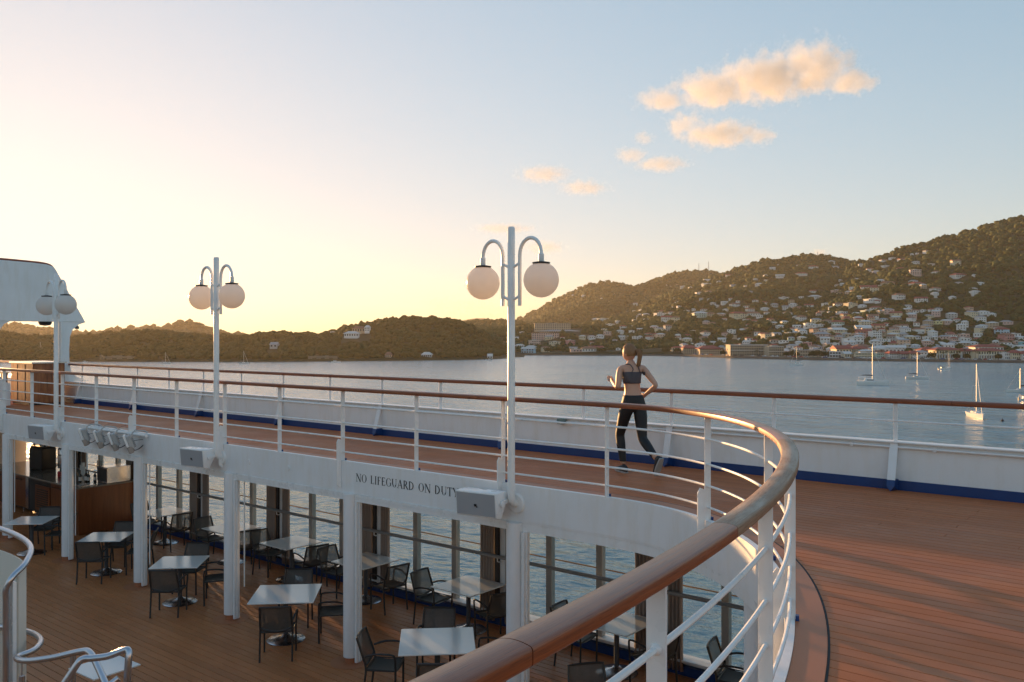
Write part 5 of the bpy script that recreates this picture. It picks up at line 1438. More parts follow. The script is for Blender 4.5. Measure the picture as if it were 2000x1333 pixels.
(-442.3,1143.5,10.4,5.2,2.5,30,'white','gable','red',1,7,'small white house, red gabled roof, in town centre'),
(-351.3,1157.2,16.4,13.3,5.0,40,'cream','hip','pale',2,20,'medium cream house, pale hipped roof, in town behind masts, leftmost of these'),
(-331.3,1173.2,15.7,9.9,3.3,35,'white','hip','red',1,15,'medium white house, red hipped roof, in town behind masts, leftmost of these'),
(-313.4,1161.9,12.1,9.8,3.9,20,'white','hip','rust',1,15,'medium white house, rust hipped roof, in town behind masts, leftmost of these'),
(-330.2,1139.3,11.3,14.5,4.8,32,'peach','gable','red',2,22,'large peach house, red gabled roof, in town behind masts'),
(-300.3,1097.3,3.3,12.3,6.2,60,'cream','flat','pale',2,20,'medium cream house, pale flat roof, in town behind masts'),
(-304.7,1157.8,11.2,9.7,4.8,41,'white','gable','rust',2,15,'medium white house, rust gabled roof, in town behind masts, rightmost of these'),
(-295.5,1181.6,15.7,7.3,3.9,16,'white','hip','rust',1,11,'medium white house, rust hipped roof, in town behind masts, second from left'),
(-283.1,1140.5,5.5,11.8,5.7,42,'white','hip','rust',2,18,'medium white house, rust hipped roof, in town behind masts, rightmost of these'),
(-272.3,1147.4,6.1,9.4,6.0,22,'cream','hip','grey',2,15,'medium cream house, grey hipped roof, in town behind masts'),
(-360.8,1078.2,4.0,18.9,6.3,59,'cream','gable','pale',2,30,'large cream house, pale gabled roof, in town centre'),
(-343.9,1122.6,11.4,17.7,2.5,30,'white','gable','pale',1,27,'large white house, pale gabled roof, in town behind masts, leftmost of these'),
(-327.1,1070.1,1.6,16.1,6.9,34,'rose','gable','red',2,26,'large rose house, red gabled roof, in town behind masts'),
(-310.9,1060.1,-0.1,12.1,8.3,56,'white','flat','pale',3,20,'medium white house, pale flat roof, in town behind masts, leftmost of these'),
(-337.3,1052.7,0.7,10.7,4.6,19,'tan','flat','pale',1,17,'medium tan house, pale flat roof, in town behind masts'),
(-366.1,1039.6,2.0,16.9,3.1,43,'pink','hip','grey',1,27,'large pink house, grey hipped roof, in town centre'),
(-405.9,1041.1,3.9,11.0,2.8,45,'tan','flat','pale',1,17,'medium tan house, pale flat roof, in town centre'),
(-421.7,1037.9,2.3,10.3,3.5,56,'white','gable','grey',1,16,'medium white house, grey gabled roof, in town centre'),
(-345.6,991.9,-6.5,10.2,6.7,23,'white','gable','pale',2,17,'medium white house, pale gabled roof, in town centre, rightmost of these'),
(-316.8,997.8,-7.0,21.6,7.2,28,'white','flat','pale',2,37,'large white house, pale flat roof, in town behind masts, leftmost of these'),
(-290.5,1011.7,-6.4,17.2,5.7,62,'white','flat','pale',2,30,'large white house, pale flat roof, in town behind masts, rightmost of these'),
(-357.2,969.3,-8.7,8.0,4.3,35,'rose','flat','pale',1,13,'medium rose house, pale flat roof, in town centre'),
(-341.2,949.0,-12.9,11.3,4.2,56,'lilac','hip','grey',1,20,'medium lilac house, grey hipped roof, in town centre'),
(-368.3,971.5,-7.2,7.3,2.9,39,'white','hip','pale',1,12,'medium white house, pale hipped roof, in town centre, second from left'),
(-390.1,981.0,-5.2,10.4,2.5,35,'white','flat','pale',1,17,'medium white house, pale flat roof, in town centre, leftmost of these'),
(-276.3,1076.9,-1.9,10.5,3.9,32,'cream','hip','pale',1,17,'medium cream house, pale hipped roof, in town behind masts, second from left'),
(-270.8,1085.5,-0.6,6.0,2.5,43,'white','hip','grey',1,10,'small white house, grey hipped roof, in town behind masts, leftmost of these'),
(-269.9,1020.5,-7.1,7.1,3.7,18,'white','hip','pale',1,12,'medium white house, pale hipped roof, in town behind masts, leftmost of these'),
(-280.2,1021.2,-6.6,7.2,2.6,30,'white','hip','red',1,12,'medium white house, red hipped roof, in town behind masts, rightmost of these'),
(-255.8,986.8,-9.5,15.1,2.7,40,'tan','flat','pale',1,27,'large tan house, pale flat roof, in town behind masts'),
(-251.7,1049.5,-5.7,13.0,2.6,36,'white','gable','rust',1,22,'large white house, rust gabled roof, in town behind masts'),
(-254.1,1093.9,-1.3,6.0,3.0,25,'white','hip','pale',1,10,'small white house, pale hipped roof, in town behind masts'),
(-205.9,1197.7,9.3,11.0,4.1,20,'white','hip','rust',1,17,'medium white house, rust hipped roof, in town far right, leftmost of these'),
(-200.3,1185.2,5.4,15.5,5.4,16,'skyblue','hip','red',2,25,'large sky blue house, red hipped roof, in town far right'),
(-191.3,1159.5,-1.7,14.3,6.0,55,'rose','hip','rust',2,23,'large rose house, rust hipped roof, in town far right'),
(-186.5,1179.1,1.8,13.0,3.7,24,'white','flat','pale',1,21,'large white house, pale flat roof, in town far right, rightmost of these'),
(-178.0,1171.1,-1.2,7.6,2.5,36,'white','hip','pale',1,12,'medium white house, pale hipped roof, in town far right, rightmost of these'),
(-220.6,1157.1,1.3,9.2,4.6,18,'white','flat','pale',1,15,'medium white house, pale flat roof, in town far right, rightmost of these'),
(-233.6,1145.8,0.6,10.7,4.6,30,'pink','flat','pale',1,17,'medium pink house, pale flat roof, in town far right, leftmost of these'),
(-226.8,1109.2,-4.0,11.9,4.5,46,'white','flat','pale',1,20,'medium white house, pale flat roof, in town far right, leftmost of these'),
(-250.2,1151.1,4.1,9.3,2.5,24,'white','hip','red',1,15,'medium white house, red hipped roof, in town far right'),
(-220.6,1075.8,-7.9,10.1,2.9,45,'white','hip','pale',1,17,'medium white house, pale hipped roof, in town far right, leftmost of these'),
(-201.5,1149.0,-2.9,10.6,2.5,42,'pinkred','hip','red',1,17,'medium pink house, red hipped roof, in town far right'),
(-183.5,1104.6,-7.9,11.5,3.5,26,'white','hip','rust',1,20,'medium white house, rust hipped roof, in town far right, rightmost of these'),
(-176.4,1099.6,-10.0,14.3,2.5,28,'white','flat','pale',1,25,'large white house, pale flat roof, in town far right, leftmost of these'),
(-189.0,1053.1,-13.1,9.0,2.8,42,'white','hip','grey',1,16,'medium white house, grey hipped roof, in town far right, rightmost of these'),
(-212.1,1085.4,-7.2,8.7,2.5,44,'white','hip','pale',1,15,'medium white house, pale hipped roof, in town far right, second from left'),
(-168.9,1119.9,-8.2,5.8,4.3,36,'teal','flat','pale',1,10,'small teal house, pale flat roof, in town far right'),
(-292.1,949.2,-12.7,17.7,4.1,56,'white','hip','rust',1,32,'large white house, rust hipped roof, in town behind masts'),
(-257.3,949.2,-12.9,17.3,3.5,20,'white','gable','pale',1,32,'large white house, pale gabled roof, in town behind masts, rightmost of these'),
(-270.4,946.1,-13.0,21.4,2.9,51,'cream','hip','pale',1,40,'large cream house, pale hipped roof, in town behind masts'),
(-385.9,993.8,-2.2,7.5,2.7,26,'mint','hip','grey',1,12,'medium mint house, grey hipped roof, in town centre'),
(-227.1,1060.0,-7.7,8.6,2.9,27,'white','hip','grey',1,15,'medium white house, grey hipped roof, in town far right, leftmost of these'),
(-235.9,1043.6,-7.7,8.5,2.6,50,'cream','hip','pale',1,15,'medium cream house, pale hipped roof, in town behind masts, rightmost of these'),
(-247.7,985.4,-9.9,8.2,2.5,42,'white','hip','pale',1,15,'medium white house, pale hipped roof, in town behind masts, rightmost of these'),
(-227.7,1137.1,-1.9,6.1,2.5,54,'white','hip','rust',1,10,'small white house, rust hipped roof, in town far right'),
(-269.5,983.3,-9.6,8.4,4.3,43,'tan','hip','red',1,15,'medium tan house, red hipped roof, in town behind masts'),
(-215.5,1123.2,-3.8,5.3,3.4,29,'tan','hip','red',1,8,'small tan house, red hipped roof, in town far right'),
(-450.3,982.3,-12.5,5.7,4.2,40,'white','hip','red',1,9,'small white house, red hipped roof, above long tan block'),
(-451.2,958.7,-15.7,4.9,4.5,23,'white','flat','pale',1,8,'small white house, pale flat roof, above long tan block, rightmost of these'),
(-540.1,1076.7,-2.5,9.3,3.5,54,'tan','gable','rust',1,13,'medium tan house, rust gabled roof, above long tan block'),
(-373.6,995.4,-2.2,8.5,3.3,51,'cream','hip','pale',1,14,'medium cream house, pale hipped roof, in town centre'),
(-226.7,983.8,-11.3,4.4,3.9,43,'white','hip','grey',1,8,'small white house, grey hipped roof, in town behind masts, rightmost of these'),
(-329.4,977.7,-9.7,7.8,4.5,38,'white','flat','pale',1,13,'medium white house, pale flat roof, in town centre, rightmost of these'),
(-191.6,1098.6,-6.7,6.2,3.4,17,'white','hip','pale',1,10,'small white house, pale hipped roof, in town far right'),
(-260.5,1085.0,-2.3,7.4,4.3,48,'white','flat','pale',1,12,'medium white house, pale flat roof, in town behind masts, rightmost of these'),
(-175.4,1128.7,-6.3,6.8,3.3,41,'pink','flat','pale',1,11,'medium pink house, pale flat roof, in town far right, rightmost of these'),
(-287.3,1087.4,0.9,10.2,4.2,59,'grey','hip','grey',1,16,'medium grey house, grey hipped roof, in town behind masts'),
(-308.7,960.6,-11.7,5.1,4.0,35,'white','hip','red',1,9,'small white house, red hipped roof, in town centre'),
(-165.6,1092.1,-12.2,9.5,3.6,29,'cream','hip','pale',1,16,'medium cream house, pale hipped roof, in town far right'),
(-401.9,983.2,-5.5,9.7,3.2,30,'grey','hip','rust',1,16,'medium grey house, rust hipped roof, in town centre'),
(-392.0,957.2,-11.1,9.3,3.6,23,'grey','hip','red',1,15,'medium grey house, red hipped roof, in town centre'),
]
HCOL = {'white': (0.78, 0.76, 0.73), 'mint': (0.52, 0.62, 0.52), 'tan': (0.48, 0.38, 0.27), 'cream': (0.72, 0.62, 0.44), 'pink': (0.66, 0.46, 0.4), 'rose': (0.58, 0.26, 0.24), 'lilac': (0.52, 0.5, 0.62), 'grey': (0.46, 0.45, 0.43), 'pinkred': (0.66, 0.48, 0.4), 'creamred': (0.7, 0.62, 0.46), 'skyblue': (0.42, 0.62, 0.74), 'yellow': (0.7, 0.62, 0.3), 'peach': (0.72, 0.5, 0.36), 'teal': (0.22, 0.52, 0.54)}

# ---------------------------------------------------------------- the town
ROOFC = {'red': (.28, .055, .04), 'rust': (.24, .11, .07), 'grey': (.34, .34, .35), 'pale': (.62, .60, .57)}
HMAT = {k: plain('wall_' + k, v, .8, var=.08, vscale=.3, space='World') for k, v in HCOL.items()}
RMAT = {k: plain('roof_' + k, v, .75, var=.15, vscale=.5, space='World') for k, v in ROOFC.items()}
WINM = plain('dark_window', (.045, .05, .06), .25)
UNIT = {m: MB().bbox(-.5, .5, -.5, .5, -.6, 1).mesh('wall', HMAT[m]) for m in HMAT}
def roof_mesh(kind, mat):
    m = MB()
    if kind == 'flat': m.bbox(-.53, .53, -.53, .53, 0, .10).bbox(-.18, .12, -.1, .25, .10, .34)
    elif kind == 'hip':
        m.add([(-.57, -.57, 0), (.57, -.57, 0), (.57, .57, 0), (-.57, .57, 0), (-.25, 0, .42), (.25, 0, .42), (-.57, -.57, -.06), (.57, -.57, -.06), (.57, .57, -.06), (-.57, .57, -.06)],
              [(0, 1, 5, 4), (1, 2, 5), (2, 3, 4, 5), (3, 0, 4), (0, 6, 7, 1), (1, 7, 8, 2), (2, 8, 9, 3), (3, 9, 6, 0)])
    else:
        m.add([(-.55, -.57, 0), (.55, -.57, 0), (.55, .57, 0), (-.55, .57, 0), (-.55, 0, .42), (.55, 0, .42), (-.55, -.57, -.06), (.55, -.57, -.06), (.55, .57, -.06), (-.55, .57, -.06)],
              [(0, 1, 5, 4), (2, 3, 4, 5), (1, 2, 5), (3, 0, 4), (0, 6, 7, 1), (1, 7, 8, 2), (2, 8, 9, 3), (3, 9, 6, 0)])
    return m.mesh('roof', mat)
ROOFS = {(k, c): roof_mesh(k, RMAT[c]) for k in ('flat', 'hip', 'gable') for c in ROOFC}
WIN_ME = MB().box((0, 0, 0), (1, .12, 1)).mesh('window', WINM)
BALC_ME = MB().box((0, 0, 0), (1, 1, 1)).mesh('balcony', HMAT['white'])
hr_ = random.Random(9)
for (x, y, z, w, h, yaw, c, rk, rc, st, wp, lab) in HOUSES:
    d = min(max(w * .7, 5.5), 13)
    t = thing('house', lab, 'house', (x, y, z), R(yaw), 'houses of the hillside town')
    o = obj('wall', UNIT[c], t); o.scale = (w, d, h)
    o = obj('roof', ROOFS[(rk, rc)], t, (0, 0, h)); o.scale = (w, d, max(1.7, min(3.6, w * .18)) / .42 * (.55 if rk == 'flat' else .8))
    n = max(1, min(6, int(w / 3.0)))
    for s_ in range(st):
        zz = (s_ + .55) * h / st
        for k in range(n):
            if hr_.random() < .12: continue
            o = obj('window', WIN_ME, t, ((k + .5) / n * w - w / 2 + hr_.uniform(-.15, .15), -d / 2 - .03, zz)); o.scale = (min(1.5, w / n * .5), 1, min(1.5, h / st * .5))
    if wp >= 15 and hr_.random() < .6:
        o = obj('balcony', BALC_ME, t, (0, -d / 2 - .6, h / st * (st - 1) - .1 if st > 1 else .2)); o.scale = (w * .9, 1.2, .25)

# the many smaller houses too tiny to pick apart, as one mass
FARH = []
def small_town(seed):
    rr = random.Random(seed); parts = {}
    spots = []
    for k in range(420):
        if k < 120: b = rr.uniform(1330, 2005); off = rr.uniform(58, 150)
        elif k < 320: b = rr.gauss(1720, 150); off = rr.uniform(90, 420)
        else: b = rr.uniform(1150, 1960); off = rr.uniform(180, 760)
        if not 1140 < b < 2010: continue
        Z = float(shore(b)) + off
        X, Y = to_world(b, Z)
        if any((X - q[0]) ** 2 + (Y - q[1]) ** 2 < (q[3] * .6 + 7) ** 2 for q in HOUSES): continue
        if any((X - q[0]) ** 2 + (Y - q[1]) ** 2 < 12 ** 2 for q in spots): continue
        spots.append((X, Y, b, Z))
    hs = town_h(np.array([q[2] for q in spots]), np.array([q[3] for q in spots]))
    walls = {}; roofs = {}; wins = MB()
    for (X, Y, b, Z), hh in zip(spots, hs):
        w = rr.uniform(7, 14); d = rr.uniform(6, 10); h = rr.choice([3.0, 3.2, 5.6, 6.0]); a = R(39.1 + rr.uniform(-30, 30))
        c = rr.choice(['white', 'white', 'white', 'white', 'cream', 'cream', 'pink', 'grey', 'tan', 'peach']); r = rr.choice(['pale', 'pale', 'grey', 'red', 'rust'])
        z0 = float(hh) + SEA
        walls.setdefault(c, MB()).box((X, Y, z0 + h / 2 - .8), (w, d, h + 1.6), a)
        M = Matrix.Translation((X, Y, z0 + h)) @ Matrix.Rotation(a, 4, 'Z')
        t_ = MB().add([(-w * .56, -d * .57, 0), (w * .56, -d * .57, 0), (w * .56, d * .57, 0), (-w * .56, d * .57, 0), (-w * .25, 0, 1.7), (w * .25, 0, 1.7)], [(0, 1, 5, 4), (1, 2, 5), (2, 3, 4, 5), (3, 0, 4), (3, 2, 1, 0)]).xform(M)
        roofs.setdefault(r, MB()).add(t_.v, t_.f)
        for s_ in range(1 if h < 4 else 2):
            for k in range(3):
                p = Matrix.Rotation(a, 3, 'Z') @ Vector(((k - 1) * w * .3, -d / 2 - .03, 0)); wins.box((X + p.x, Y + p.y, z0 + 1.6 + s_ * 2.8), (1.2, .1, 1.2), a)
        FARH.append((X, Y, z0, w, h))
    t = thing('small_houses', 'mass of tiny pale houses filling in between the larger ones', 'houses'); t['kind'] = 'stuff'
    for c, m in walls.items(): m.build('walls', HMAT[c], t, fix=False)['kind'] = 'stuff'
    for c, m in roofs.items(): m.build('roofs', RMAT[c], t, fix=False)['kind'] = 'stuff'
    wins.build('windows', WINM, t, fix=False)['kind'] = 'stuff'
small_town(77)

# larger blocks along the waterfront and on the slope, each with storeys of windows
def block(name, lab, cat, b0, b1, dist, base, htop, wall, roof, roofc, storeys, ncol, depth=14, yaw=None, fins=False, arcade=False, wfrac=.5):
    xa, ya = to_world(b0, dist); xb, yb = to_world(b1, dist)
    cx, cy = (xa + xb) / 2, (ya + yb) / 2
    w = math.hypot(xb - xa, yb - ya); h = htop
    ang = math.atan2(yb - ya, xb - xa)
    f = Vector((-math.sin(ang), math.cos(ang), 0))
    t = thing(name, lab, cat, (cx + f.x * depth / 2, cy + f.y * depth / 2, base + SEA), ang)
    o = obj('wall', UNIT[wall], t); o.scale = (w, depth, h)
    o = obj('roof', ROOFS[(roof, roofc)], t, (0, 0, h)); o.scale = (w, depth, (2.2 if roof == 'flat' else 4.2) / .42 * (.4 if roof == 'flat' else .55 if depth < 16 else .8))
    for s_ in range(storeys):
        zz = (s_ + .52) * h / storeys
        for k in range(ncol):
            o = obj('window', WIN_ME, t, ((k + .5) / ncol * w - w / 2, -depth / 2 - .03, zz)); o.scale = (w / ncol * wfrac, 1, h / storeys * .55)
    if fins:
        for k in range(ncol + 1):
            o = obj('fin', UNIT[wall], t, (k / ncol * (w - .6) - w / 2 + .3, -depth / 2 - .5, 0)); o.scale = (.55, 1.0, h * .97)
        for zz in (h - .5, h * .5):
            o = obj('ledge', BALC_ME, t, (0, -depth / 2 - .28, zz)); o.scale = (w, .5, .5)
    if arcade:
        for k in range(ncol + 1):
            o = obj('pier', UNIT['white'], t, (k / ncol * (w - .6) - w / 2 + .3, -depth / 2 - .45, 0)); o.scale = (.6, .8, h * .5)
        o = obj('balcony', BALC_ME, t, (0, -depth / 2 - .6, h * .52)); o.scale = (w, 1.1, .35)
    return t
def Q(b): return float(shore((b))) + 26
B = block
B('office_block', 'long tan waterfront block with vertical concrete fins', 'building', 1426, 1500, Q(1465), 2, 11.6, 'tan', 'flat', 'grey', 4, 16, 18, fins=True)
B('office_block', 'shorter tan finned wing right of the long waterfront block', 'building', 1501.5, 1531, Q(1515), 2, 10.2, 'tan', 'flat', 'grey', 4, 7, 16, fins=True)
B('red_roof_block', 'tan three storey building with red hipped roof left of the finned block', 'building', 1367, 1409, Q(1388), 2, 6.8, 'tan', 'hip', 'red', 3, 10, 18)
B('red_roof_block', 'smaller tan building with red hipped roof at the left waterfront end', 'building', 1336, 1361, Q(1348), 2, 7.2, 'tan', 'hip', 'red', 3, 6, 16)
B('shed', 'low cream shed left of the red roofed waterfront buildings', 'building', 1313, 1335, Q(1324), 2, 4.2, 'cream', 'flat', 'pale', 1, 5, 10)
B('long_low_block', 'long low tan arcade building right of the finned block', 'building', 1561, 1612, Q(1590) + 20, 2, 6.4, 'tan', 'flat', 'grey', 2, 16, 14)
B('modern_block', 'white flat roofed building with large dark windows on the waterfront', 'building', 1615, 1648, Q(1630), 2, 5.6, 'white', 'flat', 'pale', 2, 6, 14, wfrac=.75)
B('gabled_house', 'small cream gabled house standing alone on the waterfront road', 'house', 1650, 1664, Q(1657) - 4, 2, 3.8, 'cream', 'gable', 'pale', 1, 3, 9)
B('church_hall', 'cream hall with red gabled roof behind the waterfront', 'building', 1634, 1664, Q(1650) + 46, 4, 6.0, 'cream', 'gable', 'red', 1, 5, 16)
B('long_low_block', 'long cream two storey waterfront building left of the red roofs', 'building', 1671, 1712, Q(1690), 2, 4.8, 'cream', 'flat', 'pale', 2, 14, 12)
B('long_low_block', 'grey mint waterfront building with flat roof', 'building', 1713, 1727, Q(1720), 2, 4.6, 'mint', 'flat', 'grey', 2, 4, 12)
B('red_roof_block', 'white house with dark red roof on the waterfront beside the mint building', 'building', 1738, 1758, Q(1748), 2, 4.6, 'white', 'hip', 'red', 2, 6, 11)
B('red_roof_block', 'grey building with stepped red roofs on the waterfront', 'building', 1760, 1778, Q(1769), 2, 4.4, 'grey', 'gable', 'red', 2, 4, 12)
B('red_roof_block', 'cream building with red roof right of the stepped roofs', 'building', 1779, 1798, Q(1788), 2, 4.8, 'cream', 'hip', 'red', 2, 5, 12)
B('long_low_block', 'low white waterfront shed with pale roof', 'building', 1790, 1822, Q(1806) - 8, 2, 2.6, 'white', 'flat', 'pale', 1, 9, 8)
B('arcaded_block', 'large cream arcaded building with red roof behind palm trees', 'building', 1829, 1877, Q(1853), 2, 8.2, 'cream', 'hip', 'red', 2, 9, 15, arcade=True)
B('red_roof_block', 'white two storey building with red roof right of the arcaded block', 'building', 1879, 1908, Q(1894) + 6, 2, 7.2, 'white', 'hip', 'red', 2, 7, 13)
B('arcaded_block', 'long yellow cream building with red roof and balconies at far right', 'building', 1911, 1962, Q(1937), 2, 7.6, 'cream', 'hip', 'red', 2, 10, 14, arcade=True)
B('waterfront_house', 'narrow white waterfront house right of the long yellow building', 'building', 1963, 1976, Q(1969) - 4, 2, 6.0, 'white', 'flat', 'pale', 2, 4, 10)
B('waterfront_house', 'cream stepped waterfront house near the right edge', 'building', 1978, 1996, Q(1987) - 4, 2, 6.2, 'cream', 'hip', 'red', 2, 5, 10)
B('waterfront_house', 'white waterfront house cut by the right edge of the photo', 'building', 1998, 2030, Q(2010) - 4, 2, 5.6, 'white', 'hip', 'red', 2, 7, 10)
for i, (b0, b1, dd, hh, cc, lab) in enumerate(((1640, 1662, 78, 8.5, 'white', 'white block with flat roof in the second row behind the hall'), (1700, 1766, 62, 6.5, 'white', 'long white flat roofed block behind the waterfront row'),
        (1800, 1835, 52, 6.2, 'pink', 'pink building with red roof in the second row left of the arcades'), (1664, 1700, 66, 6.8, 'creamred', 'cream second row building behind the long low waterfront block'), (1905, 1960, 58, 9.5, 'white', 'white second row building with red roof above the yellow building'))):
    B('town_block', lab, 'building', b0, b1, Q((b0 + b1) / 2) + dd, 3, hh, cc, 'flat' if i in (0, 1) else 'hip', 'pale' if i in (0, 1) else 'red', 2, 9, 12)
def HZ(b, y):   # range at which the slope shows at this elevation mark
    Z = np.arange(float(shore(b)) + 40, 3000, 3.0); h = town_h(np.full_like(Z, b), Z)
    k = np.nonzero(658 + FB * (22 - h) / Z <= y)[0][0]
    return float(Z[k]), float(h[k])
z_, h_ = HZ(1080, 646)
B('hotel', 'big tan hotel slab on the slope left of the runner', 'building', 1044, 1115, z_, h_, 11.5, 'tan', 'flat', 'grey', 4, 20, 18)
B('hotel_wing', 'row of low hotel wings with blue grey roof below the tan slab', 'building', 1054, 1134, z_ - 22, h_ - 6, 4.6, 'tan', 'hip', 'grey', 2, 18, 14)
z_, h_ = HZ(1065, 665)
B('hotel', 'pink hotel block with many windows below the tan hotel', 'building', 1039, 1092, z_, h_, 11.0, 'pink', 'flat', 'rust', 4, 12, 16)

# quay road, cars, palms, street trees
qx = []
for b in np.arange(880, 2320, 12):
    z0 = float(shore(b)); a = to_world(b, z0 - 1.5); c = to_world(b, z0 + 22)
    qx.append((a, c))
qm = MB()
for a, c in qx: qm.v += [(a[0], a[1], SEA - 1), (a[0], a[1], SEA + 1.85), (c[0], c[1], SEA + 1.9)]
for i in range(len(qx) - 1): qm.f += [(3 * i, 3 * i + 3, 3 * i + 4, 3 * i + 1), (3 * i + 1, 3 * i + 4, 3 * i + 5, 3 * i + 2)]
QUAY = plain('quay_concrete', (.16, .12, .09), .85, var=.2, vscale=.3, space='World')
struct(qm.build('quay_road', QUAY, fix=False))
CARC = [plain('car_paint_%s' % n, c, .35) for n, c in (('white', (.7, .7, .7)), ('silver', (.42, .43, .45)), ('dark', (.05, .05, .06)), ('red', (.4, .03, .03)), ('blue', (.06, .12, .3)))]
def car_proto(mat):
    t = thing('parked_car', '', 'car')
    body = [(-2.15, .35), (2.15, .35), (2.15, .85), (1.3, .95), (.7, 1.45), (-1.1, 1.45), (-1.75, .95), (-2.15, .9)]
    n = len(body)
    MB().add([(a, -.85, b) for a, b in body] + [(a, .85, b) for a, b in body], [tuple(range(n)), tuple(range(2 * n - 1, n - 1, -1))] + [(i, (i + 1) % n, n + (i + 1) % n, n + i) for i in range(n)]).build('body', mat, t)
    MB().bbox(-1.2, .9, -.87, .87, .98, 1.36).build('glazing', WINM, t)
    for sx in (-1.35, 1.35):
        for sy in (-.8, .8): MB().lathe([(.33, -.1), (.33, .1)], 10, (sx, sy, .33), Matrix.Rotation(R(90), 3, 'X')).build('wheel', BLACK, t)
    return t
protos = [car_proto(m) for m in CARC]
pu = [0] * 5
cr = random.Random(21)
cn = ['white', 'silver', 'dark', 'red', 'blue']
cars = []
for b in list(np.arange(1345, 1660, 11.5)) + list(np.arange(1668, 2000, 9.5)):
    if cr.random() < .2: continue
    cars.append((b + cr.uniform(-2, 2), cr.choice([0, 0, 0, 1, 1, 2, 3, 4])))
ordw = ['first', 'second', 'third', 'fourth', 'fifth', 'sixth', 'seventh', 'eighth', 'ninth', 'tenth', 'eleventh', 'twelfth', 'thirteenth', 'fourteenth', 'fifteenth', 'sixteenth', 'seventeenth', 'eighteenth', 'nineteenth', 'twentieth', '21st', '22nd', '23rd', '24th', '25th', '26th', '27th', '28th', '29th', '30th', '31st', '32nd', '33rd', '34th', '35th', '36th', '37th', '38th', '39th', '40th']
cc_ = [0] * 5
for b, k in cars:
    z0 = float(shore(b)); p = to_world(b, z0 + 8); q = to_world(b + 8, float(shore(b + 8)) + 8)
    o = protos[k] if not pu[k] else copy_tree(protos[k]); pu[k] = 1
    o.location = (p[0], p[1], SEA + 1.91); o.rotation_euler = (0, 0, math.atan2(q[1] - p[1], q[0] - p[0]) + cr.choice([0, 3.14]))
    o['label'] = '%s car parked on the quay road, %s %s car from the left' % (cn[k], ordw[cc_[k]], cn[k]); o['group'] = 'cars parked along the quay'; cc_[k] += 1
for k in range(5):
    if not pu[k]:
        for ch in list(protos[k].children): bpy.data.objects.remove(ch, do_unlink=True)
        bpy.data.objects.remove(protos[k], do_unlink=True)

TRUNK = plain('palm_trunk', (.14, .10, .07), .9)
PALM = make_foliage('palm_leaf', (.03, .045, .015), (.08, .10, .03), .8)
def palm(h, seed):
    rr = random.Random(seed)
    t = thing('palm_tree', '', 'palm tree')
    MB().tube([(0, 0, -.3), (.15, .05, h * .5), (.1, .1, h)], [.22, .16, .12], 7).build('trunk', TRUNK, t, smooth=True)
    m = MB()
    for k in range(13):
        a = k * 2.4 + rr.uniform(-.2, .2); el = rr.uniform(-.1, .9); ln = rr.uniform(2.2, 3.0)
        prev = None
        for i in range(6):
            u = i / 5; r = ln * u; zz = h + ln * u * math.sin(el) - 1.6 * u * u
            wd = .34 * math.sin(math.pi * min(.95, u + .12))
            c_ = Vector((.1 + r * math.cos(el * .6) * math.cos(a), .1 + r * math.cos(el * .6) * math.sin(a), zz)); s_ = Vector((-math.sin(a), math.cos(a), 0)) * wd
            q = (c_ + s_ - Vector((0, 0, wd * .6)), c_, c_ - s_ - Vector((0, 0, wd * .6)))
            if prev: m.add(list(prev) + list(q), [(0, 1, 4, 3), (1, 2, 5, 4)])
            prev = q
    m.build('crown', PALM, t, fix=False)
    return t
pp = [palm(7.5, 1), palm(9, 2), palm(6.2, 3)]
usedp = [0, 0, 0]
pl = [(1826, 9, 0), (1833, 12, 1), (1842, 8, 2), (1850, 10, 0), (1858, 9, 2), (1871, 9, 0), (1884, 9, 1), (1905, 10, 1), (1911, 7, 2), (1932, 9, 0), (1667, 9, 2), (1542, 9, 1), (1478, 9, 2), (1411, 10, 0), (1926, 75, 1), (1934, 80, 0), (1600, 40, 1), (1722, 60, 0)]
for i, (b, off, k) in enumerate(sorted(pl)):
    p = to_world(b, float(shore(b)) + off)
    o = pp[k] if not usedp[k] else copy_tree(pp[k]); usedp[k] = 1
    o.location = (p[0], p[1], SEA + 1.7); o.rotation_euler = (0, 0, i * 1.3)
    o['label'] = 'palm tree on the waterfront, %s of the palms counted from the left' % ordw[i]; o['group'] = 'palm trees along the waterfront'
BARK = plain('bark', (.09, .07, .05), .9)
def street_tree(w, h, seed, mat):
    rr = random.Random(seed); t = thing('broadleaf_tree', '', 'tree')
    m = MB().tube([(0, 0, -.4), (0, .05, h * .35), (.1, 0, h * .6)], [.26, .19, .1], 7)
    for k in range(5):
        a = k * 1.26; m.tube([(0, 0, h * .3), (math.cos(a) * w * .25, math.sin(a) * w * .25, h * .62)], [.1, .04], 5)
    m.build('trunk', BARK, t, smooth=True)
    m = MB()
    for k in range(520):
        u = rr.random() ** .45; th = rr.uniform(0, 6.283); ph = math.acos(rr.uniform(-.75, 1))
        lump = 1 + .25 * math.sin(3 * th + seed) * math.sin(2 * ph)
        c_ = Vector((math.sin(ph) * math.cos(th) * w / 2 * u * lump, math.sin(ph) * math.sin(th) * w / 2 * u * lump, h * .62 + math.cos(ph) * h * .36 * u * lump))
        s_ = rr.uniform(.28, .55); M = Euler((rr.uniform(0, 3), rr.uniform(0, 3), rr.uniform(0, 3))).to_matrix()
        m.add([c_ + M @ Vector(v) * s_ for v in ((-1, -.6, 0), (1, -.6, .2), (.9, .7, 0), (-.9, .6, .25))], [(0, 1, 2, 3)])
    m.build('crown', mat, t, fix=False)
    return t
tp = [street_tree(8, 6.5, 1, FOL_T), street_tree(6, 5.5, 2, FOL_T), street_tree(10, 7.5, 3, FOL_T)]
usedt = [0, 0, 0]
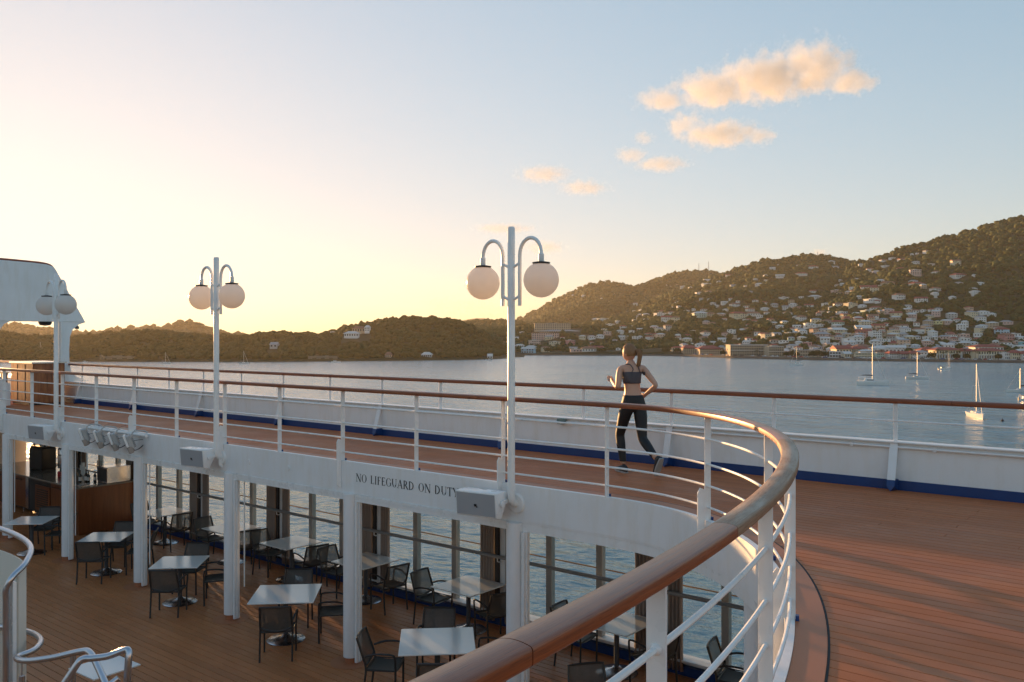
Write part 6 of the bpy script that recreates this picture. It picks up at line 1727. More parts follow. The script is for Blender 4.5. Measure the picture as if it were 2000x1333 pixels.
tl = [(1536, 12, 1), (1548, 13, 0), (1556, 12, 1), (1588, 10, 0), (1597, 12, 2), (1608, 11, 1), (1612, 15, 0), (1655, 30, 1), (1430, 9, 1), (1412, 13, 1), (1820, 13, 0), (1868, 8, 1), (1888, 11, 1), (1950, 9, 1), (1323, 14, 2), (1300, 12, 2), (1230, 12, 2), (1175, 12, 2), (1250, 10, 1), (1070, 10, 2)]
for i, (b, off, k) in enumerate(sorted(tl)):
    p = to_world(b, float(shore(b)) + off)
    o = tp[k] if not usedt[k] else copy_tree(tp[k]); usedt[k] = 1
    o.location = (p[0], p[1], SEA + 1.7); o.rotation_euler = (0, 0, i * 1.7)
    o['label'] = 'round crowned tree by the quay, %s of the quay trees from the left' % ordw[i]; o['group'] = 'trees along the quay'

# ruins, shelters and houses on the island
def island_spot(b, off):
    z0 = float(np.interp(b, *ISZ)) + off; p = to_world(b, z0); return p[0], p[1], float(isl_h(np.array([b * 1.0]), np.array([z0]))[0])
RUIN = plain('ruin_stone', (.25, .19, .13), .9, var=.3, vscale=.6, bumps=.4, bscale=2, space='World')
def ruin(lab, b0, b1, off, h, nwin, seed):
    x0, y0, _ = island_spot(b0, off); x1, y1, _ = island_spot(b1, off)
    w = math.hypot(x1 - x0, y1 - y0); t = thing('stone_ruin', lab, 'ruin', (x0, y0, SEA + .6), math.atan2(y1 - y0, x1 - x0))
    rr = random.Random(seed); n = nwin * 2 + 1
    for k in range(n):
        a, b = w * k / n, w * (k + 1) / n
        if k % 2 == 0: MB().bbox(a, b + .01, 0, 1.2, -1.5, h * rr.uniform(.85, 1.12)).build('wall', RUIN, t)
        else:
            MB().bbox(a, b + .01, .02, 1.18, -1.5, h * .35).bbox(a, b + .01, .02, 1.18, h * .72, h * rr.uniform(.85, 1.05)).build('wall', RUIN, t)
    MB().bbox(0, w, 5, 6, -1.5, h * .8).build('back_wall', RUIN, t)
ruin('long roofless stone ruin on the left island shore with two openings', 208, 258, 8, 4.6, 2, 1)
ruin('small square stone ruin left of the long ruin', 195, 203, 8, 4.8, 1, 2)
ruin('broad stone ruin on the island shore below the green hump', 602, 659, 8, 4.4, 3, 3)
def small_house(lab, b0, b1, off, h, wall, roof, rc, ncol, st=1, dz=0):
    x0, y0, z0 = island_spot((b0 + b1) / 2, off)
    return block('island_house', lab, 'house', b0, b1, float(np.interp((b0 + b1) / 2, *ISZ)) + off, z0 - .5 + dz, h, wall, roof, rc, st, ncol, 8)
small_house('small peach house on the island shore under the hump', 752, 764, 12, 3.2, 'peach', 'hip', 'rust', 3)
small_house('white roofed open shelter on the island shore', 823, 843, 12, 2.6, 'grey', 'hip', 'pale', 5)
small_house('low grey shed among trees above the stone ruin', 527, 541, 60, 2.6, 'grey', 'gable', 'grey', 2, dz=3)
small_house('long white and tan house halfway up the island hump', 672, 700, 150, 3.4, 'white', 'hip', 'pale', 6, dz=3)
small_house('tan house above the long house on the island hump', 688, 712, 178, 4.2, 'tan', 'hip', 'rust', 5, dz=3)
small_house('white house at the right end of the island hump terrace', 712, 722, 165, 4.2, 'white', 'hip', 'pale', 3, st=2, dz=4)
small_house('white house on the ridge line left of the hump', 645, 654, 240, 3.2, 'white', 'flat', 'pale', 2, dz=2)
small_house('small pale boathouse at the tip of the island', 952, 962, 6, 2.6, 'white', 'gable', 'pale', 2)
bx_ = block('palace', 'white many storey mansion shining below the far left peak', 'building', 377, 395, 2380, 40, 12, 'white', 'hip', 'pale', 3, 7, 16)
block('palace_wing', 'lower white wing beside the shining mansion below the far left peak', 'building', 366, 380, 2360, 36, 7, 'white', 'hip', 'pale', 2, 5, 14)

# radio masts on the crests
def mast(lab, b, Z, h):
    X, Y = to_world(b, Z); zb = float(town_h(np.array([b * 1.0]), np.array([Z * 1.0]))[0]) + SEA
    t = thing('radio_mast', lab, 'mast', (X, Y, zb - 2), .6, 'radio masts on the crests')
    m = MB(); s_ = h * .045
    for sx, sy in ((-1, -1), (1, -1), (1, 1), (-1, 1)): m.tube([(sx * s_, sy * s_, 0), (sx * s_ * .25, sy * s_ * .25, h)], .28, 4)
    m.build('legs', GREYR, t)
    m = MB()
    for k in range(8):
        u = k / 8; a = s_ * (1 - .75 * u); b_ = s_ * (1 - .75 * (u + .125))
        for q in range(4):
            an = math.pi / 4 + q * math.pi / 2; an2 = an + math.pi / 2
            m.tube([(a * 1.41 * math.cos(an), a * 1.41 * math.sin(an), h * u), (b_ * 1.41 * math.cos(an2), b_ * 1.41 * math.sin(an2), h * (u + .125))], .16, 4)
    m.build('lattice', GREYR, t)
mast('tall lattice radio mast on the crest, right of the pair', 1384, 3290, 44)
mast('thin lattice radio mast on the crest, left of the pair', 1365, 3290, 36)
mast('small mast on the first mountain peak at left', 1182, 3290, 16)
mast('short mast on the rounded crest behind the town', 1597, 2390, 17)
mast('smaller mast left of the rounded crest mast', 1588, 2390, 12)

# ---------------------------------------------------------------- boats
GELCOAT = plain('white_gelcoat', (.80, .78, .74), .25, var=.04)
SAILCOVER = plain('dark_sail_cover', (.03, .03, .04), .8)
ALUM = plain('mast_aluminium', (.62, .60, .56), .35, .6)
ANTIF = plain('boot_top', (.03, .05, .08), .5)
TEAL = plain('teal_canvas', (.10, .35, .38), .7)
def hull_mesh(L_, B_, H_, transom=.75, sheer=.25):
    m = MB(); n = 12; k = 7
    for i in range(n + 1):
        u = i / n; x = (u - .45) * L_
        bw = B_ / 2 * (1 - max(0, (u - .42) / .58) ** 2.0) * (transom + (1 - transom) * min(1, u / .4))
        bw = max(bw, .02)
        top = H_ * (1 + sheer * (max(0, u - .4) / .6) ** 2)
        for j in range(k):
            v = j / (k - 1)
            m.v.append((x + (.10 * L_ * u * v if u > .7 else 0) * .4, bw * (.55 + .45 * v ** .6), -.35 + (top + .35) * v))
        for j in range(k):
            v = j / (k - 1)
            m.v.append((x + (.10 * L_ * u * v if u > .7 else 0) * .4, -bw * (.55 + .45 * v ** .6), -.35 + (top + .35) * v))
    for i in range(n):
        a, b = i * 2 * k, (i + 1) * 2 * k
        for j in range(k - 1):
            m.f += [(a + j, b + j, b + j + 1, a + j + 1), (a + k + j, a + k + j + 1, b + k + j + 1, b + k + j)]
        m.f.append((a + k - 1, b + k - 1, b + 2 * k - 1, a + 2 * k - 1))
        m.f.append((a, a + k, b + k, b))
    m.f.append(tuple([j for j in range(k)] + [k + j for j in range(k - 1, -1, -1)]))
    return m
def rig(t, mast_h, deck, x=0, boom=4.0, bow=5.0, stern=-4.5, beam=1.6, cover=SAILCOVER, furl=True):
    ms = MB().tube([(x, 0, deck), (x, 0, mast_h)], [.13, .085], 8).build('mast', ALUM, t, smooth=True)
    MB().tube([(x, -.9, mast_h * .6), (x, .9, mast_h * .6)], .035, 5).tube([(x, -.6, mast_h * .82), (x, .6, mast_h * .82)], .03, 5).build('spreader', ALUM, ms)
    bo = MB().tube([(x, 0, deck + 1.3), (x - boom, 0, deck + 1.45)], .08, 6).build('boom', ALUM, t, smooth=True)
    MB().tube([(x - .1, 0, deck + 1.55), (x - boom * .5, 0, deck + 1.62), (x - boom + .1, 0, deck + 1.58)], [.24, .2, .1], 8).build('sail_cover', cover, bo, smooth=True)
    if furl: MB().tube([(bow, 0, deck + .2), (x + .1, 0, mast_h * .93)], [.09, .05], 6).build('furled_jib', ALUM, t, smooth=True)
    MB().tube([(stern, 0, deck), (x, 0, mast_h - .1)], .018, 4).tube([(x, beam, deck), (x, .85, mast_h * .6), (x, 0, mast_h * .95)], .018, 4).tube([(x, -beam, deck), (x, -.85, mast_h * .6), (x, 0, mast_h * .95)], .018, 4).build('stays', GREYR, t)
def sailboat(lab, b, Z, L_, mast_h, rz, cover=SAILCOVER, bimini=True):
    X, Y = to_world(b, Z); t = thing('sailboat', lab, 'sailboat', (X, Y, SEA), rz, 'boats moored in the harbour')
    B_ = L_ * .31
    hull_mesh(L_, B_, L_ * .105).build('hull', GELCOAT, t, smooth=50)
    MB().sweep([(0, 0), (0, .001)], [(0, 0, 0, 1), (0, .001, 0, 1)]) 
    d = L_ * .105
    cb = MB().add([(-L_ * .12, -B_ * .28, d), (L_ * .22, -B_ * .16, d + .08), (L_ * .22, B_ * .16, d + .08), (-L_ * .12, B_ * .28, d), (-L_ * .10, -B_ * .24, d + .5), (L_ * .17, -B_ * .12, d + .42), (L_ * .17, B_ * .12, d + .42), (-L_ * .10, B_ * .24, d + .5)],
                  [(4, 5, 6, 7), (0, 1, 5, 4), (1, 2, 6, 5), (2, 3, 7, 6), (3, 0, 4, 7)]).build('cabin', GELCOAT, t, bevel=.05)
    for s_ in (-1, 1): MB().box((.02 * L_, s_ * B_ * .235, d + .3), (L_ * .16, .03, .14), -s_ * .13).build('cabin_window', WINM, cb)
    if bimini:
        MB().bbox(-L_ * .36, -L_ * .16, -B_ * .3, B_ * .3, d + 1.55, d + 1.62).build('bimini', TEAL if cover is TEAL else SAILCOVER, t)
        MB().tube([(-L_ * .36, -B_ * .3, d), (-L_ * .35, -B_ * .3, d + 1.55)], .03, 4).tube([(-L_ * .36, B_ * .3, d), (-L_ * .35, B_ * .3, d + 1.55)], .03, 4).tube([(-L_ * .16, -B_ * .3, d), (-L_ * .17, -B_ * .3, d + 1.55)], .03, 4).tube([(-L_ * .16, B_ * .3, d), (-L_ * .17, B_ * .3, d + 1.55)], .03, 4).build('bimini_frame', STEEL, t)
    MB().tube([(L_ * .52, 0, d * 1.25 + .6), (L_ * .3, B_ * .33, d + .6), (-L_ * .42, B_ * .36, d + .55), (-L_ * .44, -B_ * .36, d + .55), (L_ * .3, -B_ * .33, d + .6)], .025, 4, closed=True).build('guard_rail', STEEL, t)
    rig(t, mast_h, d, L_ * .06, L_ * .36, L_ * .5, -L_ * .43, B_ * .42, cover)
    return t
def catamaran(lab, b, Z, L_, mast_h, rz):
    X, Y = to_world(b, Z); t = thing('catamaran', lab, 'catamaran', (X, Y, SEA), rz, 'boats moored in the harbour')
    for s_ in (-1, 1):
        o = hull_mesh(L_, L_ * .13, L_ * .125, .8, .1).build('hull', GELCOAT, t, smooth=50); o.location = (0, s_ * L_ * .22, 0)
    d = L_ * .125
    MB().bbox(-L_ * .38, L_ * .14, -L_ * .2, L_ * .2, d * .6, d + .02).build('bridge_deck', GELCOAT, t)
    cb = MB().add([(-L_ * .22, -L_ * .2, d), (L_ * .15, -L_ * .16, d), (L_ * .15, L_ * .16, d), (-L_ * .22, L_ * .2, d), (-L_ * .2, -L_ * .18, d + 1.15), (L_ * .06, -L_ * .12, d + 1.05), (L_ * .06, L_ * .12, d + 1.05), (-L_ * .2, L_ * .18, d + 1.15)],
                  [(4, 5, 6, 7), (0, 1, 5, 4), (1, 2, 6, 5), (2, 3, 7, 6), (3, 0, 4, 7)]).build('saloon', GELCOAT, t, bevel=.06)
    for s_ in (-1, 1): MB().box((-.02 * L_, s_ * L_ * .178, d + .62), (L_ * .22, .05, .38), -s_ * .10).build('saloon_window', WINM, cb)
    MB().box((L_ * .115, 0, d + .6), (.05, L_ * .22, .36), rot=Matrix.Rotation(R(-32), 3, 'Y')).build('front_window', TEAL, cb)
    MB().bbox(-L_ * .40, -L_ * .16, -L_ * .16, L_ * .16, d + 1.75, d + 1.83).build('hardtop', GELCOAT, t)
    for sx in (-.38, -.18):
        for sy in (-.14, .14): MB().tube([(L_ * sx, L_ * sy, d), (L_ * sx, L_ * sy, d + 1.76)], .05, 5).build('hardtop_post', STEEL, t)
    rig(t, mast_h, d + 1.1, L_ * .05, L_ * .36, L_ * .46, -L_ * .38, L_ * .2)
    return t
HX = R(39.1)    # heading 0 = bow to the photo's right
catamaran('large white catamaran with dark sail cover in the middle of the right harbour', 1701, 396, 13.4, 18.6, HX - R(22))
catamaran('small far catamaran near the shore below the long tan block', 1557, 664, 9.5, 14.8, HX + R(170))
sailboat('white sailboat with dark bimini right of the large catamaran', 1789, 449, 11.0, 13.8, HX - R(15))
sailboat('small cream sailboat beyond the motor launch near the arcaded block', 1853, 590, 8.5, 12.6, HX + R(55), bimini=False)
sailboat('nearest sailboat with tall mast lit by the sun, seen bow on', 1906, 236, 12.0, 14.6, HX - R(104))
sailboat('white sailboat cut by the right edge of the photo', 1996, 341, 10, 9.5, HX + R(160), bimini=False)
sailboat('sailboat moored close under the island at far left', 77, 800, 11, 17, HX + R(30), bimini=False)
sailboat('small sailboat left of the middle lamp post', 322, 702, 8.0, 9.6, HX + R(35), bimini=False)
sailboat('small sailboat right of the middle lamp post', 475, 702, 7.5, 10.5, HX + R(10), bimini=False)
catamaran('white catamaran half hidden behind the middle lamp post', 427, 770, 9.0, 16.0, HX + R(90))
def launch(lab, b, Z, L_, rz):
    X, Y = to_world(b, Z); t = thing('motor_launch', lab, 'motorboat', (X, Y, SEA), rz, 'boats moored in the harbour')
    hull_mesh(L_, L_ * .3, L_ * .11, .9).build('hull', GELCOAT, t, smooth=50)
    d = L_ * .11
    cb = MB().bbox(-L_ * .2, L_ * .12, -L_ * .1, L_ * .1, d, d + .9).build('cabin', GELCOAT, t, bevel=.08)
    MB().bbox(-L_ * .15, L_ * .125, -L_ * .102, L_ * .102, d + .45, d + .78).build('cabin_window', WINM, cb)
    MB().bbox(-L_ * .3, L_ * .1, -L_ * .11, L_ * .11, d + 1.0, d + 1.06).build('roof', SAILCOVER, t)
    MB().box((-L_ * .47, 0, d * .7), (.35, .4, .9)).build('outboard', BLACK, t)
launch('low grey motor launch beside the small cream sailboat', 1842, 581, 7.0, HX)
launch('white motor launch on the water before the broad ruin', 655, 742, 8.0, HX + R(8))
launch('small white launch near the tip of the island', 955, 800, 5.5, HX + R(190))
launch('small boat on the water left of the long ruin', 166, 745, 4.5, HX)
launch('dinghy at the right edge of the harbour near the rail', 2003, 300, 5.0, HX)
p = to_world(1958, 225); tag(MB().lathe([(.001, -.3), (.34, -.2), (.40, .1), (.3, .42), (.08, .5), (.06, .75), (.001, .76)], 14, (p[0], p[1], SEA)).build('mooring_buoy', SAILCOVER, None, smooth=50), 'dark round mooring buoy right of the nearest sailboat', 'buoy')
p = to_world(1926, 229); tag(MB().lathe([(.001, -.2), (.2, -.1), (.24, .05), (.1, .25), (.001, .26)], 12, (p[0], p[1], SEA)).build('pickup_buoy', HMAT['peach'], None, smooth=50), 'small orange pick up buoy beside the nearest sailboat', 'buoy')

# ---------------------------------------------------------------- woods
avoid_t = []
def clear_houses(b, Z, X, Y, rs):
    ok = np.ones(len(X), bool)
    for (hx, hy, hz, w, h, *_r) in HOUSES + FARH:
        # keep the house itself and the ground just before it open
        fx, fy = -CB, SB
        dx, dy = X - hx, Y - hy
        along = dx * fx + dy * fy; lat = dx * SB + dy * CB
        ok &= ~((np.abs(lat) < w * .58) & (along > -w * .9 - 5) & (along < 9))
    dens = np.clip(1.25 - .75 * (Z < shore(b) + 330), .0, 1)
    ok &= rs.rand(len(X)) < dens
    ok &= Z > shore(b) + 62
    for b0, b1, zc in ((1040, 1138, HOT1), (1036, 1095, HOT2)):
        ok &= ~((b > b0) & (b < b1) & (Z > zc - 60) & (Z < zc + 25))
    return ok
HOT1 = HZ(1080, 646)[0]; HOT2 = HZ(1065, 665)[0]
forest('hillside_woods', town_h, 27000, 870, 2310, lambda b: shore(b) + 30, 2450, 3.0, FOL_T, 5, 'dense dark green woods covering the hillsides round the town', 'woods', ICO1, keep=clear_houses)
forest('mountain_woods', town_h, 9000, 960, 1560, 2450, 3330, 2.8, FOL_T, 6, 'hazy woods on the far left mountain', 'woods', ICO1)
def isl_keep(b, Z, X, Y, rs):
    ok = np.ones(len(X), bool)
    z0 = np.interp(b, *ISZ)
    for b0, b1, o0, o1 in ((190, 262, -5, 22), (598, 662, -5, 22), (748, 768, -5, 20), (818, 848, -5, 22), (520, 545, 25, 70), (664, 724, 105, 190)):
        ok &= ~((b > b0) & (b < b1) & (Z - z0 > o0) & (Z - z0 < o1))
    return ok
forest('island_woods', isl_h, 14000, -380, 1055, lambda b: np.interp(b, *ISZ) + 3, 1180, 2.5, FOL_I, 8, 'scrubby woods covering the island across the water', 'woods', ICO2, keep=isl_keep)
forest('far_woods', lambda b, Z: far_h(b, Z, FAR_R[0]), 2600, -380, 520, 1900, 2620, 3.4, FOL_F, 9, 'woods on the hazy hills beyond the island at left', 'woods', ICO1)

# ---------------------------------------------------------------- the jogger
def skin_mesh(name, verts, edges, radii, root, mat, sub=2):
    me = bpy.data.meshes.new(name + '_cage'); me.from_pydata(verts, edges, [])
    o = bpy.data.objects.new(name + '_cage', me); COL.objects.link(o)
    sk = o.modifiers.new('skin', 'SKIN'); sk.use_smooth_shade = True
    sv = me.skin_vertices[0].data
    for i, r in enumerate(radii):
        sv[i].radius = r if isinstance(r, tuple) else (r, r)
        sv[i].use_root = (i == root)
    sb = o.modifiers.new('sub', 'SUBSURF'); sb.levels = sub; sb.render_levels = sub
    dg = bpy.context.evaluated_depsgraph_get()
    out = bpy.data.meshes.new_from_object(o.evaluated_get(dg)); out.name = name
    bpy.data.objects.remove(o, do_unlink=True)
    out.materials.clear(); out.materials.append(mat)
    out.polygons.foreach_set('use_smooth', [True] * len(out.polygons))
    return out
SKIN = plain('skin', (.56, .32, .22), .5, var=.06, vscale=6)
LEG = plain('black_leggings', (.012, .012, .014), .6, var=.1)
BRA = plain('grey_sports_top', (.085, .075, .085), .75, var=.08)
HAIR = plain('brown_hair', (.27, .135, .055), .5, var=.5, vscale=14, stretch=(6, 6, 1))
SHOE = plain('dark_shoe', (.02, .02, .025), .6)
SOLE = plain('shoe_sole', (.35, .34, .33), .6)

# figure frame: forward +Y, right +X, up +Z; feet near z=0. Person runs forward, torso leans and twists.
jog = thing('person', 'person in grey sports top and black leggings running along the walkway, hair tied back', 'person', (-6.13, 10.16, 0), R(64))
J = {}
J['pel'] = (0, 0, .93); J['hipL'] = (-.085, .02, .89); J['hipR'] = (.085, -.02, .89)
J['waist'] = (0, .02, 1.07); J['rib'] = (.0, .035, 1.20); J['chest'] = (0, .05, 1.31); J['neck'] = (0, .06, 1.435); J['head0'] = (-.005, .075, 1.50); J['head1'] = (-.01, .09, 1.585); J['head2'] = (-.012, .085, 1.655)
J['shL'] = (-.155, .085, 1.385); J['shR'] = (.155, .015, 1.385)
# left arm swings forward, right arm drawn back
J['elL'] = (-.225, .02, 1.13); J['wrL'] = (-.17, .235, 1.20); J['elR'] = (.245, -.17, 1.16); J['wrR'] = (.20, .02, 1.03)
# left leg forward and planted, right leg trailing on its toe
J['knL'] = (-.085, .20, .50); J['anL'] = (-.07, .13, .10); J['knR'] = (.075, -.10, .46); J['anR'] = (.07, -.43, .24)
names = ['pel', 'waist', 'rib', 'chest', 'neck', 'head0', 'shL', 'elL', 'wrL', 'shR', 'elR', 'wrR', 'hipL', 'knL', 'anL', 'hipR', 'knR', 'anR']
def mid(a, b, t): return tuple(a[i] + (b[i] - a[i]) * t for i in range(3))
V = [J[n] for n in names]; I = {n: i for i, n in enumerate(names)}
Rr = {'pel': (.15, .105), 'waist': (.112, .083), 'rib': (.125, .09), 'chest': (.14, .10), 'neck': (.052, .052), 'head0': (.052, .055), 'shL': .055, 'elL': .038, 'wrL': .026, 'shR': .055, 'elR': .038, 'wrR': .026,
      'hipL': .095, 'knL': .057, 'anL': .037, 'hipR': .095, 'knR': .057, 'anR': .037}
rad = [Rr[n] for n in names]
E_ = [('pel', 'waist'), ('waist', 'rib'), ('rib', 'chest'), ('chest', 'neck'), ('neck', 'head0'), ('chest', 'shL'), ('chest', 'shR'), ('pel', 'hipL'), ('pel', 'hipR')]
E_ = [(I[a], I[b]) for a, b in E_]
def limb(a, b, specs):
    prev = I[a]
    for t, r in specs:
        V.append(mid(J[a], J[b], t)); rad.append(r); E_.append((prev, len(V) - 1)); prev = len(V) - 1
    E_.append((prev, I[b]))
limb('shL', 'elL', [(.35, .047), (.75, .041)]); limb('shR', 'elR', [(.35, .047), (.75, .041)])
limb('elL', 'wrL', [(.3, .040), (.7, .032)]); limb('elR', 'wrR', [(.3, .040), (.7, .032)])
limb('hipL', 'knL', [(.3, .088), (.7, .070)]); limb('hipR', 'knR', [(.3, .088), (.7, .070)])
limb('knL', 'anL', [(.3, .058), (.7, .044)]); limb('knR', 'anR', [(.3, .058), (.7, .044)])
# hands: palm and five fingers each
def hand(w, e, sgn):
    a = Vector(J[w]); d = (a - Vector(J[e])).normalized()
    s_ = Vector((0, 0, 1)); s_ = (s_ - d * s_.dot(d)).normalized(); n_ = d.cross(s_)
    palm = a + d * .05
    V.append(tuple(palm)); rad.append((.020, .030)); E_.append((I[w], len(V) - 1)); pi = len(V) - 1
    for k in range(4):
        o_ = s_ * (.030 - .020 * k)
        ln = (.062, .072, .068, .052)[k]
        b0 = palm + d * .045 + o_; b1 = b0 + d * ln * .45 - n_ * sgn * .012; b2 = b1 + (d * .4 - n_ * sgn * .8).normalized() * ln * .5
        for p_, r_, pr in ((b0, .0095, pi), (b1, .009, None), (b2, .0075, None)):
            V.append(tuple(p_)); rad.append(r_); E_.append((pr if pr is not None else len(V) - 2, len(V) - 1))
    t0 = a + d * .03 + s_ * .034; t1 = t0 + (d * .7 + s_ * .5 - n_ * sgn * .3).normalized() * .04
    V.append(tuple(t0)); rad.append(.011); E_.append((pi, len(V) - 1)); V.append(tuple(t1)); rad.append(.009); E_.append((len(V) - 2, len(V) - 1))
hand('wrL', 'elL', 1); hand('wrR', 'elR', -1)
body = obj('body', skin_mesh('body', V, E_, rad, 0, SKIN), jog)
# head: a shaped skull with jaw, nose, brow; it turns a little to the left
def head_mesh():
    bm = bmesh.new(); bmesh.ops.create_uvsphere(bm, u_segments=28, v_segments=20, radius=1)
    for v in bm.verts:
        x, y, z = v.co
        fx = .074 * (1 - .18 * max(0, -z)); fy = .094 * (1 - .10 * max(0, -z) * (1 if y < 0 else .2)); fz = .112
        p = Vector((x * fx, y * fy, z * fz))
        if y > .1 and z < -.2: p.y += .012 * y; p.x *= 1 - .22 * (-z - .2)
        if y > .75: p.y = .0705 + (p.y - .0705) * .35
        if y > .8 and abs(x) < .2 and -.35 < z < .12: p.y += .020 * (1 - abs(x) / .2) * (1 - abs(z + .2) / .4)      # nose
        if y > .7 and .12 < abs(x) < .55 and .0 < z < .2: p.y -= .007                                           # eye sockets
        if y > .75 and abs(x) < .35 and -.62 < z < -.48: p.y += .005                                            # lips
        v.co = p
    for s_ in (-1, 1):
        r = bmesh.ops.create_uvsphere(bm, u_segments=10, v_segments=8, radius=1)
        for v in r['verts']: v.co = Vector((s_ * .072 + v.co.x * .010, -.006 + v.co.y * .018, -.008 + v.co.z * .030))
    me = bpy.data.meshes.new('head'); bm.to_mesh(me); bm.free(); me.materials.append(SKIN)
    me.polygons.foreach_set('use_smooth', [True] * len(me.polygons))
    return me
hd_o = obj('head', head_mesh(), jog, (-.008, .09, 1.585)); hd_o.rotation_euler = (R(-4), R(0), R(28))
for s_ in (-1, 1):
    MB().lathe([(.001, 0), (.011, .002), (.011, .005), (.001, .009)], 10, (s_ * .031, .0735, .012), Matrix.Rotation(R(-90), 3, 'X')).build('eye', BLACK, hd_o, smooth=True)
def hair_mesh():
    bm = bmesh.new(); bmesh.ops.create_uvsphere(bm, u_segments=32, v_segments=22, radius=1)
    kill = []
    for v in bm.verts:
        x, y, z = v.co
        if (y > .35 and z < .42) or (z < -.45) or (z < -.15 and y > .05): kill.append(v)
        j = 1 + .03 * math.sin(x * 23 + z * 9) + .02 * math.sin(y * 31)
        v.co = Vector((x * .083 * j, y * .103 * j - .004, z * .120 * j + .004))
    bmesh.ops.delete(bm, geom=kill, context='VERTS')
    me = bpy.data.meshes.new('hair'); bm.to_mesh(me); bm.free(); me.materials.append(HAIR)
    me.polygons.foreach_set('use_smooth', [True] * len(me.polygons))
    return me
hr_o = obj('hair', hair_mesh(), hd_o)
rn = random.Random(4)
pt = MB()
for k in range(26):
    a, b, c = rn.uniform(-.02, .02), rn.uniform(-.02, .02), rn.uniform(-.03, .04)
    pt.tube(smoothpath([(a * .3, -.096, .02 + b * .3), (a, -.135 + b, .022 + c * .2), (a * 1.4 + .005, -.150 + b, -.04 + c), (a * 1.6 + .01, -.125 + b, -.13 + c), (a * 1.8 + .012, -.110 + b, -.20 + c)], 3), [.010, .011, .012, .012, .012, .011, .011, .010, .009, .008, .006, .004, .002][:13], 5)
pt.build('ponytail', HAIR, hd_o, smooth=True)
# clothing
def garment(name, mat, keep, off, cuts_):
    bm = bmesh.new(); bm.from_mesh(body.data)
    bm.normal_update()
    for zc in cuts_:
        bmesh.ops.bisect_plane(bm, geom=bm.verts[:] + bm.edges[:] + bm.faces[:], plane_co=(0, 0, zc), plane_no=(0, 0, 1))
    bm.normal_update()
    drop = [f for f in bm.faces if not keep(f.calc_center_median())]
    bmesh.ops.delete(bm, geom=drop, context='FACES')
    # keep the largest connected piece only
    seen = set(); best = []
    for f0 in bm.faces:
        if f0 in seen: continue
        st_ = [f0]; seen.add(f0); comp = []
        while st_:
            f_ = st_.pop(); comp.append(f_)
            for e_ in f_.edges:
                for g_ in e_.link_faces:
                    if g_ not in seen: seen.add(g_); st_.append(g_)
        if len(comp) > len(best): best = comp
    bs_ = set(best)
    bmesh.ops.delete(bm, geom=[f_ for f_ in bm.faces if f_ not in bs_], context='FACES')
    for v in bm.verts: v.co += v.normal * off
    me = bpy.data.meshes.new(name); bm.to_mesh(me); bm.free()
    me.materials.clear(); me.materials.append(mat)
    me.polygons.foreach_set('use_smooth', [True] * len(me.polygons))
    o = obj(name, me, jog)
    so = o.modifiers.new('cloth', 'SOLIDIFY'); so.thickness = .004; so.offset = -1
    return o
def near_arm(c):
    for a, b in (('shL', 'elL'), ('elL', 'wrL'), ('shR', 'elR'), ('elR', 'wrR')):
        A, B_ = Vector(J[a]), Vector(J[b]); t_ = max(0.0, min(1.35 if b[:2] == 'wr' else 1, (c - A).dot(B_ - A) / (B_ - A).length_squared))
        if a[:2] == 'sh': t_ = max(t_, .12)
        if (c - (A + (B_ - A) * t_)).length < (.062 if a[:2] == 'sh' else .075): return True
    return False
garment('leggings', LEG, lambda c: c.z < 1.03 and c.z > .15 and not near_arm(c) and not (c.y < -.38 and c.z < .30), .007, (1.03, .15))
BRAo = garment('sports_top', BRA, lambda c: 1.185 < c.z < 1.335 and abs(c.x) < .146, .008, (1.185, 1.335))
MB().tube(smoothpath([(-.075, -.055, 1.32), (-.045, -.062, 1.37), (-.062, -.02, 1.43), (-.082, .06, 1.43), (-.08, .13, 1.37), (-.07, .145, 1.31)], 5), .009, 6, squash=.6).tube(
    smoothpath([(.075, -.055, 1.32), (.045, -.062, 1.37), (.062, -.02, 1.43), (.082, .06, 1.43), (.08, .13, 1.37), (.07, .145, 1.31)], 5), .009, 6, squash=.6).build('strap', BRA, BRAo, smooth=True)
def shoe(an, pitch, rz=0):
    prof = [(-.075, .05, .034), (-.08, .02, .030), (-.02, .06, .036), (.06, .045, .038), (.13, .03, .040), (.175, .018, .030)]
    m = MB(); n = 14
    for yy, hgt, hw in [(-.085, .045, .022), (-.07, .085, .034), (-.03, .10, .038), (.03, .082, .040), (.09, .058, .045), (.14, .046, .042), (.178, .030, .024)]:
        for k in range(n):
            a = 2 * math.pi * k / n
            m.v.append((hw * math.cos(a), yy, hgt / 2 + hgt / 2 * math.sin(a) - .08))
    for i in range(6):
        for k in range(n):
            l = (k + 1) % n; m.f.append((i * n + k, i * n + l, (i + 1) * n + l, (i + 1) * n + k))
    m.f += [tuple(range(n)), tuple(range(7 * n - 1, 6 * n - 1, -1))]
    o = m.build('shoe', SHOE, jog, smooth=60)
    o.location = an; o.rotation_euler = (pitch, 0, rz)
    s_ = MB().prism([(-.03, -.085), (.03, -.085), (.042, .02), (.046, .10), (.025, .175), (-.025, .175), (-.046, .10), (-.042, .02)], -.092, -.072).build('sole', SOLE, o)
shoe((J['anL'][0], J['anL'][1] + .01, .094), R(2)); shoe((J['anR'][0], J['anR'][1] + .005, .225), R(-62))

jog.scale = (1.035, 1.035, 1.035)

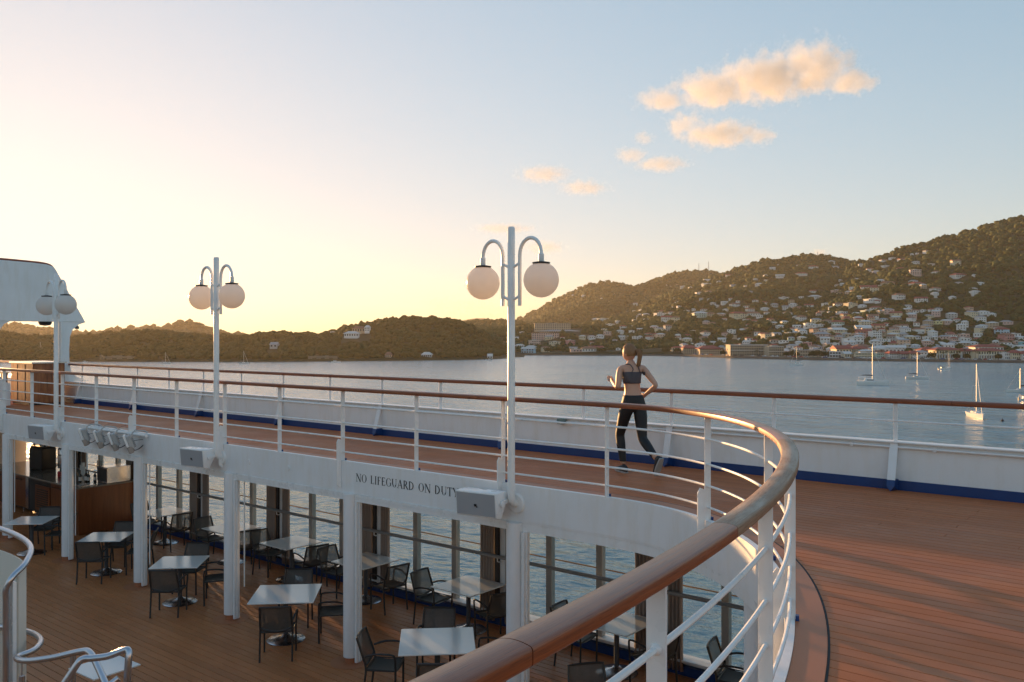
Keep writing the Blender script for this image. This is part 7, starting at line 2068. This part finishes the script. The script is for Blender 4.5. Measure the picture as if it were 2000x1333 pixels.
# ---------------------------------------------------------------- clouds and haze
def cloud(lab, D, lumps, dens, nscale, amp, seed):
    cs = []
    for b, e, rb, re in lumps:     # bearing mark, elevation mark, half width, half height
        k = D / FB
        X, Y = to_world(b, D); cs.append((Vector((X, Y, 1.86 + (658 - e) * k)), rb * k, re * k))
    mid_ = sum((c for c, _, _ in cs), Vector()) / len(cs)
    rt = Vector((SB, CB, 0)); fw_ = Vector((-CB, SB, 0))
    lo = [1e9] * 3; hi = [-1e9] * 3; loc = []
    for c, a, h in cs:
        d_ = c - mid_; p = Vector((d_.dot(rt), d_.dot(fw_), d_.z)); dep = a * .75
        loc.append((p, (a, dep, h)))
        for i, r in enumerate((a, dep, h)):
            lo[i] = min(lo[i], p[i] - r * 1.3); hi[i] = max(hi[i], p[i] + r * 1.3)
    o = MB().bbox(lo[0], hi[0], lo[1], hi[1], lo[2], hi[2]).build('cloud', None)
    o.location = mid_; o.rotation_euler = (0, 0, R(39.094))
    m = bpy.data.materials.new('cloud'); m.use_nodes = True
    nt = m.node_tree; nt.nodes.clear()
    out = nd(nt, 'ShaderNodeOutputMaterial'); pv = nd(nt, 'ShaderNodeVolumePrincipled')
    pv.inputs['Color'].default_value = (1, .98, .95, 1); pv.inputs['Anisotropy'].default_value = .0
    tc = nd(nt, 'ShaderNodeTexCoord')
    cur = None
    for p, r in loc:
        sb = nd(nt, 'ShaderNodeVectorMath', operation='SUBTRACT'); L(nt, tc.outputs['Object'], sb.inputs[0]); sb.inputs[1].default_value = p
        dv_ = nd(nt, 'ShaderNodeVectorMath', operation='DIVIDE'); L(nt, sb.outputs[0], dv_.inputs[0]); dv_.inputs[1].default_value = r
        ln = nd(nt, 'ShaderNodeVectorMath', operation='LENGTH'); L(nt, dv_.outputs[0], ln.inputs[0])
        if cur is None: cur = ln.outputs['Value']
        else:
            mn = nd(nt, 'ShaderNodeMath', operation='SMOOTH_MIN'); mn.inputs[2].default_value = .25
            L(nt, cur, mn.inputs[0]); L(nt, ln.outputs['Value'], mn.inputs[1]); cur = mn.outputs[0]
    mp = nd(nt, 'ShaderNodeMapping'); mp.inputs['Location'].default_value = (seed * 311., seed * 173., 0)
    L(nt, tc.outputs['Object'], mp.inputs[0])
    nz = noise(nt, mp.outputs[0], nscale * 2.1, 10, .68)
    # density = clamp((1 - r) + amp * (noise - .55)) * k
    a1 = nd(nt, 'ShaderNodeMath', operation='MULTIPLY_ADD'); L(nt, nz, a1.inputs[0]); a1.inputs[1].default_value = amp * 1.75; a1.inputs[2].default_value = .84 - .875 * amp
    a2 = nd(nt, 'ShaderNodeMath', operation='SUBTRACT'); L(nt, a1.outputs[0], a2.inputs[0]); L(nt, cur, a2.inputs[1])
    a3 = nd(nt, 'ShaderNodeMath', operation='MULTIPLY', use_clamp=True); L(nt, a2.outputs[0], a3.inputs[0]); a3.inputs[1].default_value = 1.7
    a4 = nd(nt, 'ShaderNodeMath', operation='MULTIPLY'); L(nt, a3.outputs[0], a4.inputs[0]); a4.inputs[1].default_value = dens
    L(nt, a4.outputs[0], pv.inputs['Density']); L(nt, pv.outputs[0], out.inputs['Volume'])
    m.cycles.volume_step_rate = .25
    o.data.materials.append(m)
    return tag(o, lab, 'cloud', 'clouds over the harbour')
if CLOUDS:
    cloud('large warm lit cloud bank high at right', 9000, [(1295, 196, 62, 24), (1395, 176, 100, 40), (1500, 152, 120, 54), (1590, 132, 95, 58), (1660, 160, 66, 28)], .0045, .0034, 1.5, 1)
    cloud('second cloud, below the large bank', 9000, [(1335, 246, 42, 32), (1405, 262, 90, 30), (1482, 265, 44, 20)], .004, .0045, 1.6, 2)
    cloud('tiny cloud puff left of the second cloud', 9000, [(1258, 270, 24, 16)], .0035, .008, 1.6, 3)
    cloud('third cloud, flat and pale, right of the nearest lamp', 9000, [(1232, 304, 36, 20), (1292, 321, 60, 17)], .004, .006, 1.6, 4)
    cloud('fourth cloud, leftmost pale wisp of the row', 9000, [(1062, 341, 62, 19)], .0035, .007, 1.7, 5)
    cloud('lowest small cloud of the row above the lamp', 9000, [(1140, 367, 56, 17)], .0035, .007, 1.7, 6)
    cloud('thin cloud streak behind the top of the nearest lamp', 9000, [(985, 447, 70, 11)], .003, .008, 1.7, 7)
    cloud('small greyish cloud beside the right globe of the nearest lamp', 9000, [(1062, 484, 52, 17)], .003, .007, 1.6, 8)
    cloud('hazy low cloud bank left of the nearest lamp post', 11000, [(870, 596, 48, 22), (930, 600, 60, 26)], .0012, .004, 1.5, 9)
    cloud('small cloud peeking over the rounded crest', 9000, [(1600, 494, 22, 12)], .0035, .009, 1.3, 10)
hz = MB().bbox(-6950, 6950, -6950, 6950, SEA - 4.9, 345).build('haze', None)
hz['kind'] = 'stuff'
tag(hz, 'pale evening haze lying over the whole harbour', 'haze')
hm = bpy.data.materials.new('haze'); hm.use_nodes = True
nt = hm.node_tree; nt.nodes.clear()
out = nd(nt, 'ShaderNodeOutputMaterial'); pv = nd(nt, 'ShaderNodeVolumePrincipled')
pv.inputs['Color'].default_value = (.98, .90, .78, 1); pv.inputs['Density'].default_value = HAZE_D; pv.inputs['Anisotropy'].default_value = .45
L(nt, pv.outputs[0], out.inputs['Volume'])
hz.data.materials.append(hm)
